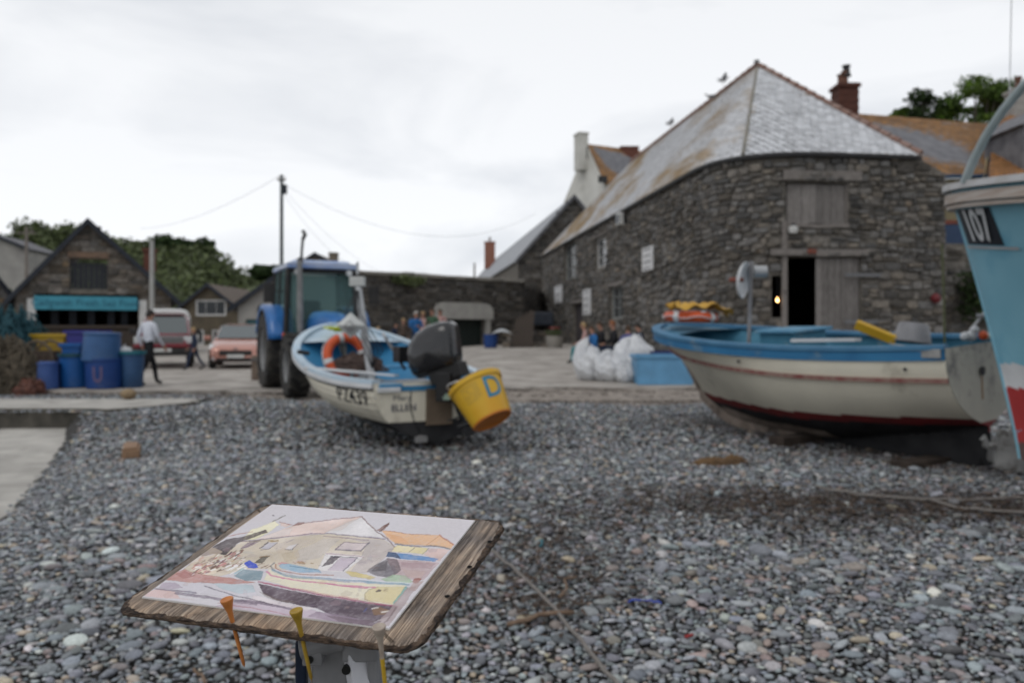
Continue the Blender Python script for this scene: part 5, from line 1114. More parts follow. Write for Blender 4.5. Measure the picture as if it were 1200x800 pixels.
# ------------------------------------------------------------------ gulls on the ridge
def gull(px, py, D, rz, label, fly=False):
    t = thing('gull', label, 'gull', at(px, py, D), rz, 'gulls on the boathouse roof'); t.scale = (.72,)*3
    gw = mat('gull_white', (.45, .45, .45), (.35, .35, .36)); gg = mat('gull_grey', (.10, .105, .115), (.07, .075, .08))
    MB().tube([(-.32, 0, .14), (-.2, 0, .17), (0, 0, .2), (.13, 0, .23), (.2, 0, .29), (.24, 0, .36), (.29, 0, .375), (.33, 0, .37)], [.01, .05, .09, .085, .05, .048, .035, .01], 10).build('body', gw, t, smooth=180)
    MB().tube([(.31, 0, .372), (.40, 0, .355)], [.016, .004], 6).build('beak', mat('beak_yellow', (.4, .25, .03)), t)
    for s in (-1, 1):
        if fly: MB().add([(-.12, s*.06, .24), (.12, s*.06, .25), (.06, s*.35, .42), (-.14, s*.62, .40), (-.10, s*.3, .38)], [(0, 1, 2, 4), (4, 2, 3)]).build('wing', gg, t)
        else: MB().tube([(.1, s*.06, .24), (-.1, s*.075, .22), (-.38, s*.03, .17)], [.03, .06, .008], 8).build('wing', gg, t, smooth=180)
        MB().tube([(.0, s*.035, .13), (.01, s*.035, 0), (.05, s*.035, 0)], .008, 5).build('leg', mat('leg_pink', (.3, .18, .15)), t)
gull(887, 78, 26.6, 1.1, 'gull standing on the very peak of the boathouse roof'); gull(847, 99, 28.6, 0.2, 'gull with spread wings just above the ridge, second from the peak', True); gull(833, 118, 29.9, 2.6, 'gull perched on the ridge below the one with spread wings'); gull(785, 149, 34.5, 0.3, 'gull landing far down the ridge, lowest of the four', True)
# ------------------------------------------------------------------ boats
def text_flat(body, size, bold=0.0):
    c = bpy.data.curves.new('t', 'FONT'); c.body = body; c.size = size; c.align_x = 'CENTER'; c.align_y = 'CENTER'; c.offset = bold; c.resolution_u = 3
    t = bpy.data.objects.new('t', c); link(t); bpy.context.view_layer.update(); me = bpy.data.meshes.new_from_object(t); bpy.data.objects.remove(t)
    bm = bmesh.new(); bm.from_mesh(me); bmesh.ops.triangulate(bm, faces=bm.faces)
    long_ = [e for e in bm.edges if e.calc_length() > size*.25]; bmesh.ops.subdivide_edges(bm, edges=long_, cuts=2); bm.to_mesh(me); bm.free(); return me
class Hull:
    def __init__(s, L0, rake, B, ks, kb, ss, sm, sb, bow_full=.55, st=.78, p=2.3, nstr=0, kr=.25, pw=2.6, tuck=0.0):
        s.__dict__.update(locals())
    def zk(s, t): return s.ks+(s.kb-s.ks)*t+s.kr*max(0, (t-.78)/.22)**2
    def zs(s, t): return s.ss*(1-t)**2*1.0+s.sm*2*t*(1-t)+s.sb*t*t
    def b(s, t):
        if t < .45: f = s.st+(1-s.st)*sin(pi/2*t/.45)
        else: f = (1-((t-.45)/.55)**s.pw)**.62 if t < 1 else 0
        return s.B/2*f
    def P(s, t, v, side=1, inset=0.0, dz=0):
        """t 0 stern .. 1 bow, v 0 keel .. 1 sheer"""
        bt = s.b(t); tk = s.tuck*(1-t/.45) if t < .45 else 0; v_ = v; v = max(0.0, (v-tk)/(1-tk)); full = (1-(1-v)**s.p)**.72; fine = v**1.05*(.55+.45*v); w = sstep(.35, 1, t)*.92; f = full*(1-w)+fine*w
        y = bt*f
        if s.nstr: y += .011*(1-((v*s.nstr) % 1))*min(1, bt*3)
        v = v_; x = t*(s.L0+s.rake*v**1.15); y = max(0.018*(t < 1), y-inset) if inset else max(y, .018)
        return Vector((x-(inset*1.2 if t > .9 else -inset if t < .02 else 0), side*y, s.zk(t)+(s.zs(t)-s.zk(t))*v+dz))
def tfn(i, n): u = i/n; return 1-(1-u)**1.35 if True else u
def make_hull(root, H, mats, zone, inner, nt=44, nv=36, floor=.34, thick=.035):
    m = MB()
    for side in (1, -1): m.grid(lambda u, v: H.P(tfn(u*nt, nt), v, side), nt, nv, mf=lambda i, j: zone(tfn(i+.5, nt), (j+.5)/nv))
    # transom
    n = 22; vs = [H.P(0, k/n, 1) for k in range(n+1)]+[H.P(0, k/n, -1) for k in range(n+1)]
    o = m.build('hull', mats, root, smooth=42, fix=False)
    tr = MB()
    for k in range(n): tr.add([vs[k]+Vector((-.004, 0, 0)), vs[k+1]+Vector((-.004, 0, 0)), vs[n+2+k]+Vector((-.004, 0, 0)), vs[n+1+k]+Vector((-.004, 0, 0))], [(0, 1, 2, 3)], m=zone(-1, (k+.5)/n))
    tr.build('transom', mats, root, fix=False)
    k2 = MB()
    for side in (1, -1): k2.grid(lambda u, v: H.P(tfn(u*30, 30)*.985+.004, floor+(1-floor)*v, side, thick), 30, 8)
    k2.grid(lambda u, v: (lambda a, b: a.lerp(b, v))(H.P(tfn(u*30, 30)*.985+.004, floor, 1, thick), H.P(tfn(u*30, 30)*.985+.004, floor, -1, thick)), 30, 2, m=1)
    a = [H.P(.004, floor+(1-floor)*q, 1, thick) for q in (0, .3, .6, 1)]; b = [H.P(.004, floor+(1-floor)*q, -1, thick) for q in (0, .3, .6, 1)]
    for i in range(3): k2.add([a[i], a[i+1], b[i+1], b[i]], [(0, 1, 2, 3)])
    k2.build('inner_lining', [inner[0], inner[1]], root, smooth=40, fix=False); return o
def rail(H, root, mat_, name, w, h, dz, out_, n=44, sides=(1, -1), v=1.0, t0=0, t1=1, wi=None):
    """a rail of rectangular section swept along the sheer"""
    for side in sides:
        m = MB(); pr = []
        for i in range(n+1):
            t = t0+(t1-t0)*tfn(i, n); p = H.P(t, v, side); q = H.P(min(1, t+.01), v, side); r = H.P(max(0, t-.01), v, side); d = (q-r); d.z = 0; d.normalize(); nn = Vector((-d.y, d.x, 0))*side
            pr += [p+nn*out_+Vector((0, 0, dz-h/2)), p+nn*out_+Vector((0, 0, dz+h/2)), p-nn*(wi if wi is not None else w-out_)+Vector((0, 0, dz+h/2)), p-nn*(wi if wi is not None else w-out_)+Vector((0, 0, dz-h/2))]
        fs = []
        for i in range(n):
            for j in range(4): fs.append((i*4+j, i*4+(j+1) % 4, (i+1)*4+(j+1) % 4, (i+1)*4+j))
        fs += [(3, 2, 1, 0), (n*4, n*4+1, n*4+2, n*4+3)]
        m.add(pr, fs); m.build(name, mat_, root, smooth=50)
def hull_text(H, root, body, t0, v0, size, side, material, name='registration', sx=1.0, bold=0.0, off=.012):
    me = text_flat(body, size, bold); L = H.L0+H.rake*v0
    for vt in me.vertices:
        x, y = vt.co.x*sx, vt.co.y; t = t0-side*x/L*1.0; hgt = H.zs(t0)-H.zk(t0); v = v0+y/hgt
        p = H.P(t, v, side); a = H.P(t+.01, v, side)-p; c = H.P(t, v+.02, side)-p; n = a.cross(c).normalized()
        if n.y*side < 0: n = -n
        vt.co = p+n*off
    me.materials.clear(); me.materials.append(material); o = bpy.data.objects.new(name, me); link(o, root); return o
def thwart(H, root, t, v, m, name='thwart', w=.22):
    a, b = H.P(t, v, 1, .04), H.P(t, v, -1, .04); MB().box((a.x-w/2, b.y, a.z-.03), (a.x+w/2, a.y, a.z)).build(name, m, root, bevel=.005)
cream_p = mat('cream_paint', (.68, .64, .53), (.60, .565, .47), scale=2.0, rough=.45, spec=.45, c3=(.30, .27, .21), c3scale=1.5, c3pos=(.60, .76), detail=8)
blue_p = mat('boat_blue', (.02, .13, .28), (.03, .17, .34), scale=3, rough=.5, c3=(.14, .22, .28), c3scale=2.5, c3pos=(.6, .75))
blue_w = mat('worn_blue', (.06, .19, .31), (.10, .26, .38), scale=3, rough=.65, c3=(.30, .34, .34), c3scale=2.2, c3pos=(.55, .7))
black_p = mat('antifoul_black', (.012, .012, .014), (.028, .028, .03), scale=4, rough=.7)
red_p = mat('antifoul_red', (.19, .02, .022), (.13, .018, .02), scale=4, rough=.7, c3=(.24, .16, .14), c3scale=3, c3pos=(.64, .72))
pale_b = mat('pale_blue_paint', (.36, .47, .56), (.44, .52, .58), scale=3, rough=.5); white_p = mat('white_paint', (.58, .59, .60), (.48, .49, .50), scale=3, rough=.5)
blk = mat('letter_black', (.015, .017, .02), rough=.6, c3=(.2, .2, .19), c3scale=14, c3pos=(.6, .66)); bint = mat('blue_interior', (.025, .17, .34), (.04, .20, .37), scale=3, rough=.5); grey_deck = mat('grey_deck', (.22, .22, .22), (.16, .16, .165), scale=5, rough=.7)
# small cream boat, stern towards the camera
hd = Vector((-2.05, 3.9, 0)).normalized(); B1 = thing('fishing_boat', 'small cream open boat with blue inside and black outboard, behind the blue tractor', 'boat', (-.90, 9.7, -.03)); B1.rotation_euler = (0, -0.035, atan2(hd.y, hd.x))
H1 = Hull(3.95, .60, 2.26, 0, .06, .74, .60, 1.30, st=.72, p=2.6, nstr=9, kr=.30, pw=2.5)
make_hull(B1, H1, [black_p, cream_p], lambda t, v: 0 if H1.zk(max(0, t))+(H1.zs(max(0, t))-H1.zk(max(0, t)))*v < .265-.08*max(0, t)+.06*max(0, t-.6) else 1, (bint, grey_deck), nv=54, floor=.42)
rail(H1, B1, pale_b, 'gunwale', .11, .05, .015, .02); rail(H1, B1, white_p, 'rubbing_strake', .03, .055, -.03, .032); rail(H1, B1, black_p, 'rubber_strip', .03, .02, -.07, .022)
H1b = MB(); ks = [H1.P(t, 0, 1) for t in np.linspace(0, .97, 14)]; H1b.tube([Vector((p.x, 0, p.z-.03)) for p in ks], .04, 6); H1b.build('keel', black_p, B1)
alu_ = mat('aluminium', (.42, .43, .44), (.34, .35, .36), scale=8, rough=.45, metal=.3)
# transom details
MB().box((-.035, -.17, .22), (-.006, .17, .66)).build('transom_pad', mat('brown_ply', (.16, .12, .085), (.12, .09, .065), scale=6), B1)
for s in (1, -1): MB().box((-.03, s*.47, .66), (.26, s*.76, .73)).build('quarter_knee', bint, B1, bevel=.01); MB().box((-.05, s*.5, .63), (.02, s*.78, .69)).build('corner_trim', white_p, B1, bevel=.01)
MB().box((-.02, -.50, .64), (.05, .5, .70)).build('transom_cap', bint, B1)
def plate_text(body, size, root, M, m, name='lettering', sx=1, bold=0): return text_mesh(body, size, M, name, m, root, .002, sx, bold)
Mtr = Matrix(((0, 0, -1, 0), (-1, 0, 0, 0), (0, 1, 0, 0), (0, 0, 0, 1))); 
navyt = mat('letter_navy', (.03, .035, .08), rough=.6); fadet = mat('letter_faded', (.20, .20, .20), rough=.7)
plate_text('ELLEN', .115, B1, Matrix.Translation((-.013, .45, .44)) @ Mtr, navyt, sx=1.0); plate_text('Mary', .09, B1, Matrix.Translation((-.013, .47, .56)) @ Mtr, fadet, sx=1.3)
hull_text(H1, B1, 'PZ439', .118, .74, .25, 1, blk, sx=1.12, bold=.0015)
m = MB(); m.box((-.02, .20, .06), (0, .26, .10)); m.box((-.05, .16, 0.02), (0, .30, .09)); m.build('anode', mat('zinc', (.25, .25, .25), rough=.6), B1); MB().tube([(-.01, .36, .70), (-.015, .37, .45), (-.02, .33, .30), (-.01, .24, .13)], .006, 5).build('bilge_cord', blk, B1)
thwart(H1, B1, .30, .80, grey_deck); thwart(H1, B1, .58, .84, bint); 
fd = MB(); fd.grid(lambda u, v: (lambda a, b: a.lerp(b, v)+Vector((0, 0, .03*(1-(2*v-1)**2))))(H1.P(.80+.19*u, .985, 1, .05), H1.P(.80+.19*u, .985, -1, .05)), 10, 6); fd.build('foredeck', pale_b, B1, smooth=60, fix=False)
fbx = thing('crate', 'small black crate lying in the cream boat near its outboard', 'crate', at(478, 424, 10.2), .5); m = MB(); m.box((-.16, -.12, 0), (.16, .12, .03)); m.box((-.16, -.12, .03), (-.14, .12, .2)); m.box((.14, -.12, .03), (.16, .12, .2)); m.box((-.14, -.12, .03), (.14, -.10, .2)); m.box((-.14, .10, .03), (.14, .12, .2)); m.build('crate_shell', blackp, fbx)
stf = thing('boat_hook', 'dark boat hook with pale tip leaning over the cream boat seat', 'boat hook'); MB().tube([at(452, 396, 11.2), at(474, 432, 10.0)], .02, 8).build('shaft', blackp, stf); MB().tube([at(452, 396, 11.2), at(449, 391, 11.35)], .024, 8).build('hook', alu_, stf)
for y in (-.42, .42): MB().box((.25, y-.12, .42), (1.9, y+.12, .47)).build('floor_board', grey_deck, B1)
MB().box((.9, -.45, .35), (1.6, .30, .62)).build('net_bin', grey_deck, B1, bevel=.01)
ylw = mat('yellow_rope', (.55, .60, .03), (.45, .50, .03), scale=20, rough=.7); yc = thing('rope_coil', 'bright yellow rope coil lying on the foredeck of the cream boat', 'rope'); m = MB()
for k in range(5): m.tube([(cos(a)*(.10+.025*k)*1.6, sin(a)*(.10+.025*k), .02+.018*(k % 2)+.012*k) for a in np.linspace(0, 2*pi, 18)[:-1]], .014, 6, closed=True)
m.build('rope', ylw, yc); yc.location = at(403, 389, 12.9); yc.rotation_euler = (0, 0, .4)
def ring_buoy(name, label, loc, rot, R, r, m, bands=None):
    t = thing(name, label, 'lifebuoy', loc); t.rotation_euler = rot; MB().tube([(R*cos(a), R*sin(a), 0) for a in np.linspace(0, 2*pi, 29)[:-1]], r, 12, closed=True).build('ring', m, t, smooth=180)
    for a in (0.4, 2, 3.6, 5.1): MB().tube([(R*cos(a+d), R*sin(a+d), 0) for d in (-.12, 0, .12)], r*1.08, 12, cap=False).build('band', bands or white_p, t, smooth=180)
    MB().tube([((R+r*1.2)*cos(a), (R+r*1.2)*sin(a), .0+.02*sin(6*a)) for a in np.linspace(0, 2*pi, 29)[:-1]], .008, 5, closed=True).build('grab_line', white_p, t); return t
orange = mat('buoy_orange', (.60, .10, .03), (.50, .08, .025), scale=6, rough=.5, c3=(.4, .16, .1), c3scale=3, c3pos=(.62, .72))
ring_buoy('lifebuoy', 'orange lifebuoy standing inside the cream boat with the outboard', at(405, 417, 10.9), (1.35, 0.2, 0.5), .255, .062, orange)
net = mat('net_brown', (.07, .05, .045), (.14, .10, .085), scale=14, rough=.95, bump=1)
def heap(name, label, cat, loc, rx, ry, rz_, m, seed, strands=90, r=.012, grp=None, flop=.8):
    """a pile of loose rope or netting: a lumpy core with many loops lying over it"""
    t = thing(name, label, cat, loc, group=grp); q = random.Random(seed); E = MB()
    def S(a, h): k = 1+.18*sin(3*a+seed)+.12*sin(5*a+2*h*4+seed); c = sqrt(max(0, 1-h*h)); return Vector((rx*c*cos(a)*k, ry*c*sin(a)*k, rz_*h*(1+.15*sin(4*a+seed))))
    E.grid(lambda u, v: S(u*2*pi, v)*.94, 24, 8); E.build('pile_core', m, t, smooth=180, fix=False)
    G = MB()
    for i in range(strands):
        a = q.uniform(0, 2*pi); h = q.uniform(.05, .95); P = []; da = q.uniform(-.5, .5); dh = q.uniform(-.25, .25)
        for k in range(7): a += da*q.uniform(.3, 1); h = max(.02, min(.97, h+dh*q.uniform(.2, 1))); P.append(S(a, h)*q.uniform(.99, 1.06)); da += q.uniform(-.2, .2); dh += q.uniform(-.15, .15)
        G.tube(P, r, 5)
    o = G.build('strands', m, t, smooth=60, fix=False); o['kind'] = 'stuff'; return t
heap('net_pile', 'brown fishing net bundled in the cream boat beside the orange lifebuoy', 'net', at(418, 434, 11.0), .36, .30, .22, net, 3, 70)
alu = mat('aluminium', (.42, .43, .44), (.34, .35, .36), scale=8, rough=.45, metal=.3)
ms = thing('lamp_mast', 'leaning grey mast with white lamp box and diamond radar reflector in the cream boat', 'mast', at(437, 432, 10.6)); topm = at(419, 330, 10.9)-Vector(ms.location)
MB().tube([(0, 0, -.3), topm], [.055, .045], 12).build('post', alu, ms, smooth=50); m = MB(); m.box((-.10, -.07, -.065), (.10, .07, .065)); o = m.build('lamp_box', mat('box_white', (.50, .51, .50), (.44, .45, .44), scale=4, rough=.5), ms, bevel=.01, loc=topm); MB().tube([(0, 0, .1), (0, 0, .27)], .02, 8).build('antenna', alu, o)
rf = at(411, 381, 10.5)-Vector(ms.location); k = .19; MB().add([(-k, 0, 0), (0, 0, k*.9), (k, 0, 0), (0, 0, -k*.9), (0, -k*.6, 0), (0, k*.6, 0)], [(0, 1, 4), (1, 2, 4), (2, 3, 4), (3, 0, 4), (1, 0, 5), (2, 1, 5), (3, 2, 5), (0, 3, 5)]).build('reflector_body', mat('box_white', (1, 1, 1)), ms, loc=rf)
MB().add([(-k*.5, 0, 0), (0, 0, k*.45), (k*.5, 0, 0), (0, 0, -k*.45), (0, -.02, 0)], [(0, 1, 4), (1, 2, 4), (2, 3, 4), (3, 0, 4)]).build('reflector_face', grey_deck, ms, loc=rf+Vector((0, -k*.42, -.02)))
m = MB(); 
for q_ in range(5): m.tube([topm*.95, rf+Vector((.05*q_-.1, .1, .15)), (-.1+.06*q_, -.05, .25), (.05-.05*q_, .1, -.2)], .008, 5)
m.build('cable_bundle', blk, ms)['kind'] = 'stuff'
orr = thing('oar', 'white oar laid across the port side of the cream boat', 'oar'); m = MB(); p = at(357, 431, 10.8); q = at(440, 438, 10.1); m.tube([p, q], .022, 8); m.build('shaft', white_p, orr); MB().bar(q, q+(q-p).normalized()*.35, .10, .02).build('blade', white_p, orr); 
MB().tube([at(349, 412, 11.0), at(362, 414, 11.1)], .03, 8).build('rowlock', black_p, B1).matrix_parent_inverse = B1.matrix_basis.inverted()
MB().box((-.05, -.04, 0), (.05, .04, .12)).build('cleat', black_p, B1, loc=(.12, -.62, .73))
# outboard engine
ob = thing('outboard_engine', 'black outboard engine tilted up on the transom of the cream boat', 'outboard engine', at(526, 440, 9.55)); ob.rotation_euler = (0, 0, atan2(hd.y, hd.x)-pi+.75)
cow = mat('cowl_black', (.012, .012, .014), (.018, .018, .02), scale=4, rough=.2, coat=.35, spec=.4, c3=(.035, .035, .04), c3scale=5, c3pos=(.6, .8), bump=.35, bscale=9)
CP = [(-.30, .0), (-.355, .06), (-.37, .16), (-.345, .29), (-.27, .40), (-.14, .475), (.02, .505), (.18, .50), (.30, .465), (.345, .41), (.33, .34), (.305, .22), (.27, .08), (.23, .0)]
def cowl(u, v):
    """pillow-shaped hood: a side profile swept across the width"""
    n_ = len(CP); f = (u % 1)*n_; i = int(f) % n_; fr = f-int(f); p = CP[i]; q = CP[(i+1) % n_]; x = p[0]+(q[0]-p[0])*fr; z = p[1]+(q[1]-p[1])*fr
    s_ = 2*v-1; k = max(0.0, 1-abs(s_)**3.2)**.42; cx, cz = -.02, .22
    return Vector((cx+(x-cx)*k, .245*s_*(1-.25*max(0, z-.2)), cz+(z-cz)*k))
tilt = Matrix.Rotation(-.34, 4, 'Y') @ Matrix.Diagonal((1, 1, 1.12, 1))
MB().grid(lambda u, v: tilt @ cowl(u, v), 42, 24).build('cowling', cow, ob, smooth=50, fix=False).matrix_local = Matrix.Translation((-.08, 0, .06))
m = MB(); m.box((-.16, -.11, -.25), (.10, .11, .12), M=tilt); m.box((-.10, -.17, -.30), (.09, .17, .04)); m.box((-.2, -.13, -.05), (.22, .13, .10), M=tilt); m.tube([(0, -.12, -.28), (0, -.12, .05)], .03, 8); m.tube([(0, .12, -.28), (0, .12, .05)], .03, 8); m.build('clamp_bracket', blackp, ob, bevel=.01)
m = MB(); m.grid(lambda u, v: tilt @ Vector((.09*cos(u*2*pi)*(1-.2*v)+.03, .05*sin(u*2*pi), -.15-.36*v)), 16, 6); m.build('leg', cow, ob, smooth=60, fix=False)
m = MB(); m.box((-.16, -.10, -.46), (.20, .10, -.445), M=tilt); m.tube([tilt @ Vector((-.10, 0, -.55)), tilt @ Vector((.26, 0, -.55))], [.02, .055], 12); m.box((-.05, -.008, -.68), (.10, .008, -.53), M=tilt); m.build('gearcase', cow, ob)
hb = MB()
for k in range(3): a = k*2*pi/3; hb.add([tilt @ Vector((.27+.03*s_, r_*cos(a+w_), -.55+r_*sin(a+w_))) for r_, w_, s_ in ((.03, -.2, 0), (.14, -.45, 1), (.15, .2, -1), (.03, .3, 0))], [(0, 1, 2, 3)])
hb.tube([tilt @ Vector((.25, 0, -.55)), tilt @ Vector((.33, 0, -.55))], [.035, .02], 10); hb.build('propeller', blackp, ob)
m = MB(); m.tube([(-.10, .02, .02), (-.42, .16, .08), (-.62, .26, .24)], [.03, .022, .026], 10); m.build('tiller', blackp, ob, smooth=60)
m = MB(); m.tube([(-.05, .1, .0), (-.2, .3, -.16), (-.1, .42, -.22), (.02, .3, -.1)], .014, 6); m.tube([(.0, .1, -.1), (.08, .2, -.28), (.05, .12, -.42)], .02, 6); m.build('hose', blackp, ob, smooth=60)
# yellow bucket hung over the engine leg
bk_m = mat('bucket_yellow', (.60, .36, .025), (.55, .32, .02), scale=3, rough=.4, c3=(.62, .25, .02), c3scale=1.2, c3pos=(.5, .9)); bk_o = mat('bucket_orange', (.52, .17, .02), (.45, .14, .02), scale=5, rough=.45)
bt = thing('bucket', 'large yellow plastic bucket marked D hanging behind the outboard engine', 'bucket'); rim = at(556, 449, 9.15); bot = at(578, 491, 9.15)+Vector((0, -.19, 0)); ax = (rim-bot).normalized(); HB = (rim-bot).length
zq = ax; xq = Vector((1, 0, 0)); xq = (xq-zq*xq.dot(zq)).normalized(); yq = zq.cross(xq); bt.matrix_world = Matrix.LocRotScale(bot, Matrix((xq, yq, zq)).transposed().to_quaternion(), None)
R0, R1 = .235, .305; MB().lathe([(0, .015), (R0-.04, .012), (R0-.03, 0), (R0, 0), (R0+.004, .02), (R1, HB-.06), (R1+.018, HB-.055), (R1+.022, HB), (R1, HB+.008), (R1-.012, HB-.01), (R0-.02, .04), (0, .035)], 40, cap0=False, cap1=False, ms=[1, 1, 1, 1, 0, 0, 0, 0, 0, 0, 0]).build('tub', [bk_m, bk_o], bt, smooth=40)
bd = mat('marker_blue', (.03, .22, .36), rough=.6)
def on_bucket(body, size, ang, zc, m, name, bold=0.0, sx=1):
    me = text_flat(body, size, bold)
    for v in me.vertices:
        z = zc+v.co.y; R = R0+(R1-R0)*z/(HB-.06)+.004; a = ang+v.co.x*sx/R; v.co = (R*cos(a), R*sin(a), z)
    me.materials.clear(); me.materials.append(m); link(bpy.data.objects.new(name, me), bt)
on_bucket('D', .34, -1.02, .29, bd, 'lettering', bold=.004, sx=.95)
m = MB(); fp_ = mat('print_faded', (.36, .25, .06), rough=.6)
for i in range(8):
    for k_ in range(9):
        a0 = -2.35+k_*.085; z = .40-i*.026; R = R0+(R1-R0)*z/(HB-.06)+.003
        if rnd.random() < .85: m.add([(R*cos(a0), R*sin(a0), z), (R*cos(a0+.06), R*sin(a0+.06), z), (R*cos(a0+.06), R*sin(a0+.06), z+.009), (R*cos(a0), R*sin(a0), z+.009)], [(0, 1, 2, 3)])
m.build('faded_print', fp_, bt)['kind'] = 'stuff'
m = MB(); m.tube([(R1*cos(a), R1*sin(a), HB-.02+(.12*sin((a-1.2)))) for a in np.linspace(1.2, 1.2+pi, 16)], .008, 6); m.build('handle', white_p, bt); 
for j, (px, py) in enumerate(((522, 461), (525, 466), (519, 468))): pass
kn = MB(); c = Vector(bt.matrix_world.inverted() @ at(524, 464, 9.2)); rr = random.Random(2)
kn.tube([c+Vector((rr.uniform(-.05, .05), rr.uniform(-.05, .05), rr.uniform(-.05, .05))) for _ in range(12)], .012, 6); kn.build('knot', mat('rope_pale_green', (.30, .40, .33), rough=.8), bt, smooth=60)
# ------------------------------------------------------------------ large cream and blue boat on the right
hd2 = Vector((-2.62, 4.2, 0)).normalized(); B2 = thing('fishing_boat', 'larger cream boat with blue sheer band and dark red stripes, grounded before the boathouse door', 'boat', (5.08, 8.45, -.10)); B2.rotation_euler = (-.075, 0, atan2(hd2.y, hd2.x))
H2 = Hull(4.17, .72, 2.10, 0.0, .16, 1.31, 1.22, 1.51, st=.74, p=2.5, kr=.38, pw=2.9, tuck=.33)
def zone2(t, v):
    z = H2.zk(max(t, 0))+(H2.zs(max(t, 0))-H2.zk(max(t, 0)))*v; w = .53-.05*max(t, 0)+.10*max(0, t-.7)
    if t < 0: return 0 if z < .38 else 1 if z < .47 else 4
    return 0 if z < w-.10 else 1 if z < w else 2 if v < .925 else 3
grey_tr = mat('transom_cream', (.40, .385, .33), (.33, .32, .28), scale=3, rough=.6, c3=(.15, .145, .14), c3scale=2.6, c3pos=(.50, .64))
make_hull(B2, H2, [black_p, red_p, cream_p, blue_p, grey_tr], zone2, (mat('teal_interior', (.03, .14, .22), (.06, .20, .29), scale=3, rough=.65, c3=(.2, .26, .27), c3scale=2, c3pos=(.6, .72)), grey_deck), nv=52, floor=.45)
rail(H2, B2, mat('gunwale_blue', (.045, .15, .27), (.07, .20, .33), scale=3, rough=.6, c3=(.25, .28, .28), c3scale=2.5, c3pos=(.62, .75)), 'gunwale', .13, .045, .012, .03); rail(H2, B2, blue_p, 'sheer_band', .02, .10, -.07, .016)
worn_red = mat('worn_red_strake', (.17, .05, .045), (.26, .18, .15), scale=8, rough=.8, stretch=(1.5, 1.5, 1)); rail(H2, B2, worn_red, 'rubbing_strake', .03, .05, 0, .028, v=.745, t1=.985)
wk = mat('worn_keel_wood', (.20, .16, .13), (.33, .27, .23), scale=6, rough=.9, c3=(.08, .065, .055), c3scale=3, c3pos=(.52, .64))
m = MB(); kp = [H2.P(t, 0, 1) for t in np.linspace(.02, .995, 26)]; pts_ = [Vector((p.x, 0, p.z)) for p in kp]
for i_, (a, b) in enumerate(zip(pts_[:-1], pts_[1:])):
    m.add([(a.x, -.055, a.z+.06), (b.x, -.055, b.z+.06), (b.x, .055, b.z+.06), (a.x, .055, a.z+.06), (a.x, -.05, a.z-.10), (b.x, -.05, b.z-.10), (b.x, .05, b.z-.10), (a.x, .05, a.z-.10)], [(0, 1, 5, 4), (2, 3, 7, 6), (4, 5, 6, 7)], m=0 if i_ > 13 else 1)
m.build('keel', [wk, black_p], B2)
m = MB(); st_ = [H2.P(1, v, 1) for v in np.linspace(0, 1, 16)]; m.tube([Vector((p.x+.01, 0, p.z)) for p in st_], .045, 8); m.build('stem_post', wk, B2, smooth=60)
m = MB()
for v_, t_ in ((.30, .35), (.34, .22)): pass
for s in (1,): m.grid(lambda u, v: H2.P(.40+.45*u, .06+.10*v+.02*sin(u*9), s)+Vector((0, .03, -.015)), 24, 3); m.build('bilge_runner', wk, B2, fix=False)
# rudder, propeller, chocks
alr = mat('zinc_plate', (.34, .34, .33), (.22, .22, .215), scale=7, rough=.7, c3=(.08, .07, .06), c3scale=5, c3pos=(.5, .6))
m = MB(); m.prism([(-.42, -.02), (-.38, .36), (-.10, .40), (-.05, -.02)], -.02, .02); m.build('rudder', alr, B2); m = MB(); m.tube([(-.24, .0, -.06), (-.24, 0, .75)], .02, 8); m.build('rudder_stock', alu, B2)
m = MB()
for k in range(3):
    a = k*2*pi/3+.4; m.grid(lambda u, v: Vector((-.02+.05*(v-.5), (.04+.17*u)*cos(a)+(v-.5)*.16*sin(pi*min(1, u*.9+.1))*-sin(a), .22+(.04+.17*u)*sin(a)+(v-.5)*.16*sin(pi*min(1, u*.9+.1))*cos(a))), 6, 4)
m.tube([(-.08, 0, .22), (.06, 0, .22)], [.02, .045], 10); m.build('propeller', alr, B2, smooth=60)
ring2 = MB(); ring2.tube([(.015, .0+.09*cos(a), .96+.05*sin(a)) for a in (0,)]+[(.02, 0, .96)], .01, 4) if False else None
MB().lathe([(.0, 0), (.045, 0), (.05, .006), (.05, .01)], 18).build('drain_hole', black_p, B2).matrix_local = Matrix.Translation((-.012, .12, 1.02)) @ Matrix.Rotation(-pi/2, 4, 'Y')
rs = mat('rust_streak', (.28, .17, .09), (.24, .15, .09), scale=6, rough=.9); MB().box((-.008, .105, .72), (-.005, .13, .97)).build('rust_stain', rs, B2)
for t, s_ in ((.08, 1), (.52, 1)): p = H2.P(t, .84, 1); MB().lathe([(0, 0), (.018, 0), (.02, .01)], 10).build('scupper', black_p, B2).matrix_local = Matrix.Translation(p+Vector((0, .012, 0))) @ Matrix.Rotation(-pi/2, 4, 'X')
pl = MB().box((0.02, 0, -.045), (.50, .012, .045)).build('name_plate', mat('plate_grey', (.33, .33, .32), (.22, .22, .22), scale=9), B2); p = H2.P(0.0, .97, 1); pl.matrix_local = Matrix.Translation(p+Vector((.0, .035, -.01))) @ Matrix.Rotation(.05, 4, 'Z')
thwart(H2, B2, .30, .82, blue_w); thwart(H2, B2, .55, .86, blue_w); thwart(H2, B2, .12, .85, grey_deck, w=.4)
fd = MB(); fd.grid(lambda u, v: (lambda a, b: a.lerp(b, v)+Vector((0, 0, .035*(1-(2*v-1)**2))))(H2.P(.82+.17*u, .985, 1, .06), H2.P(.82+.17*u, .985, -1, .06)), 10, 6); fd.build('foredeck', blue_w, B2, smooth=60, fix=False)
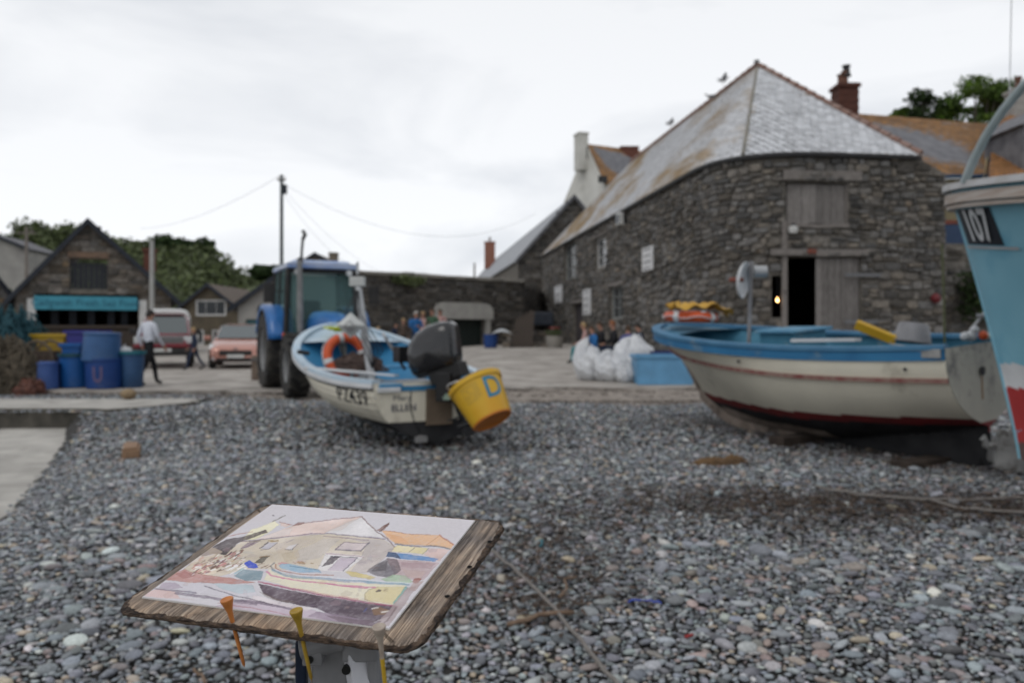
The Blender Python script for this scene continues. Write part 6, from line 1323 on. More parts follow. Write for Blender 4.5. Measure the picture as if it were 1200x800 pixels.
m = MB(); m.box((2.2, -.35, .95), (2.75, .30, 1.42)); m.build('engine_box', mat('teal_interior', (1, 1, 1)), B2, bevel=.02); MB().box((2.15, -.42, 1.42), (2.8, .36, 1.46)).build('engine_lid', blue_w, B2, bevel=.01)
def world_part(o, root): bpy.context.view_layer.update(); o.parent = root; o.matrix_parent_inverse = root.matrix_world.inverted()
# things lying in and on it
lb2 = ring_buoy('lifebuoy', 'orange lifebuoy lying flat on the bow of the larger cream boat', at(810, 371, 11.9), (0.05, 0, 0.3), .33, .075, orange)
oil = mat('oilskin_yellow', (.52, .30, .035), (.42, .23, .03), scale=5, rough=.55); ol = thing('oilskin', 'crumpled yellow oilskin draped over the lifebuoy on the bow', 'oilskin', at(822, 366, 11.75)); rr = random.Random(4)
MB().grid(lambda u, v: (lambda x, y: Vector((x, y, .10-.9*max(0, abs(y)-.2)*.35-max(0, x-.2)*.55+.03*sin(x*22+y*5)+.025*sin(y*25))))((u-.5)*.86, (v-.5)*.5*(1-.4*(u-.5))), 28, 20).build('fabric', oil, ol, smooth=180); MB().tube([(-.42, -.05, .06), (-.5, .0, .10), (-.3, .12, .14)], .035, 8).build('sleeve', oil, ol, smooth=180)
lm = thing('work_lamp_post', 'grey post carrying a white dish and small steel drum in the larger boat', 'post', at(877, 397, 10.6)); hp = at(880, 306, 10.6)-Vector(lm.location); MB().tube([(0, 0, -.35), hp], .026, 10).build('post', mat('post_grey', (.22, .22, .23), (.16, .16, .17), rough=.6), lm, smooth=50)
m = MB(); m.lathe([(.0, .10), (.11, .075), (.19, .045), (.245, 0), (.24, -.01), (.18, .03), (0, .07)], 28, cap0=False, cap1=False); d_ = m.build('dish', white_p, lm, smooth=60); d_.matrix_local = Matrix.Translation(at(872, 328, 10.5)-Vector(lm.location)) @ Matrix.Rotation(-.55, 4, 'Z') @ Matrix.Rotation(-1.45, 4, 'Y')
MB().tube([(-.18, 0, 0), (.0, 0, .0)], .03, 8).build('hub', rust, lm, loc=at(871, 328, 10.45)-Vector(lm.location)); MB().tube([(0, 0, 0), (.17, 0, 0)], .075, 18).build('steel_drum', alu, lm, smooth=40, loc=at(883, 318, 10.6)-Vector(lm.location))
tm2 = thing('loose_plank', 'pale board lying along the rail of the larger boat', 'board'); m = MB(); m.bar(at(930, 399, 9.9), at(1006, 398, 9.3), .16, .04); m.build('board', white_p, tm2, bevel=.004)
yt = thing('yellow_box_lid', 'yellow plastic lid propped up inside the larger boat', 'lid'); m = MB(); m.bar(at(1003, 380, 9.1), at(1050, 399, 8.9), .06, .11, up=(0, -.5, .85)); m.build('lid', mat('lid_yellow', (.55, .34, .02), (.48, .28, .02), rough=.5), yt, bevel=.01)
gb_ = thing('upturned_bucket', 'grey bucket resting upside down inside the larger boat beside the yellow lid', 'bucket', at(1068, 401, 8.9), ry=.15); MB().lathe([(.0, .215), (.14, .215), (.155, .20), (.20, .015), (.215, .012), (.215, 0), (.195, 0)], 28, cap0=False, cap1=False).build('bucket_shell', mat('bucket_grey', (.20, .20, .21), (.16, .16, .17), rough=.5), gb_, smooth=40)
m = MB(); m.tube([(-.21, 0, .02), (-.24, 0, -.05), (0, -.25, -.06), (.24, 0, -.05), (.21, 0, .02)], .006, 5); m.build('bail', alu, gb_)
sp = thing('line_pole', 'thin greenish vertical rope hanging by the right end of the larger boat', 'rope'); MB().tube([at(1104, 286, 8.7), at(1106, 345, 8.7), at(1107, 402, 8.7)], .012, 6).build('rope', mat('rope_green', (.11, .12, .06), rough=.9), sp)
jk = thing('deck_gear', 'pile of pale floats and lines on the stern of the larger boat', 'fishing gear', at(1142, 394, 8.4)); 
for i, (x, y, z, r) in enumerate(((-.1, 0, 0, .05), (-.02, .03, .0, .06), (.08, -.02, .01, .05), (.14, .03, 0, .045), (0, 0, .07, .045))): MB().lathe([(0, -r), (r*.7, -r*.7), (r, 0), (r*.7, r*.7), (0, r)], 12, cap0=False, cap1=False).build('float', (white_p, white_p, orange, cream_p, white_p)[i], jk, smooth=180, loc=(x, y, z))
m = MB(); m.tube([(-.05, .1, -.02), (.16, .05, .28)], .016, 6); m.tube([(.05, .05, .22), (.15, .0, .22), (.17, .06, .3)], .02, 6); m.build('davit', alu, jk)
# baulks under the keel
bw = mat('tarred_timber', (.03, .022, .018), (.06, .045, .035), scale=6, rough=.95, bump=.6)
for i, (t, lab) in enumerate(((.12, 'dark tarred timber baulk under the stern of the larger boat'), (.5, 'dark tarred timber baulk under the middle of the larger boat'))):
    c = Vector(B2.location)+hd2*(4.3*t); o = thing('timber_baulk', lab, 'timber', (c.x, c.y, g(c.x, c.y)), atan2(hd2.y, hd2.x)+pi/2, 'timber baulks under the boat'); MB().box((-.8, -.12, -.05), (.8, .12, .07+.04*i)).build('timber', bw, o, bevel=.012)
# ------------------------------------------------------------------ big blue boat at the right edge
hd3 = Vector((-.56, .83, 0)).normalized(); L3, rk3 = 5.3, .62; ft = Vector((4.70, 7.35, 0)); B3 = thing('fishing_boat', 'tall sky blue boat numbered 107 with white and red bottom, cut by the right edge', 'boat', ft-hd3*L3+Vector((0, 0, -.12))); B3.rotation_euler = (0, 0, atan2(hd3.y, hd3.x))
H3 = Hull(L3, rk3, 2.5, 0, .05, 2.15, 2.45, 2.80, st=.8, p=2.0, kr=.22, pw=2.1)
sky_b = mat('sky_blue_paint', (.17, .38, .48), (.20, .42, .52), scale=2, rough=.4, spec=.5, c3=(.09, .29, .42), c3scale=1.5, c3pos=(.55, .75), bump=.05, bscale=4)
redw = mat('red_bottom', (.34, .03, .03), (.27, .025, .025), scale=3, rough=.6, c3=(.12, .33, .46), c3scale=5, c3pos=(.64, .67)); brn = mat('bottom_brown', (.085, .05, .045), (.12, .085, .08), scale=4, rough=.8)
def zone3(t, v):
    tt = max(0, t); z = H3.zk(tt)+(H3.zs(tt)-H3.zk(tt))*v-.12; return 3 if z < .30 else 0 if z < .80 else 1 if z < 1.02 else 2
make_hull(B3, H3, [redw, white_p, sky_b, brn], zone3, (sky_b, grey_deck), nv=90, floor=.6, nt=60)
wr = mat('rail_wood', (.30, .24, .20), (.40, .36, .33), scale=7, rough=.7, stretch=(.6, .6, 3)); rail(H3, B3, mat('rail_white', (.48, .48, .49), (.38, .37, .36), scale=5, rough=.6), 'cap_rail', .20, .06, .02, .07); rail(H3, B3, wr, 'rubbing_strake', .05, .09, -.09, .05); rail(H3, B3, wr, 'lower_strake', .05, .035, -.165, .032)
m = MB(); m.tube([Vector((p.x+.006, 0, p.z)) for p in [H3.P(1, v, 1) for v in np.linspace(0, .93, 22)]], .022, 8); m.build('stem_band', sky_b, B3, smooth=60)
# number panel following the hull
m = MB(); m.grid(lambda u, v: H3.P(.986-.080*u, .795+.13*v, 1)+Vector((0, .006, 0)), 14, 6); m.build('number_panel', mat('panel_black', (.012, .014, .02), rough=.5), B3, fix=False)
hull_text(H3, B3, '107', .943, .862, .41, 1, white_p, sx=.52, bold=.010, off=.018)
m = MB(); m.grid(lambda u, v: H3.P(.99-.11*u, .780+.010*v, 1)+Vector((0, .03, 0)), 14, 1); m.build('panel_ledge', alu, B3, fix=False)
# bow rail arching up
pr1 = at(1130, 213, 7.15); m = MB(); arcp = [at(px, py, D) for px, py, D in ((1130, 214, 7.2), (1140, 190, 7.1), (1155, 160, 6.95), (1175, 130, 6.8), (1200, 100, 6.6), (1230, 75, 6.4), (1275, 55, 6.1), (1330, 45, 5.7))]; m.tube(arcp, .038, 12); o = m.build('bow_rail', mat('rail_tube', (.32, .37, .38), (.24, .29, .30), scale=5, rough=.5), B3, smooth=60); world_part(o, B3)
o = MB().tube([at(1183, 118, 6.8), at(1186, -40, 6.8)], .004, 6).build('whip_aerial', alu, B3); world_part(o, B3)
for i, tq in enumerate((.25, .6)):
    c = Vector(B3.location)+hd3*(5.3*tq); o = thing('timber_chock', ('timber chock under the stern of the sky blue boat', 'timber chock under the middle of the sky blue boat')[i], 'timber', (c.x, c.y, g(c.x, c.y)), atan2(hd3.y, hd3.x)+pi/2, 'timber baulks under the boat'); MB().box((-.6, -.14, -.05), (.6, .14, .10)).build('timber', bw, o, bevel=.012)
# ------------------------------------------------------------------ vehicles
rub = mat('tyre_rubber', (.016, .016, .017), (.05, .046, .04), scale=6, rough=.9); rimm = mat('rim_grey', (.18, .185, .19), (.24, .24, .24), scale=6, rough=.5)
def wheel(parent, loc, R, w, lugs=0, spokes=0, rim=None, name='wheel'):
    """axis along local y"""
    MX = Matrix.Rotation(pi/2, 4, 'X'); ri = R*.58; t = MB(); t.lathe([(ri, -w/2), (R*.93, -w/2), (R, -w*.36), (R, w*.36), (R*.93, w/2), (ri, w/2)], 36, cap0=False, cap1=False, M=MX)
    if lugs:
        for k in range(lugs):
            for s in (1, -1):
                a = 2*pi*(k+.25*s)/lugs; q = [(R*.985*cos(a), s*.01, R*.985*sin(a)), (R*.985*cos(a+.16), s*w*.5, R*.985*sin(a+.16))]; p0, p1 = Vector(q[0]), Vector(q[1]); t.bar(p0, p1, .05, .07, up=(cos(a), 0, sin(a)))
    wh_ = t.build(name, rub, parent, smooth=35, loc=loc)
    r = MB(); r.lathe([(ri, -w*.45), (ri*.9, -w*.38), (ri*.85, -w*.1), (ri*.35, -w*.06), (ri*.3, -w*.2), (0, -w*.22)], 30, cap0=False, cap1=False, M=MX); r.lathe([(ri, w*.45), (ri*.9, w*.38), (ri*.85, w*.1), (ri*.35, w*.06), (ri*.3, w*.2), (0, w*.22)], 30, cap0=False, cap1=False, M=MX)
    r.build('rim', rim or rimm, wh_, smooth=40); return wh_
tb = mat('tractor_blue', (.015, .115, .34), (.02, .14, .40), scale=2, rough=.35, coat=.3); cabg = bpy.data.materials.new('cab_glass'); cabg.use_nodes = True; q_ = cabg.node_tree.nodes['Principled BSDF']; q_.inputs['Base Color'].default_value = (.22, .36, .36, 1); q_.inputs['Transmission Weight'].default_value = .75; q_.inputs['Roughness'].default_value = .05; q_.inputs['IOR'].default_value = 1.05; q_.inputs['Specular IOR Level'].default_value = .6
dkm = mat('chassis_black', (.014, .014, .015), (.03, .028, .026), scale=5, rough=.7)
th = Vector((.434, -.90, 0)); T = thing('tractor', 'blue farm tractor with glazed cab standing on the slip behind the cream boat', 'tractor', (-4.50, 18.0, GZ(-4.5, 18.0)-.02)); T.rotation_euler = (0, .0, atan2(th.y, th.x))
for s in (1, -1): wheel(T, (0, s*.86, .84), .84, .50, 18, rim=rimm); wheel(T, (2.45, s*.84, .60), .60, .40, 16, rim=rimm)
m = MB(); m.box((-.3, -.30, .55), (2.9, .30, 1.0)); m.box((-.2, -.6, .7), (.2, .6, .98)); m.box((2.32, -.68, .5), (2.58, .68, .68)); m.box((2.9, -.32, .6), (3.25, .32, 1.0)); m.build('chassis', dkm, T, bevel=.02)
m = MB(); m.grid(lambda u, v: (lambda a: Vector((1.05+2.1*u, (.37-.05*u)*(abs(cos(a))**.5)*(1 if cos(a) > 0 else -1), .98+(.70-.22*u*u)*abs(sin(a))**.6)))(pi*v), 12, 14); m.build('bonnet', tb, T, smooth=50, fix=False)
MB().box((3.13, -.29, 1.0), (3.2, .29, 1.42)).build('grille', dkm, T, bevel=.03)
lamp_c = mat('lamp_clear', (.5, .52, .53), (.42, .44, .45), rough=.15, spec=.8)
for s in (1, -1): MB().box((3.19, s*.18-.07, 1.28), (3.23, s*.18+.07, 1.38)).build('headlight', lamp_c, T, bevel=.01)
for s in (1, -1):
    m = MB(); m.grid(lambda u, v: Vector((cos(.25+2.5*u)*.98, s*(.58+.52*v), .84+sin(.25+2.5*u)*.98)), 16, 3); m.grid(lambda u, v: Vector((cos(.25+2.5*u)*(.98-.1*v), s*1.10, .84+sin(.25+2.5*u)*(.98-.1*v))), 16, 1); o = m.build('mudguard', tb, T, smooth=50, fix=False); sm_ = o.modifiers.new('thick', 'SOLIDIFY'); sm_.thickness = .02
# cab
X0c, X1c, Zb, Zt = -.72, .98, 1.05, 2.58
def cp(x, y, z): k = (z-Zb)/(Zt-Zb); return Vector((x*(1-.06*k)+(.0), y*(1-.10*k), z))
post = MB()
for (x, y, r_) in ((X1c, .78, .05), (X1c, -.78, .05), (.1, .80, .035), (.1, -.80, .035), (X0c, .78, .05), (X0c, -.78, .05)): post.bar(cp(x, y, Zb-.2), cp(x, y, Zt), r_*1.6, r_*1.6)
for s in (1, -1): post.bar(cp(X0c, s*.78, Zb), cp(X1c, s*.78, Zb), .08, .08)
post.bar(cp(X1c, -.78, Zb), cp(X1c, .78, Zb), .08, .08); post.bar(cp(X0c, -.78, Zb), cp(X0c, .78, Zb), .08, .08); post.bar(cp(X1c, -.78, Zt-.03), cp(X1c, .78, Zt-.03), .08, .10); post.build('cab_frame', dkm, T)
def pane(a, b, c, d): MB().add([a, b, c, d], [(0, 1, 2, 3)]).build('pane', cabg, T, fix=False)
e_ = .03; pane(cp(X1c-e_, -.74, Zb), cp(X1c-e_, .74, Zb), cp(X1c-e_, .74, Zt-.05), cp(X1c-e_, -.74, Zt-.05)); pane(cp(X0c+e_, -.74, Zb), cp(X0c+e_, .74, Zb), cp(X0c+e_, .74, Zt-.05), cp(X0c+e_, -.74, Zt-.05))
for s in (1, -1): pane(cp(X0c+.05, s*.77, Zb), cp(.07, s*.79, Zb), cp(.07, s*.79, Zt), cp(X0c+.05, s*.77, Zt)); pane(cp(.13, s*.79, Zb-.1), cp(X1c-.05, s*.77, Zb-.1), cp(X1c-.05, s*.77, Zt), cp(.13, s*.79, Zt))
m = MB(); m.box((X0c-.10, -.76, Zt), (X1c+.08, .76, Zt+.09)); m.box((X0c, -.68, Zt+.10), (X1c, .68, Zt+.20), taper=.88); m.build('cab_roof', mat('roof_blue', (.12, .22, .48), (.42, .48, .60), scale=1.2, rough=.35, coat=.3), T, bevel=.05)
MB().box((X0c-.08, -.74, Zt+.093), (X1c+.06, .74, Zt+.13)).build('roof_edge', mat('roof_pale', (.45, .50, .60), rough=.3), T, bevel=.015)
m = MB(); m.box((-.45, -.27, .95), (.10, .27, 1.25)); m.box((-.55, -.25, 1.2), (-.40, .25, 1.95)); m.box((-.68, -.7, .9), (.9, .7, 1.0)); m.build('seat', dkm, T, bevel=.04); m = MB(); m.tube([(.55+.05*sin(a), .19*cos(a), 1.55+.17*sin(a)) for a in np.linspace(0, 2*pi, 21)[:-1]], .014, 6, closed=True); m.tube([(.8, 0, 1.1), (.56, 0, 1.54)], .03, 8); m.build('steering_wheel', dkm, T)
m = MB(); m.tube([(1.22, -.50, 1.2), (1.22, -.52, 1.45), (1.18, -.52, 2.75)], [.07, .07, .055], 12); m.build('exhaust_pipe', mat('exhaust_grey', (.22, .22, .22), (.15, .15, .15), rough=.6), T, smooth=50)
m = MB(); m.tube([(1.0, -.42, 2.55), (.97, -.44, 2.9), (1.0, -.42, 3.2)], .028, 8); m.tube([(1.0, -.42, 3.2), (1.05, -.38, 3.3), (1.0, -.42, 3.38)], .04, 8); m.build('snorkel', dkm, T, smooth=50)
for s in (1, -1):
    m = MB(); m.bar((.95, s*.78, 2.1), (1.05, s*1.12, 2.1), .025, .025); m.box((1.0, s*1.12-.11, 1.85), (1.06, s*1.12+.11, 2.25)); m.build('mirror', dkm, T, bevel=.01)
    MB().lathe([(.0, 0), (.06, 0), (.07, .05), (.05, .1)], 12).build('work_light', lamp_c, T).matrix_local = Matrix.Translation((X1c+.16, s*.55, Zt-.08)) @ Matrix.Rotation(-pi/2, 4, 'Y')
MB().box((1.04, -.86, 1.1), (1.1, -.76, 1.22)).build('indicator', orange, T, bevel=.01)
for i in range(3): MB().box((.35+.0*i, -.98, .35+.25*i), (.65, -.78, .39+.25*i)).build('step', dkm, T)
cglass = bpy.data.materials.new('car_glass'); cglass.use_nodes = True; q_ = cglass.node_tree.nodes['Principled BSDF']; q_.inputs['Base Color'].default_value = (.06, .075, .075, 1); q_.inputs['Roughness'].default_value = .08; q_.inputs['Specular IOR Level'].default_value = .9; q_.inputs['Coat Weight'].default_value = .6
def loft(stations, n=20, e=.42):
    """stations: (x, halfwidth, zlow, zhigh)"""
    m = MB(); k = len(stations)
    vs = []
    for x, w_, z0, z1 in stations:
        for j in range(n):
            a = 2*pi*j/n; cx = abs(cos(a))**e*(1 if cos(a) > 0 else -1); sx = abs(sin(a))**e*(1 if sin(a) > 0 else -1); vs.append((x, w_*cx, (z0+z1)/2+(z1-z0)/2*sx))
    fs = [(i*n+j, i*n+(j+1) % n, (i+1)*n+(j+1) % n, (i+1)*n+j) for i in range(k-1) for j in range(n)]+[list(range(n)), [(k-1)*n+j for j in range(n)][::-1]]
    m.add(vs, fs); return m
def quadp(parent, name, pts, m): return MB().add(pts, [(0, 1, 2, 3)]).build(name, m, parent, fix=False)
def car(label, loc, rz, paint, body, cab, wind, R, wb, hw, extra):
    c = thing('parked_car', label, 'car', loc, rz); loft(body).build('body', paint, c, smooth=50); loft(cab, e=.5).build('cabin', paint, c, smooth=50)
    for x in wb:
        for s in (1, -1): wheel(c, (x, s*(hw-.10), R), R, .20)
    quadp(c, 'windscreen', wind, cglass); extra(c); return c
red = mat('car_red', (.13, .010, .018), (.17, .014, .022), scale=1, rough=.25, coat=.8); coral = mat('car_coral', (.42, .19, .14), (.47, .23, .18), scale=1, rough=.25, coat=.8, metal=.3); plate = mat('number_plate', (.55, .55, .53), rough=.4); chrome = mat('grille_grey', (.10, .10, .10), (.2, .2, .2), scale=30, rough=.3, metal=.5)
def ex_p(c):
    MB().box((2.42, -.62, .82), (2.47, .62, 1.04)).build('grille', chrome, c, bevel=.02)
    for s in (1, -1): MB().box((2.36, s*.72-.15, .82), (2.45, s*.72+.15, 1.04)).build('headlight', lamp_c, c, bevel=.03); MB().box((1.05, s*1.0-.12, 1.12), (1.15, s*1.0+.12, 1.30)).build('mirror', dkm, c, bevel=.03)
    MB().box((2.25, -.90, .42), (2.60, .90, .66)).build('bumper', dkm, c, bevel=.04); MB().box((2.602, -.26, .55), (2.61, .26, .66)).build('number_plate', plate, c); MB().box((2.40, -.88, .68), (2.56, .88, .80)).build('bumper_top', red, c, bevel=.03)
    loft([(-2.2, .70, .95, 1.92), (-2.1, .74, .95, 2.00), (-.6, .74, .95, 2.03), (-.35, .70, 1.0, 1.96)], e=.45).build('canopy', mat('canopy_white', (.58, .58, .57), (.52, .52, .51), rough=.4), c, smooth=50)
    MB().box((-.3, -.6, 1.80), (.5, .6, 1.83)).build('roof_panel', red, c)
car('dark red pickup truck with white rear canopy parked before the cellar', (X_(184, 27.5), 28.3, GZ(-11, 28)), -pi/2+.36, red,
    [(-2.45, .84, .55, 1.05), (-1, .87, .42, 1.10), (.9, .87, .42, 1.12), (1.2, .86, .42, 1.10), (2.2, .84, .45, 1.04), (2.42, .78, .5, 1.0), (2.46, .7, .6, .95)],
    [(-.5, .74, 1.0, 1.78), (-.3, .76, 1.0, 1.82), (.35, .74, 1.0, 1.80), (.85, .80, 1.0, 1.30), (1.1, .80, 1.0, 1.12)],
    [(1.06, -.70, 1.15), (1.06, .70, 1.15), (.50, .62, 1.72), (.50, -.62, 1.72)], .36, (-1.55, 1.55), .88, ex_p)
def ex_f(c):
    MB().box((1.90, -.50, .44), (1.96, .50, .60)).build('grille', dkm, c, bevel=.03); MB().box((1.88, -.60, .25), (1.95, .60, .36)).build('lower_intake', dkm, c, bevel=.03); MB().box((1.962, -.26, .36), (1.972, .26, .47)).build('number_plate', plate, c)
    for s in (1, -1):
        quadp(c, 'headlight', [(1.86, s*.52, .60), (1.70, s*.83, .66), (1.58, s*.81, .84), (1.80, s*.55, .72)], lamp_c); MB().box((.62, s*.98-.12, .93), (.72, s*.98+.10, 1.07)).build('mirror', coral, c, bevel=.03)
        MB().lathe([(0, 0), (.06, 0), (.06, .02)], 12).build('fog_lamp', lamp_c, c).matrix_local = Matrix.Translation((1.90, s*.66, .34)) @ Matrix.Rotation(pi/2, 4, 'Y')
    MB().box((1.95, -.06, .63), (1.965, .06, .68)).build('badge', chrome, c, bevel=.01); MB().box((-1.8, -.45, 1.455), (.1, .45, 1.47)).build('roof_panel', mat('roof_sky_reflection', (.50, .45, .42), rough=.3), c)  # pale panel imitates the sky's reflection on the coral roof
car('coral red hatchback parked beside the pickup, facing the beach', (X_(274, 27), 27.6, GZ(-9, 27)), -pi/2+.26, coral,
    [(-1.95, .74, .40, .95), (-1.7, .84, .28, 1.0), (.0, .86, .22, 1.0), (.9, .86, .22, .97), (1.5, .84, .22, .84), (1.8, .78, .22, .74), (1.93, .66, .25, .64)],
    [(-1.85, .62, .8, 1.2), (-1.5, .70, .8, 1.40), (-.6, .70, .8, 1.47), (.1, .67, .8, 1.45), (.65, .72, .8, 1.15), (1.0, .76, .8, .96)],
    [(1.02, -.68, .99), (1.02, .68, .99), (.22, .56, 1.42), (.22, -.56, 1.42)], .31, (-1.25, 1.25), .86, ex_f)
# ------------------------------------------------------------------ people
skin = mat('skin', (.36, .20, .14), (.32, .17, .12), rough=.6)
cloth = {}
def cl(name, c): 
    if name not in cloth: cloth[name] = mat('cloth_'+name, c, tuple(x*.78 for x in c), scale=7, rough=.9, bump=.3, bscale=12)
    return cloth[name]
shoe = mat('shoe_dark', (.02, .02, .02), rough=.6)
def person(label, loc, rz, pose, top, bottom, hair, h=1.72, group=None, skirt=False, cap=None):
    k = h/1.72; S = {}
    if pose == 'sit':
        J = dict(pel=(0, 0, .47), spi=(.0, 0, .66), che=(.04, 0, .86), nec=(.08, 0, 1.02), hea=(.12, 0, 1.15), top=(.11, 0, 1.25))
        for s, t in ((1, 'l'), (-1, 'r')): J.update({'sh'+t: (.04, s*.18, .95), 'el'+t: (.12, s*.25, .70), 'wr'+t: (.32, s*.14, .62), 'hi'+t: (.02, s*.10, .45), 'kn'+t: (.42, s*.13, .50), 'an'+t: (.40+.06*s, s*.13, .09), 'to'+t: (.55+.06*s, s*.15, .04)})
    else:
        J = dict(pel=(0, 0, .93), spi=(.0, 0, 1.12), che=(.02, 0, 1.31), nec=(.03, 0, 1.46), hea=(.05, 0, 1.59), top=(.04, 0, 1.69))
        for s, t in ((1, 'l'), (-1, 'r')):
            w_ = s if pose == 'walk' else 0
            J.update({'sh'+t: (.01, s*.18, 1.40), 'el'+t: (-.02-.08*w_, s*.225, 1.13), 'wr'+t: (.10-.13*w_, s*.20, .90), 'hi'+t: (0, s*.09, .90), 'kn'+t: (.04+.17*w_, s*.10, .50), 'an'+t: (-.02+.30*w_-(.06 if w_ < 0 else 0), s*.10, .09+(.05 if w_ < 0 else 0)), 'to'+t: (.14+.30*w_, s*.12, .04)})
            if pose == 'fold': J.update({'el'+t: (.06, s*.24, 1.15), 'wr'+t: (.22, s*.06, 1.18)})
    bones = [('pel', 'spi', 1), ('spi', 'che', 1), ('che', 'nec', 1), ('nec', 'hea', 0), ('hea', 'top', 0)]
    for t in 'lr':
        bones += [('che', 'sh'+t, 1), ('sh'+t, 'el'+t, 1), ('el'+t, 'wr'+t, 1), ('pel', 'hi'+t, 2), ('hi'+t, 'kn'+t, 2), ('kn'+t, 'an'+t, 2), ('an'+t, 'to'+t, 3)]
    rad = dict(pel=(.15, .12), spi=(.14, .11), che=(.16, .115), nec=(.058, .058), hea=(.085, .098), top=(.06, .07)); base = dict(sh=.07, el=.047, wr=.03, hi=.095, kn=.065, an=.045, to=.04)
    # hands: palm and five fingers
    for s, t in ((1, 'l'), (-1, 'r')):
        e0, w0 = Vector(J['el'+t]), Vector(J['wr'+t]); d = (w0-e0).normalized(); sd_ = Vector((0, 0, 1)).cross(d); sd_ = sd_.normalized() if sd_.length > .1 else Vector((0, 1, 0))
        J['pa'+t] = tuple(w0+d*.07); bones.append(('wr'+t, 'pa'+t, 0)); base['pa'] = .032
        for f in range(4): J[f'f{f}'+t] = tuple(w0+d*(.15+.012*(1.5-abs(f-1.5)))+sd_*(f-1.5)*.020); bones.append(('pa'+t, f'f{f}'+t, 0)); base[f'f{f}'] = .010
        J['th'+t] = tuple(w0+d*.09+sd_*-.06); bones.append(('wr'+t, 'th'+t, 0)); base['th'] = .012
    ks_ = list(J); me = bpy.data.meshes.new('body'); me.from_pydata([tuple(v*k for v in J[q]) for q in ks_], [(ks_.index(a), ks_.index(b)) for a, b, _ in bones], [])
    o = bpy.data.objects.new('body', me); link(o); md = o.modifiers.new('skin', 'SKIN'); md.use_smooth_shade = True; md.branch_smoothing = .6; su = o.modifiers.new('sub', 'SUBSURF'); su.levels = 1; su.render_levels = 1
    for i, q in enumerate(ks_):
        r = rad.get(q) or (base[q[:-1]],)*2; me.skin_vertices[0].data[i].radius = (r[0]*k, r[1]*k)
    me.skin_vertices[0].data[0].use_root = True
    bpy.context.view_layer.update(); dg = bpy.context.evaluated_depsgraph_get(); m2 = bpy.data.meshes.new_from_object(o.evaluated_get(dg)); bpy.data.objects.remove(o)
    m2.name = 'body'; m2.materials.clear(); 
    for q in (skin, top, bottom, shoe): m2.materials.append(q)
    A = np.array([J[a] for a, b, _ in bones])*k; Bn_ = np.array([J[b] for a, b, _ in bones])*k; mi = np.array([c for _, _, c in bones]); idx = []
    for p in m2.polygons:
        c = np.array(p.center); ab = Bn_-A; t = np.clip(((c-A)*ab).sum(1)/((ab**2).sum(1)+1e-9), 0, 1); d = np.linalg.norm(c-A-ab*t[:, None], axis=1); j = int(np.argmin(d)); q = mi[j]
        if bones[j][0] == 'pel' and bones[j][1] == 'spi' and t[j] < .15: q = 2
        idx.append(q)
    m2.polygons.foreach_set('material_index', idx)
    r = thing('person', label, 'person', loc, rz, group); b = bpy.data.objects.new('body', m2); link(b, r)
    hc = Vector(J['hea'])*k; MB().grid(lambda u, v: hc+Vector((-.012+.095*k*cos(u*2*pi)*sin(v*1.75), .090*k*sin(u*2*pi)*sin(v*1.75), .035*k+.10*k*cos(v*1.75)-(.05*k*max(0, -cos(u*2*pi))*v)+(.035*k*max(0, cos(u*2*pi))*v*v))), 20, 8).build('cap' if cap else 'hair', cap or hair, r, smooth=180, fix=False)
    for s in (1, -1): MB().lathe([(0, -.009), (.009, 0), (0, .009)], 8, cap0=False, cap1=False).build('eye', shoe, r, loc=hc+Vector((.088*k, s*.03*k, .02*k)))
    MB().add([hc+Vector((.085*k, 0, .02)), hc+Vector((.086*k, .013, -.02)), hc+Vector((.086*k, -.013, -.02)), hc+Vector((.115*k, 0, -.018))], [(0, 1, 3), (0, 3, 2), (1, 2, 3)]).build('nose', skin, r)
    return r
hb_ = mat('hair_brown', (.06, .035, .02), (.04, .025, .015), rough=.8); hg_ = mat('hair_grey', (.38, .36, .34), (.3, .28, .26), rough=.8); hk = mat('hair_dark', (.015, .012, .01), rough=.7); hbl = mat('hair_blond', (.34, .24, .12), (.28, .18, .09), rough=.8)
wp_ = cl('white', (.60, .62, .68)); bl_ = cl('black', (.012, .012, .015)); nv_ = cl('navy', (.02, .03, .06)); bp_ = cl('blue', (.02, .12, .32)); rd_ = cl('red', (.3, .04, .04)); tl2 = cl('teal', (.03, .22, .25)); gr_ = cl('grey', (.18, .18, .19)); pk_ = cl('pink', (.45, .28, .26)); gn_ = cl('green', (.05, .10, .06)); br_ = cl('brown', (.07, .05, .04))
def P_(label, px, D, pose, top, bot, hair, deg, h=1.72, group=None, dz=0, cap=None):
    x = X_(px, D); return person(label, (x, D, GZ(x, D)+dz), radians(deg), pose, top, bot, hair, h, group, cap=cap)
P_('man in white shirt and black trousers walking past the blue tubs', 174, 18.0, 'walk', wp_, bl_, hk, 60, 1.72)
P_('person in dark coat standing between the pickup and the hatchback', 228, 25, 'walk', nv_, nv_, hbl, 200, 1.35)
for a in (('grey haired man in bright blue jacket standing by the courtyard wall', 487, 27, 'fold', bp_, nv_, hg_, -60, 1.62), ('person in pink top standing just right of the man in the blue jacket', 496, 29, 'stand', pk_, nv_, hbl, -100, 1.6), ('person in green coat with brown hair near the arched gateway', 507, 27, 'stand', gn_, br_, hb_, 250, 1.66),
          ('short dark haired person in navy left of the blue jacketed man', 463, 28, 'stand', nv_, nv_, hk, -30, 1.32), ('person in dark brown coat between navy and blue jackets', 473, 27, 'stand', br_, bl_, hbl, -90, 1.42), ('child with fair hair in white, farthest left of the wall group', 443, 26, 'stand', wp_, gr_, hbl, -80, 1.22), ('person in pale top at the gateway jamb, right end of the wall group', 516, 31, 'stand', pk_, nv_, hb_, -90, 1.66)): P_(*a, 'people gathered by the courtyard wall')
seat_g = 'people sitting against the boathouse'
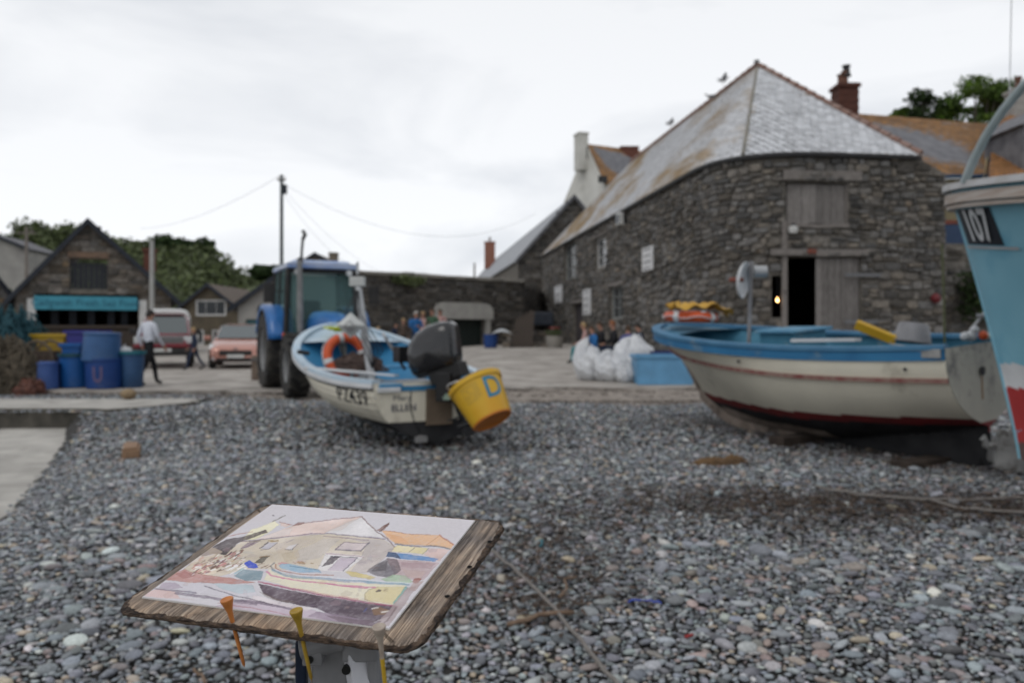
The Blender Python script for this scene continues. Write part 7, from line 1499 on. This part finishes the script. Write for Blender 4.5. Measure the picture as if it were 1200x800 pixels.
for a in (('fair haired woman in pale top sitting at the left end by the boathouse', 688, 24, 'sit', pk_, tl2, hbl, 170, 1.68), ('person in bright blue jacket sitting by the boathouse', 697, 23, 'sit', bp_, bl_, hb_, 200, 1.62), ('person in black sitting next to the bright blue jacket', 707, 24, 'sit', bl_, bl_, hb_, 190, 1.7), ('red haired person in black jacket sitting upright by the boathouse', 722, 23.5, 'sit', bl_, nv_, mat('hair_red', (.22, .08, .03), rough=.8), 185, 1.78), ('person in purple blue fleece sitting with back to the beach', 737, 22.5, 'sit', cl('purple', (.06, .07, .22)), nv_, hb_, 95, 1.66), ('person in dark cap sitting at the right end of the group', 752, 23, 'sit', nv_, br_, hk, 150, 1.72)): P_(*a, seat_g, .0)
# bench they sit on
bn = thing('bench', 'long low wooden bench along the boathouse wall under the seated people', 'bench'); D_ = 23.6; bx0, bx1 = X_(682, D_), X_(760, D_)
for y in (-.12, .06): MB().box((bx0, D_+y, GZ(2, D_)+.36), (bx1, D_+y+.15, GZ(2, D_)+.40)).build('seat_plank', tim, bn)
for x in (bx0+.15, (bx0+bx1)/2, bx1-.15): MB().box((x-.04, D_-.1, GZ(2, D_)-.02), (x+.04, D_+.18, GZ(2, D_)+.36)).build('leg', tim, bn)
# ------------------------------------------------------------------ containers and clutter
def tub(name, label, cat, px, pyt, pyb, D, wpx, colr, taper=.86, rim=None, lid=None, shape='round', group=None, rz=0.0, inv=False, zb=None, depth=None, tilt=0):
    x = X_(px, D); z0 = zb if zb is not None else zpx(pyb, D); h = (pyb-pyt)*D/FP; R = wpx*D/FP/2; t = thing(name, label, cat, (x, D, z0), rz, group, ry=tilt)
    a, b = (R*taper, R) if not inv else (R, R*taper)
    if shape == 'round':
        MB().lathe([(0, .01), (a*.9, .0), (a, .02), (a+(b-a)*.5, h*.5), (b, h-.04), (b+.02, h-.035), (b+.02, h), (b-.02, h), (a-.03, .05), (0, .045)], 30, cap0=False, cap1=False).build('shell', colr, t, smooth=45)
        if rim: MB().lathe([(b+.0, h-.05), (b+.035, h-.045), (b+.035, h+.02), (b-.01, h+.02)], 30, cap0=False, cap1=False).build('rim', rim, t, smooth=45)
        if inv or lid: MB().lathe([(0, h+.015), (b*.96, h+.012), (b*1.0, h-.02), (b*1.0, h-.03)], 30, cap0=False, cap1=False).build('lid' if lid else 'base', lid or colr, t, smooth=45)
    else:
        dp = (depth or R*1.3)/1; m = MB(); wl_ = .03
        for s in (1, -1):
            m.prism([(-a, 0), (a, 0), (b, h), (-b, h)], s*dp/2-wl_/2, s*dp/2+wl_/2); m.prism([(s*a-wl_/2, 0), (s*a+wl_/2, 0), (s*b+wl_/2, h), (s*b-wl_/2, h)], -dp/2+wl_/2+.001, dp/2-wl_/2-.001)
        m.box((-a+.02, -dp/2+.02, 0.002), (a-.02, dp/2-.02, .04)); m.build('shell', colr, t)
        r = MB()
        for s in (1, -1): r.box((-b-.04, s*(dp/2+.02)-.03, h-.07), (b+.04, s*(dp/2+.02)+.03, h+.003)); r.box((s*(b+.02)-.025, -dp/2+.012, h-.068), (s*(b+.02)+.025, dp/2-.012, h+.001))
        r.build('rim', rim or colr, t)
        if lid: MB().box((-b, -dp/2, h-.02), (b, dp/2, h-.005)).build('lid', lid, t)
    return t
pb = lambda n, c, c2=None: mat('plastic_'+n, c, c2 or tuple(x*.8 for x in c), scale=2.5, rough=.5, c3=tuple(x*.6+.05 for x in c), c3scale=2, c3pos=(.58, .75))
DB = 17.2; zB = GZ(-9, DB)
tub('fish_tub', 'dark blue round tub chalked with a pink U, at the front of the tub stack', 'tub', 122, 422, 457, DB, 41, pb('deep_blue', (.012, .05, .20)), taper=.93, zb=zB)
T2 = tub('fish_tub', 'greyish blue tub upturned on top of the dark blue tub marked U', 'tub', 119, 389, 422, DB, 43, pb('slate_blue', (.035, .10, .24)), taper=.90, inv=True, zb=zpx(423, DB), tilt=.03)
tm = text_flat('U', .44, .012); Rb = 41*DB/FP/2
for v in tm.vertices: a = -pi/2+.12+v.co.x*.7/Rb; z = .30+v.co.y*1.05; R = Rb*(.93+.07*z/.64)+.008; v.co = (R*cos(a), R*sin(a), z)
tm.materials.clear(); tm.materials.append(mat('chalk_pink', (.14, .11, .20), rough=.9)); uo = bpy.data.objects.new('lettering', tm); link(uo, [o for o in sc.objects if o.get('label', '').startswith('dark blue round tub chalked')][0])
tub('barrel', 'bright blue barrel with dark green rim left of the tub stack', 'barrel', 88, 417, 456, DB+.25, 34, pb('bright_blue', (.01, .09, .30)), taper=.9, rim=pb('dark_green', (.01, .06, .08)), zb=zB)
tub('fish_tub', 'dull blue tub with teal lid standing nearest the walking man', 'tub', 155, 415, 457, DB+.2, 27, pb('grey_blue', (.03, .08, .18)), taper=.86, rim=pb('teal', (.02, .14, .18)), lid=pb('teal', (.02, .14, .18)), zb=zB)
tub('fish_tub', 'pale violet blue tub in front of the brown netted hoop', 'tub', 48, 425, 456, DB-.2, 38, pb('violet_blue', (.06, .12, .34)), taper=.95, inv=True, zb=zB)
tub('crate', 'small blue box stacked above the green rimmed barrel', 'crate', 87, 401, 416, DB+.3, 22, pb('bright_blue', (1, 1, 1)), shape='sq', zb=zpx(417, DB+.3))
tub('crate', 'dusky purple crate on the pile behind the upturned tub', 'crate', 103, 387, 403, DB+1.0, 38, pb('purple', (.035, .035, .20)), shape='sq', zb=zpx(403, DB+1))
tub('crate', 'dark blue crate carrying the dusky purple crate', 'crate', 103, 403, 452, DB+1.0, 44, pb('deep_blue', (1, 1, 1)), shape='sq', zb=GZ(-9, 18.2))
tub('crate', 'yellow fish box above the blue boxes in the pile', 'crate', 64, 390, 415, DB+1.3, 38, pb('yellow', (.42, .27, .02)), shape='sq', zb=zpx(416, DB+1.3))
tub('crate', 'dark blue box under the yellow fish box', 'crate', 62, 416, 452, DB+1.3, 46, pb('bright_blue', (1, 1, 1)), shape='sq', zb=GZ(-9, 18.5))
tub('crate', 'blue lidded box at the back left of the tub pile', 'crate', 40, 394, 450, DB+2.1, 26, pb('deep_blue', (1, 1, 1)), shape='sq', zb=GZ(-9, 19.3), rim=pb('teal', (1, 1, 1)))
wf = thing('white_float', 'small white round float lying on the teal lidded tub', 'float', at(146, 416, DB+.2)); MB().lathe([(0, -.02), (.12, 0), (.17, .08), (.13, .16), (0, .2)], 18, cap0=False, cap1=False).build('float', white_p, wf, smooth=180); MB().tube([(0, 0, .19), (.02, 0, .24), (-.02, 0, .19)], .012, 6).build('eye', white_p, wf)
hp = thing('netted_hoop', 'brown netted hoop pot standing behind the pale violet tub', 'lobster pot', (X_(48, DB+.35), DB+.35, zB)); bn_ = mat('pot_brown', (.09, .07, .05), (.13, .10, .07), scale=8, rough=.95)
for y in (-.15, .35): MB().tube([(-.36, y, 0), (-.37, y, .5), (-.30, y, .82), (-.15, y, .98), (0, y, 1.03), (.15, y, .98), (.30, y, .82), (.37, y, .5), (.36, y, 0)], .03, 7).build('hoop', bn_, hp, smooth=60)
m = MB()
for k_ in range(12): a = pi*k_/11; m.tube([(-.36*cos(a), -.15, .5+.52*sin(a)) if sin(a) > .05 else (-.36*cos(a), -.15, .25), (-.36*cos(a), .35, .5+.52*sin(a)) if sin(a) > .05 else (-.36*cos(a), .35, .25)], .008, 4)
for k_ in range(-6, 7):
    x = k_*.055; zt_ = .5+.52*sqrt(max(0, 1-(x/.37)**2)); m.tube([(x, -.15, .0), (x*1.02, -.15, zt_)], .009, 4); 
for k_ in range(9): z = .1+k_*.1; xw = .36 if z < .5 else .37*sqrt(max(0, 1-((z-.5)/.52)**2)); m.tube([(-xw, -.15, z), (xw, -.15, z)], .009, 4)
m.build('netting', bn_, hp)['kind'] = 'stuff'; MB().box((-.34, .0, 0), (.34, .3, .8), taper=.8).build('bait_bag', net, hp)
ropeb = mat('old_rope', (.055, .047, .035), (.11, .09, .065), scale=10, rough=.95); dkn = mat('net_teal', (.015, .05, .065), (.03, .09, .11), scale=10, rough=.95)
heap('rope_pile', 'tall tangled heap of brown rope at the left edge before the tubs', 'rope', (X_(4, 16.6), 16.6, zB-.05), .62, .5, 1.05, ropeb, 8, 160, .02)
heap('net_pile', 'dark teal net heaped behind the brown rope at the left edge', 'net', (X_(6, 18), 18.2, zB-.05), .75, .7, 1.62, dkn, 12, 150, .02)
heap('rope_pile', 'low coil of rusty brown rope beside the pale violet tub', 'rope', (X_(30, 16.3), 16.4, g(-10, 16.3)), .30, .25, .32, mat('rust_rope', (.15, .06, .04), (.10, .05, .04), scale=9), 5, 60, .015)
sps = thing('sandstone_lump', 'rough tan stone on the slab before the teal lidded tub', 'stone', (X_(151, 15.0), 15.0, .035)); V, F = ico(2, 99); o = np_mesh('stone', V*np.array([.17, .13, .11])+[0, 0, .09], F, mat('sandstone', (.26, .19, .11), (.18, .13, .08), scale=8, bump=.6), sps)
wbk = thing('timber_block', 'short split block of orange brown timber lying on the shingle left of the boats', 'timber', (X_(154, 9.85), 9.85, g(-4.7, 9.85)+.02), .42); lw = mat('orange_timber', (.27, .165, .10), (.20, .125, .075), scale=7, rough=.8, stretch=(6, .8, 6)); MB().box((-.10, -.30, .0), (.10, .32, .10)).build('timber', lw, wbk, bevel=.012)
MB().box((-.085, -.28, .101), (.07, .28, .13)).build('split_face', lw, wbk, bevel=.01)
# bulk bags and the blue bin before the boathouse
bagm = mat('bag_white', (.60, .61, .62), (.50, .51, .53), scale=3, rough=.8, bump=.5, bscale=9, c3=(.36, .38, .40), c3scale=2.4, c3pos=(.6, .75))
def bag(label, px, py, D, rx, ry, h, seed, peaks, grp='white bulk bags on the slip'):
    x = X_(px, D); t = thing('bulk_bag', label, 'bag', (x, D, GZ(x, D)), 0, grp); q = random.Random(seed)
    K = [(q.uniform(2, 7), q.uniform(0, 6), q.uniform(3, 9), q.uniform(0, 6)) for _ in range(6)]
    def fn(u, v):
        a = u*2*pi; s = v; r = (sin(pi*min(1, .12+s*.88)))**.5 if s < .98 else 0.02; r = max(.02, r*(1-.25*s)); z = h*s**.9
        w_ = sum(.035*sin(k1*a+p1+k2*s+p2) for k1, p1, k2, p2 in [(round(k[0]), k[1], k[2], k[3]) for k in K])*(.5+s)
        for pa, ph in peaks: z += ph*max(0, cos(a-pa))**4*s*(1-r*.0)*h
        cr = .014*sin(13*a+7*s)+.010*sin(23*s+5*a)
        return Vector(((rx*r*(1+w_)+cr)*cos(a)*(abs(cos(a))**-.15 if abs(cos(a)) > .2 else 1.25), (ry*r*(1+w_)+cr)*sin(a), max(0, z*(1+w_*.5)+cr*2)))
    MB().grid(fn, 64, 30).build('sack', bagm, t, smooth=70, fix=False)
    MB().tube([fn(.1, .8), fn(.12, .9)+Vector((0, 0, .12)), fn(.3, .9)+Vector((0, 0, .1)), fn(.33, .8)], .02, 6).build('lifting_loop', bagm, t); return t
bag('tall white bulk bag at the left of the bag pile', 690, 443, 19.6, .42, .40, .78, 1, ((2.8, .35),)); bag('slumped white bulk bag between the tall one and the blue bin', 716, 443, 19.3, .48, .42, .66, 2, ((2.2, .12),)); bag('white bulk bag piled highest, behind the blue bin', 741, 440, 20.3, .62, .45, .98, 3, ((.2, .05),)); bag('small slack white bag against the blue bin', 733, 445, 18.9, .26, .26, .42, 4, ())
lbm = pb('light_blue', (.13, .32, .52)); tub('fish_bin', 'light blue rectangular fish bin beside the white bags', 'bin', 776, 418, 452, 18.6, 66, lbm, taper=.93, shape='sq', depth=.8, zb=GZ(3.4, 18.6))
tub('crate', 'navy crate half hidden behind the light blue fish bin', 'crate', 786, 402, 425, 19.8, 40, pb('navy', (.02, .03, .12)), shape='sq', zb=GZ(4, 19.8)+.2)
# far clutter by the courtyard wall
tub('barrel', 'dark blue barrel beside the white gateway jamb', 'barrel', 575, 390, 406, 33, 17, pb('deep_blue', (1, 1, 1)), zb=GZ(-1, 33)); 
wpn = thing('leaning_boards', 'dark weathered boards leaning on the courtyard wall end', 'boards', (X_(600, 34), 34, GZ(0, 34))); 
for i in range(4): MB().box((-.12, -.03, 0), (.12, .03, 1.35+.1*i)).build('board', wd, wpn, loc=(i*.25, 0, 0)).rotation_euler = (-.3, .25-.06*i, 0)
wb_ = thing('wheelbarrow', 'upturned pale wheelbarrow tray by the courtyard wall', 'wheelbarrow', (X_(588, 33), 33, GZ(0, 33)+.55)); MB().grid(lambda u, v: Vector(((u-.5)*.9, (v-.5)*.6, .25*(1-(2*u-1)**2)*(1-(2*v-1)**2*.5))), 10, 8).build('tray', alu, wb_, smooth=180); m = MB(); m.bar((-.4, -.2, 0), (-.5, -.2, -.55), .04, .04); m.bar((.4, -.2, 0), (.4, -.2, -.55), .04, .04); m.bar((-.6, .2, .0), (.7, .2, .1), .04, .04); m.build('frame', dkm, wb_)
st = thing('stall_cover', 'black box shaped cover on legs by the boathouse far end', 'stall', (X_(634, 36), 36, GZ(1, 36))); MB().box((-.55, -.4, .95), (.55, .4, 1.55)).build('cover', verge, st, bevel=.06)
for sx_ in (-.5, .5): MB().box((sx_-.04, -.3, 0), (sx_+.04, .3, .95)).build('leg', tim, st)
lwl = thing('low_wall', 'low pale stone planter wall at the foot of the courtyard wall', 'wall', (X_(622, 35), 35, GZ(0, 35))); 
for j in range(3):
    for i in range(5): MB().box((-.24, -.2, 0), (.24, .2, .23)).build('stone', stoneF, lwl, bevel=.02, loc=(-1.0+i*.5+.2*(j % 2), 0, j*.24))
pot = thing('planter', 'round pale stone planter with red flowers beside the side door', 'planter', (X_(650, 33), 33, GZ(1, 33))); MB().lathe([(.0, 0), (.30, 0), (.36, .3), (.38, .5), (.33, .5), (0, .46)], 20, cap0=False).build('pot', cop, pot, smooth=50); V, F, R = leaves([(0, 0, .62, .3, .6)], 260, .05, 4, .3); np_mesh('leaves', V, F, fol, pot, False, {'rnd': R})
m = MB(); 
for i in range(10): a = i*2.4; m.lathe([(0, .0), (.05, .02), (0, .06)], 6, cap0=False, cap1=False, M=Matrix.Translation((.2*cos(a)*(i/10)**.5, .2*sin(a)*(i/10)**.5, .80)))
m.build('flowers', rd_, pot)['kind'] = 'stuff'
# timber posts, kelp, ropes and scraps on the shingle
kel = mat('kelp', (.17, .10, .045), (.10, .06, .03), scale=8, rough=.7, bump=.4)
def kelp(label, px, D, rx, ry, h, seed, n=70, m=kel):
    x = X_(px, D); t = heap('seaweed_clump', label, 'seaweed', (x, D, g(x, D)+.005), rx, ry, h, m, seed, n, .008); return t
kelp('clump of ginger brown seaweed alone on the shingle below the larger boat', 836, 8.7, .22, .10, .07, 3); kelp('smaller ginger seaweed clump touching the larger one', 860, 8.8, .13, .09, .08, 4, 45)
dkk = mat('weed_dark', (.030, .020, .014), (.07, .042, .025), scale=12, rough=.8)
def flakes(name, label, pts, seed, size=.05):
    q = random.Random(seed); m = MB()
    for (cx, cy, sx_, sy_, n_) in pts:
        for i in range(n_):
            x, y = q.gauss(cx, sx_), q.gauss(cy, sy_)
            if y < 3.2: continue
            z = g(x, y)+.03+q.uniform(0, .015); a = q.uniform(0, 2*pi); L = size*q.uniform(.5, 2.2); w_ = size*.18; d = Vector((cos(a), sin(a), q.uniform(-.12, .12))); s_ = Vector((-sin(a), cos(a), q.uniform(-.4, .4)))*w_; c = Vector((x, y, z)); b_ = Vector((q.uniform(-.3, .3), q.uniform(-.3, .3), .1))*L*.4
            m.add([c-d*L/2-s_, c-d*L/2+s_, c+b_+s_, c+b_-s_, c+d*L/2+s_*.5, c+d*L/2-s_*.5], [(0, 1, 2, 3), (3, 2, 4, 5)])
    o = m.build(name, dkk, None, smooth=180, fix=False); tag(o, label, 'seaweed', kind='stuff')
flakes('seaweed_wrack', 'line of dark brown seaweed and debris across the right of the shingle', [(2.2, 6.9, .7, .35, 700), (3.6, 6.75, .9, .3, 900), (4.6, 6.5, .6, .3, 400), (1.0, 6.9, .5, .4, 250), (.35, 5.6, .3, .5, 260), (.15, 4.7, .25, .35, 160), (1.3, 14.5, 1.0, .12, 500), (3.0, 14.6, .7, .15, 250), (-1.1, 9.9, .5, .3, 200), (4.2, 9.2, 1.0, .4, 300)], 3)
flakes('kerb_wrack', 'thin line of dark weed along the broken concrete edge', [(x, edge_y(x)-.05, .5, .05, 70) for x in np.arange(-10, 5, 1.0)], 5, .06)
ropem = mat('rope_grey', (.20, .18, .165), (.28, .26, .24), scale=60, rough=.9, bump=.8, bscale=200)
def ground_rope(label, pts, r, seed, m=ropem):
    q = random.Random(seed); P = []
    def gp(px, py):
        D = 6.0
        for _ in range(12): x = X_(px, D); D = (CZ-g(x, D)-.04)*FP/(py-HY)
        return Vector((X_(px, D), D, g(X_(px, D), D)+.035))
    for (a, b) in zip(pts[:-1], pts[1:]):
        A, B = gp(*a), gp(*b); n = max(3, int((B-A).length/.12))
        for i in range(n): p = A.lerp(B, i/n); p.z = g(p.x, p.y)+.04+q.uniform(-.006, .012); p.x += q.uniform(-.006, .006); P.append(p)
    P.append(gp(*pts[-1])); t = thing('rope', label, 'rope'); MB().tube(P, r, 7).build('strand', m, t, smooth=180)
ground_rope('thick grey rope running down the shingle from the drawing board to the bottom edge', [(560, 632), (600, 664), (640, 702), (680, 748), (722, 800), (745, 830)], .011, 1)
ground_rope('grey mooring rope lying across the shingle at the right, upper strand', [(955, 570), (1010, 580), (1080, 585), (1120, 586), (1210, 582)], .013, 2); ground_rope('grey mooring rope lower strand, forking towards the right edge', [(1085, 584), (1120, 594), (1160, 599), (1215, 601)], .013, 3)
stick = mat('driftwood', (.13, .085, .055), (.20, .14, .10), scale=12, rough=.9)
ground_rope('dark brown driftwood stick right of the drawing board', [(596, 731), (630, 722), (672, 716)], .013, 4, stick); ground_rope('short bent driftwood twig near the grey rope', [(655, 700), (664, 690), (662, 679), (676, 674)], .008, 5, stick); ground_rope('thin tan straw loop on the pebbles under the board', [(226, 785), (236, 790), (240, 800)], .007, 6, stick)
bs_ = pb('scrap_blue', (.04, .08, .40)); ground_rope('scrap of bright blue twine among the pebbles', [(737, 705), (748, 702), (762, 703), (775, 706)], .006, 7, bs_); ground_rope('tiny red scrap of line among the pebbles', [(802, 745), (812, 742)], .008, 8, rd_)
ground_rope('scrap of turquoise twine near the drift line', [(633, 640), (636, 634), (630, 632)], .009, 9, pb('teal', (1, 1, 1)))
mp_ = thing('mooring_post', 'short dark timber post on the slip beside the tractor wheel', 'post', (X_(301, 20), 20, GZ(-6.5, 20))); MB().box((-.11, -.11, -.05), (.11, .11, .62), taper=.95).build('post', mat('post_tan', (.17, .13, .10), (.12, .09, .07), scale=5), mp_, bevel=.015); MB().box((-.125, -.125, .5), (.125, .125, .54)).build('iron_band', iron, mp_)
for (px, py, D) in (): pass
for r in (fs, ): pass
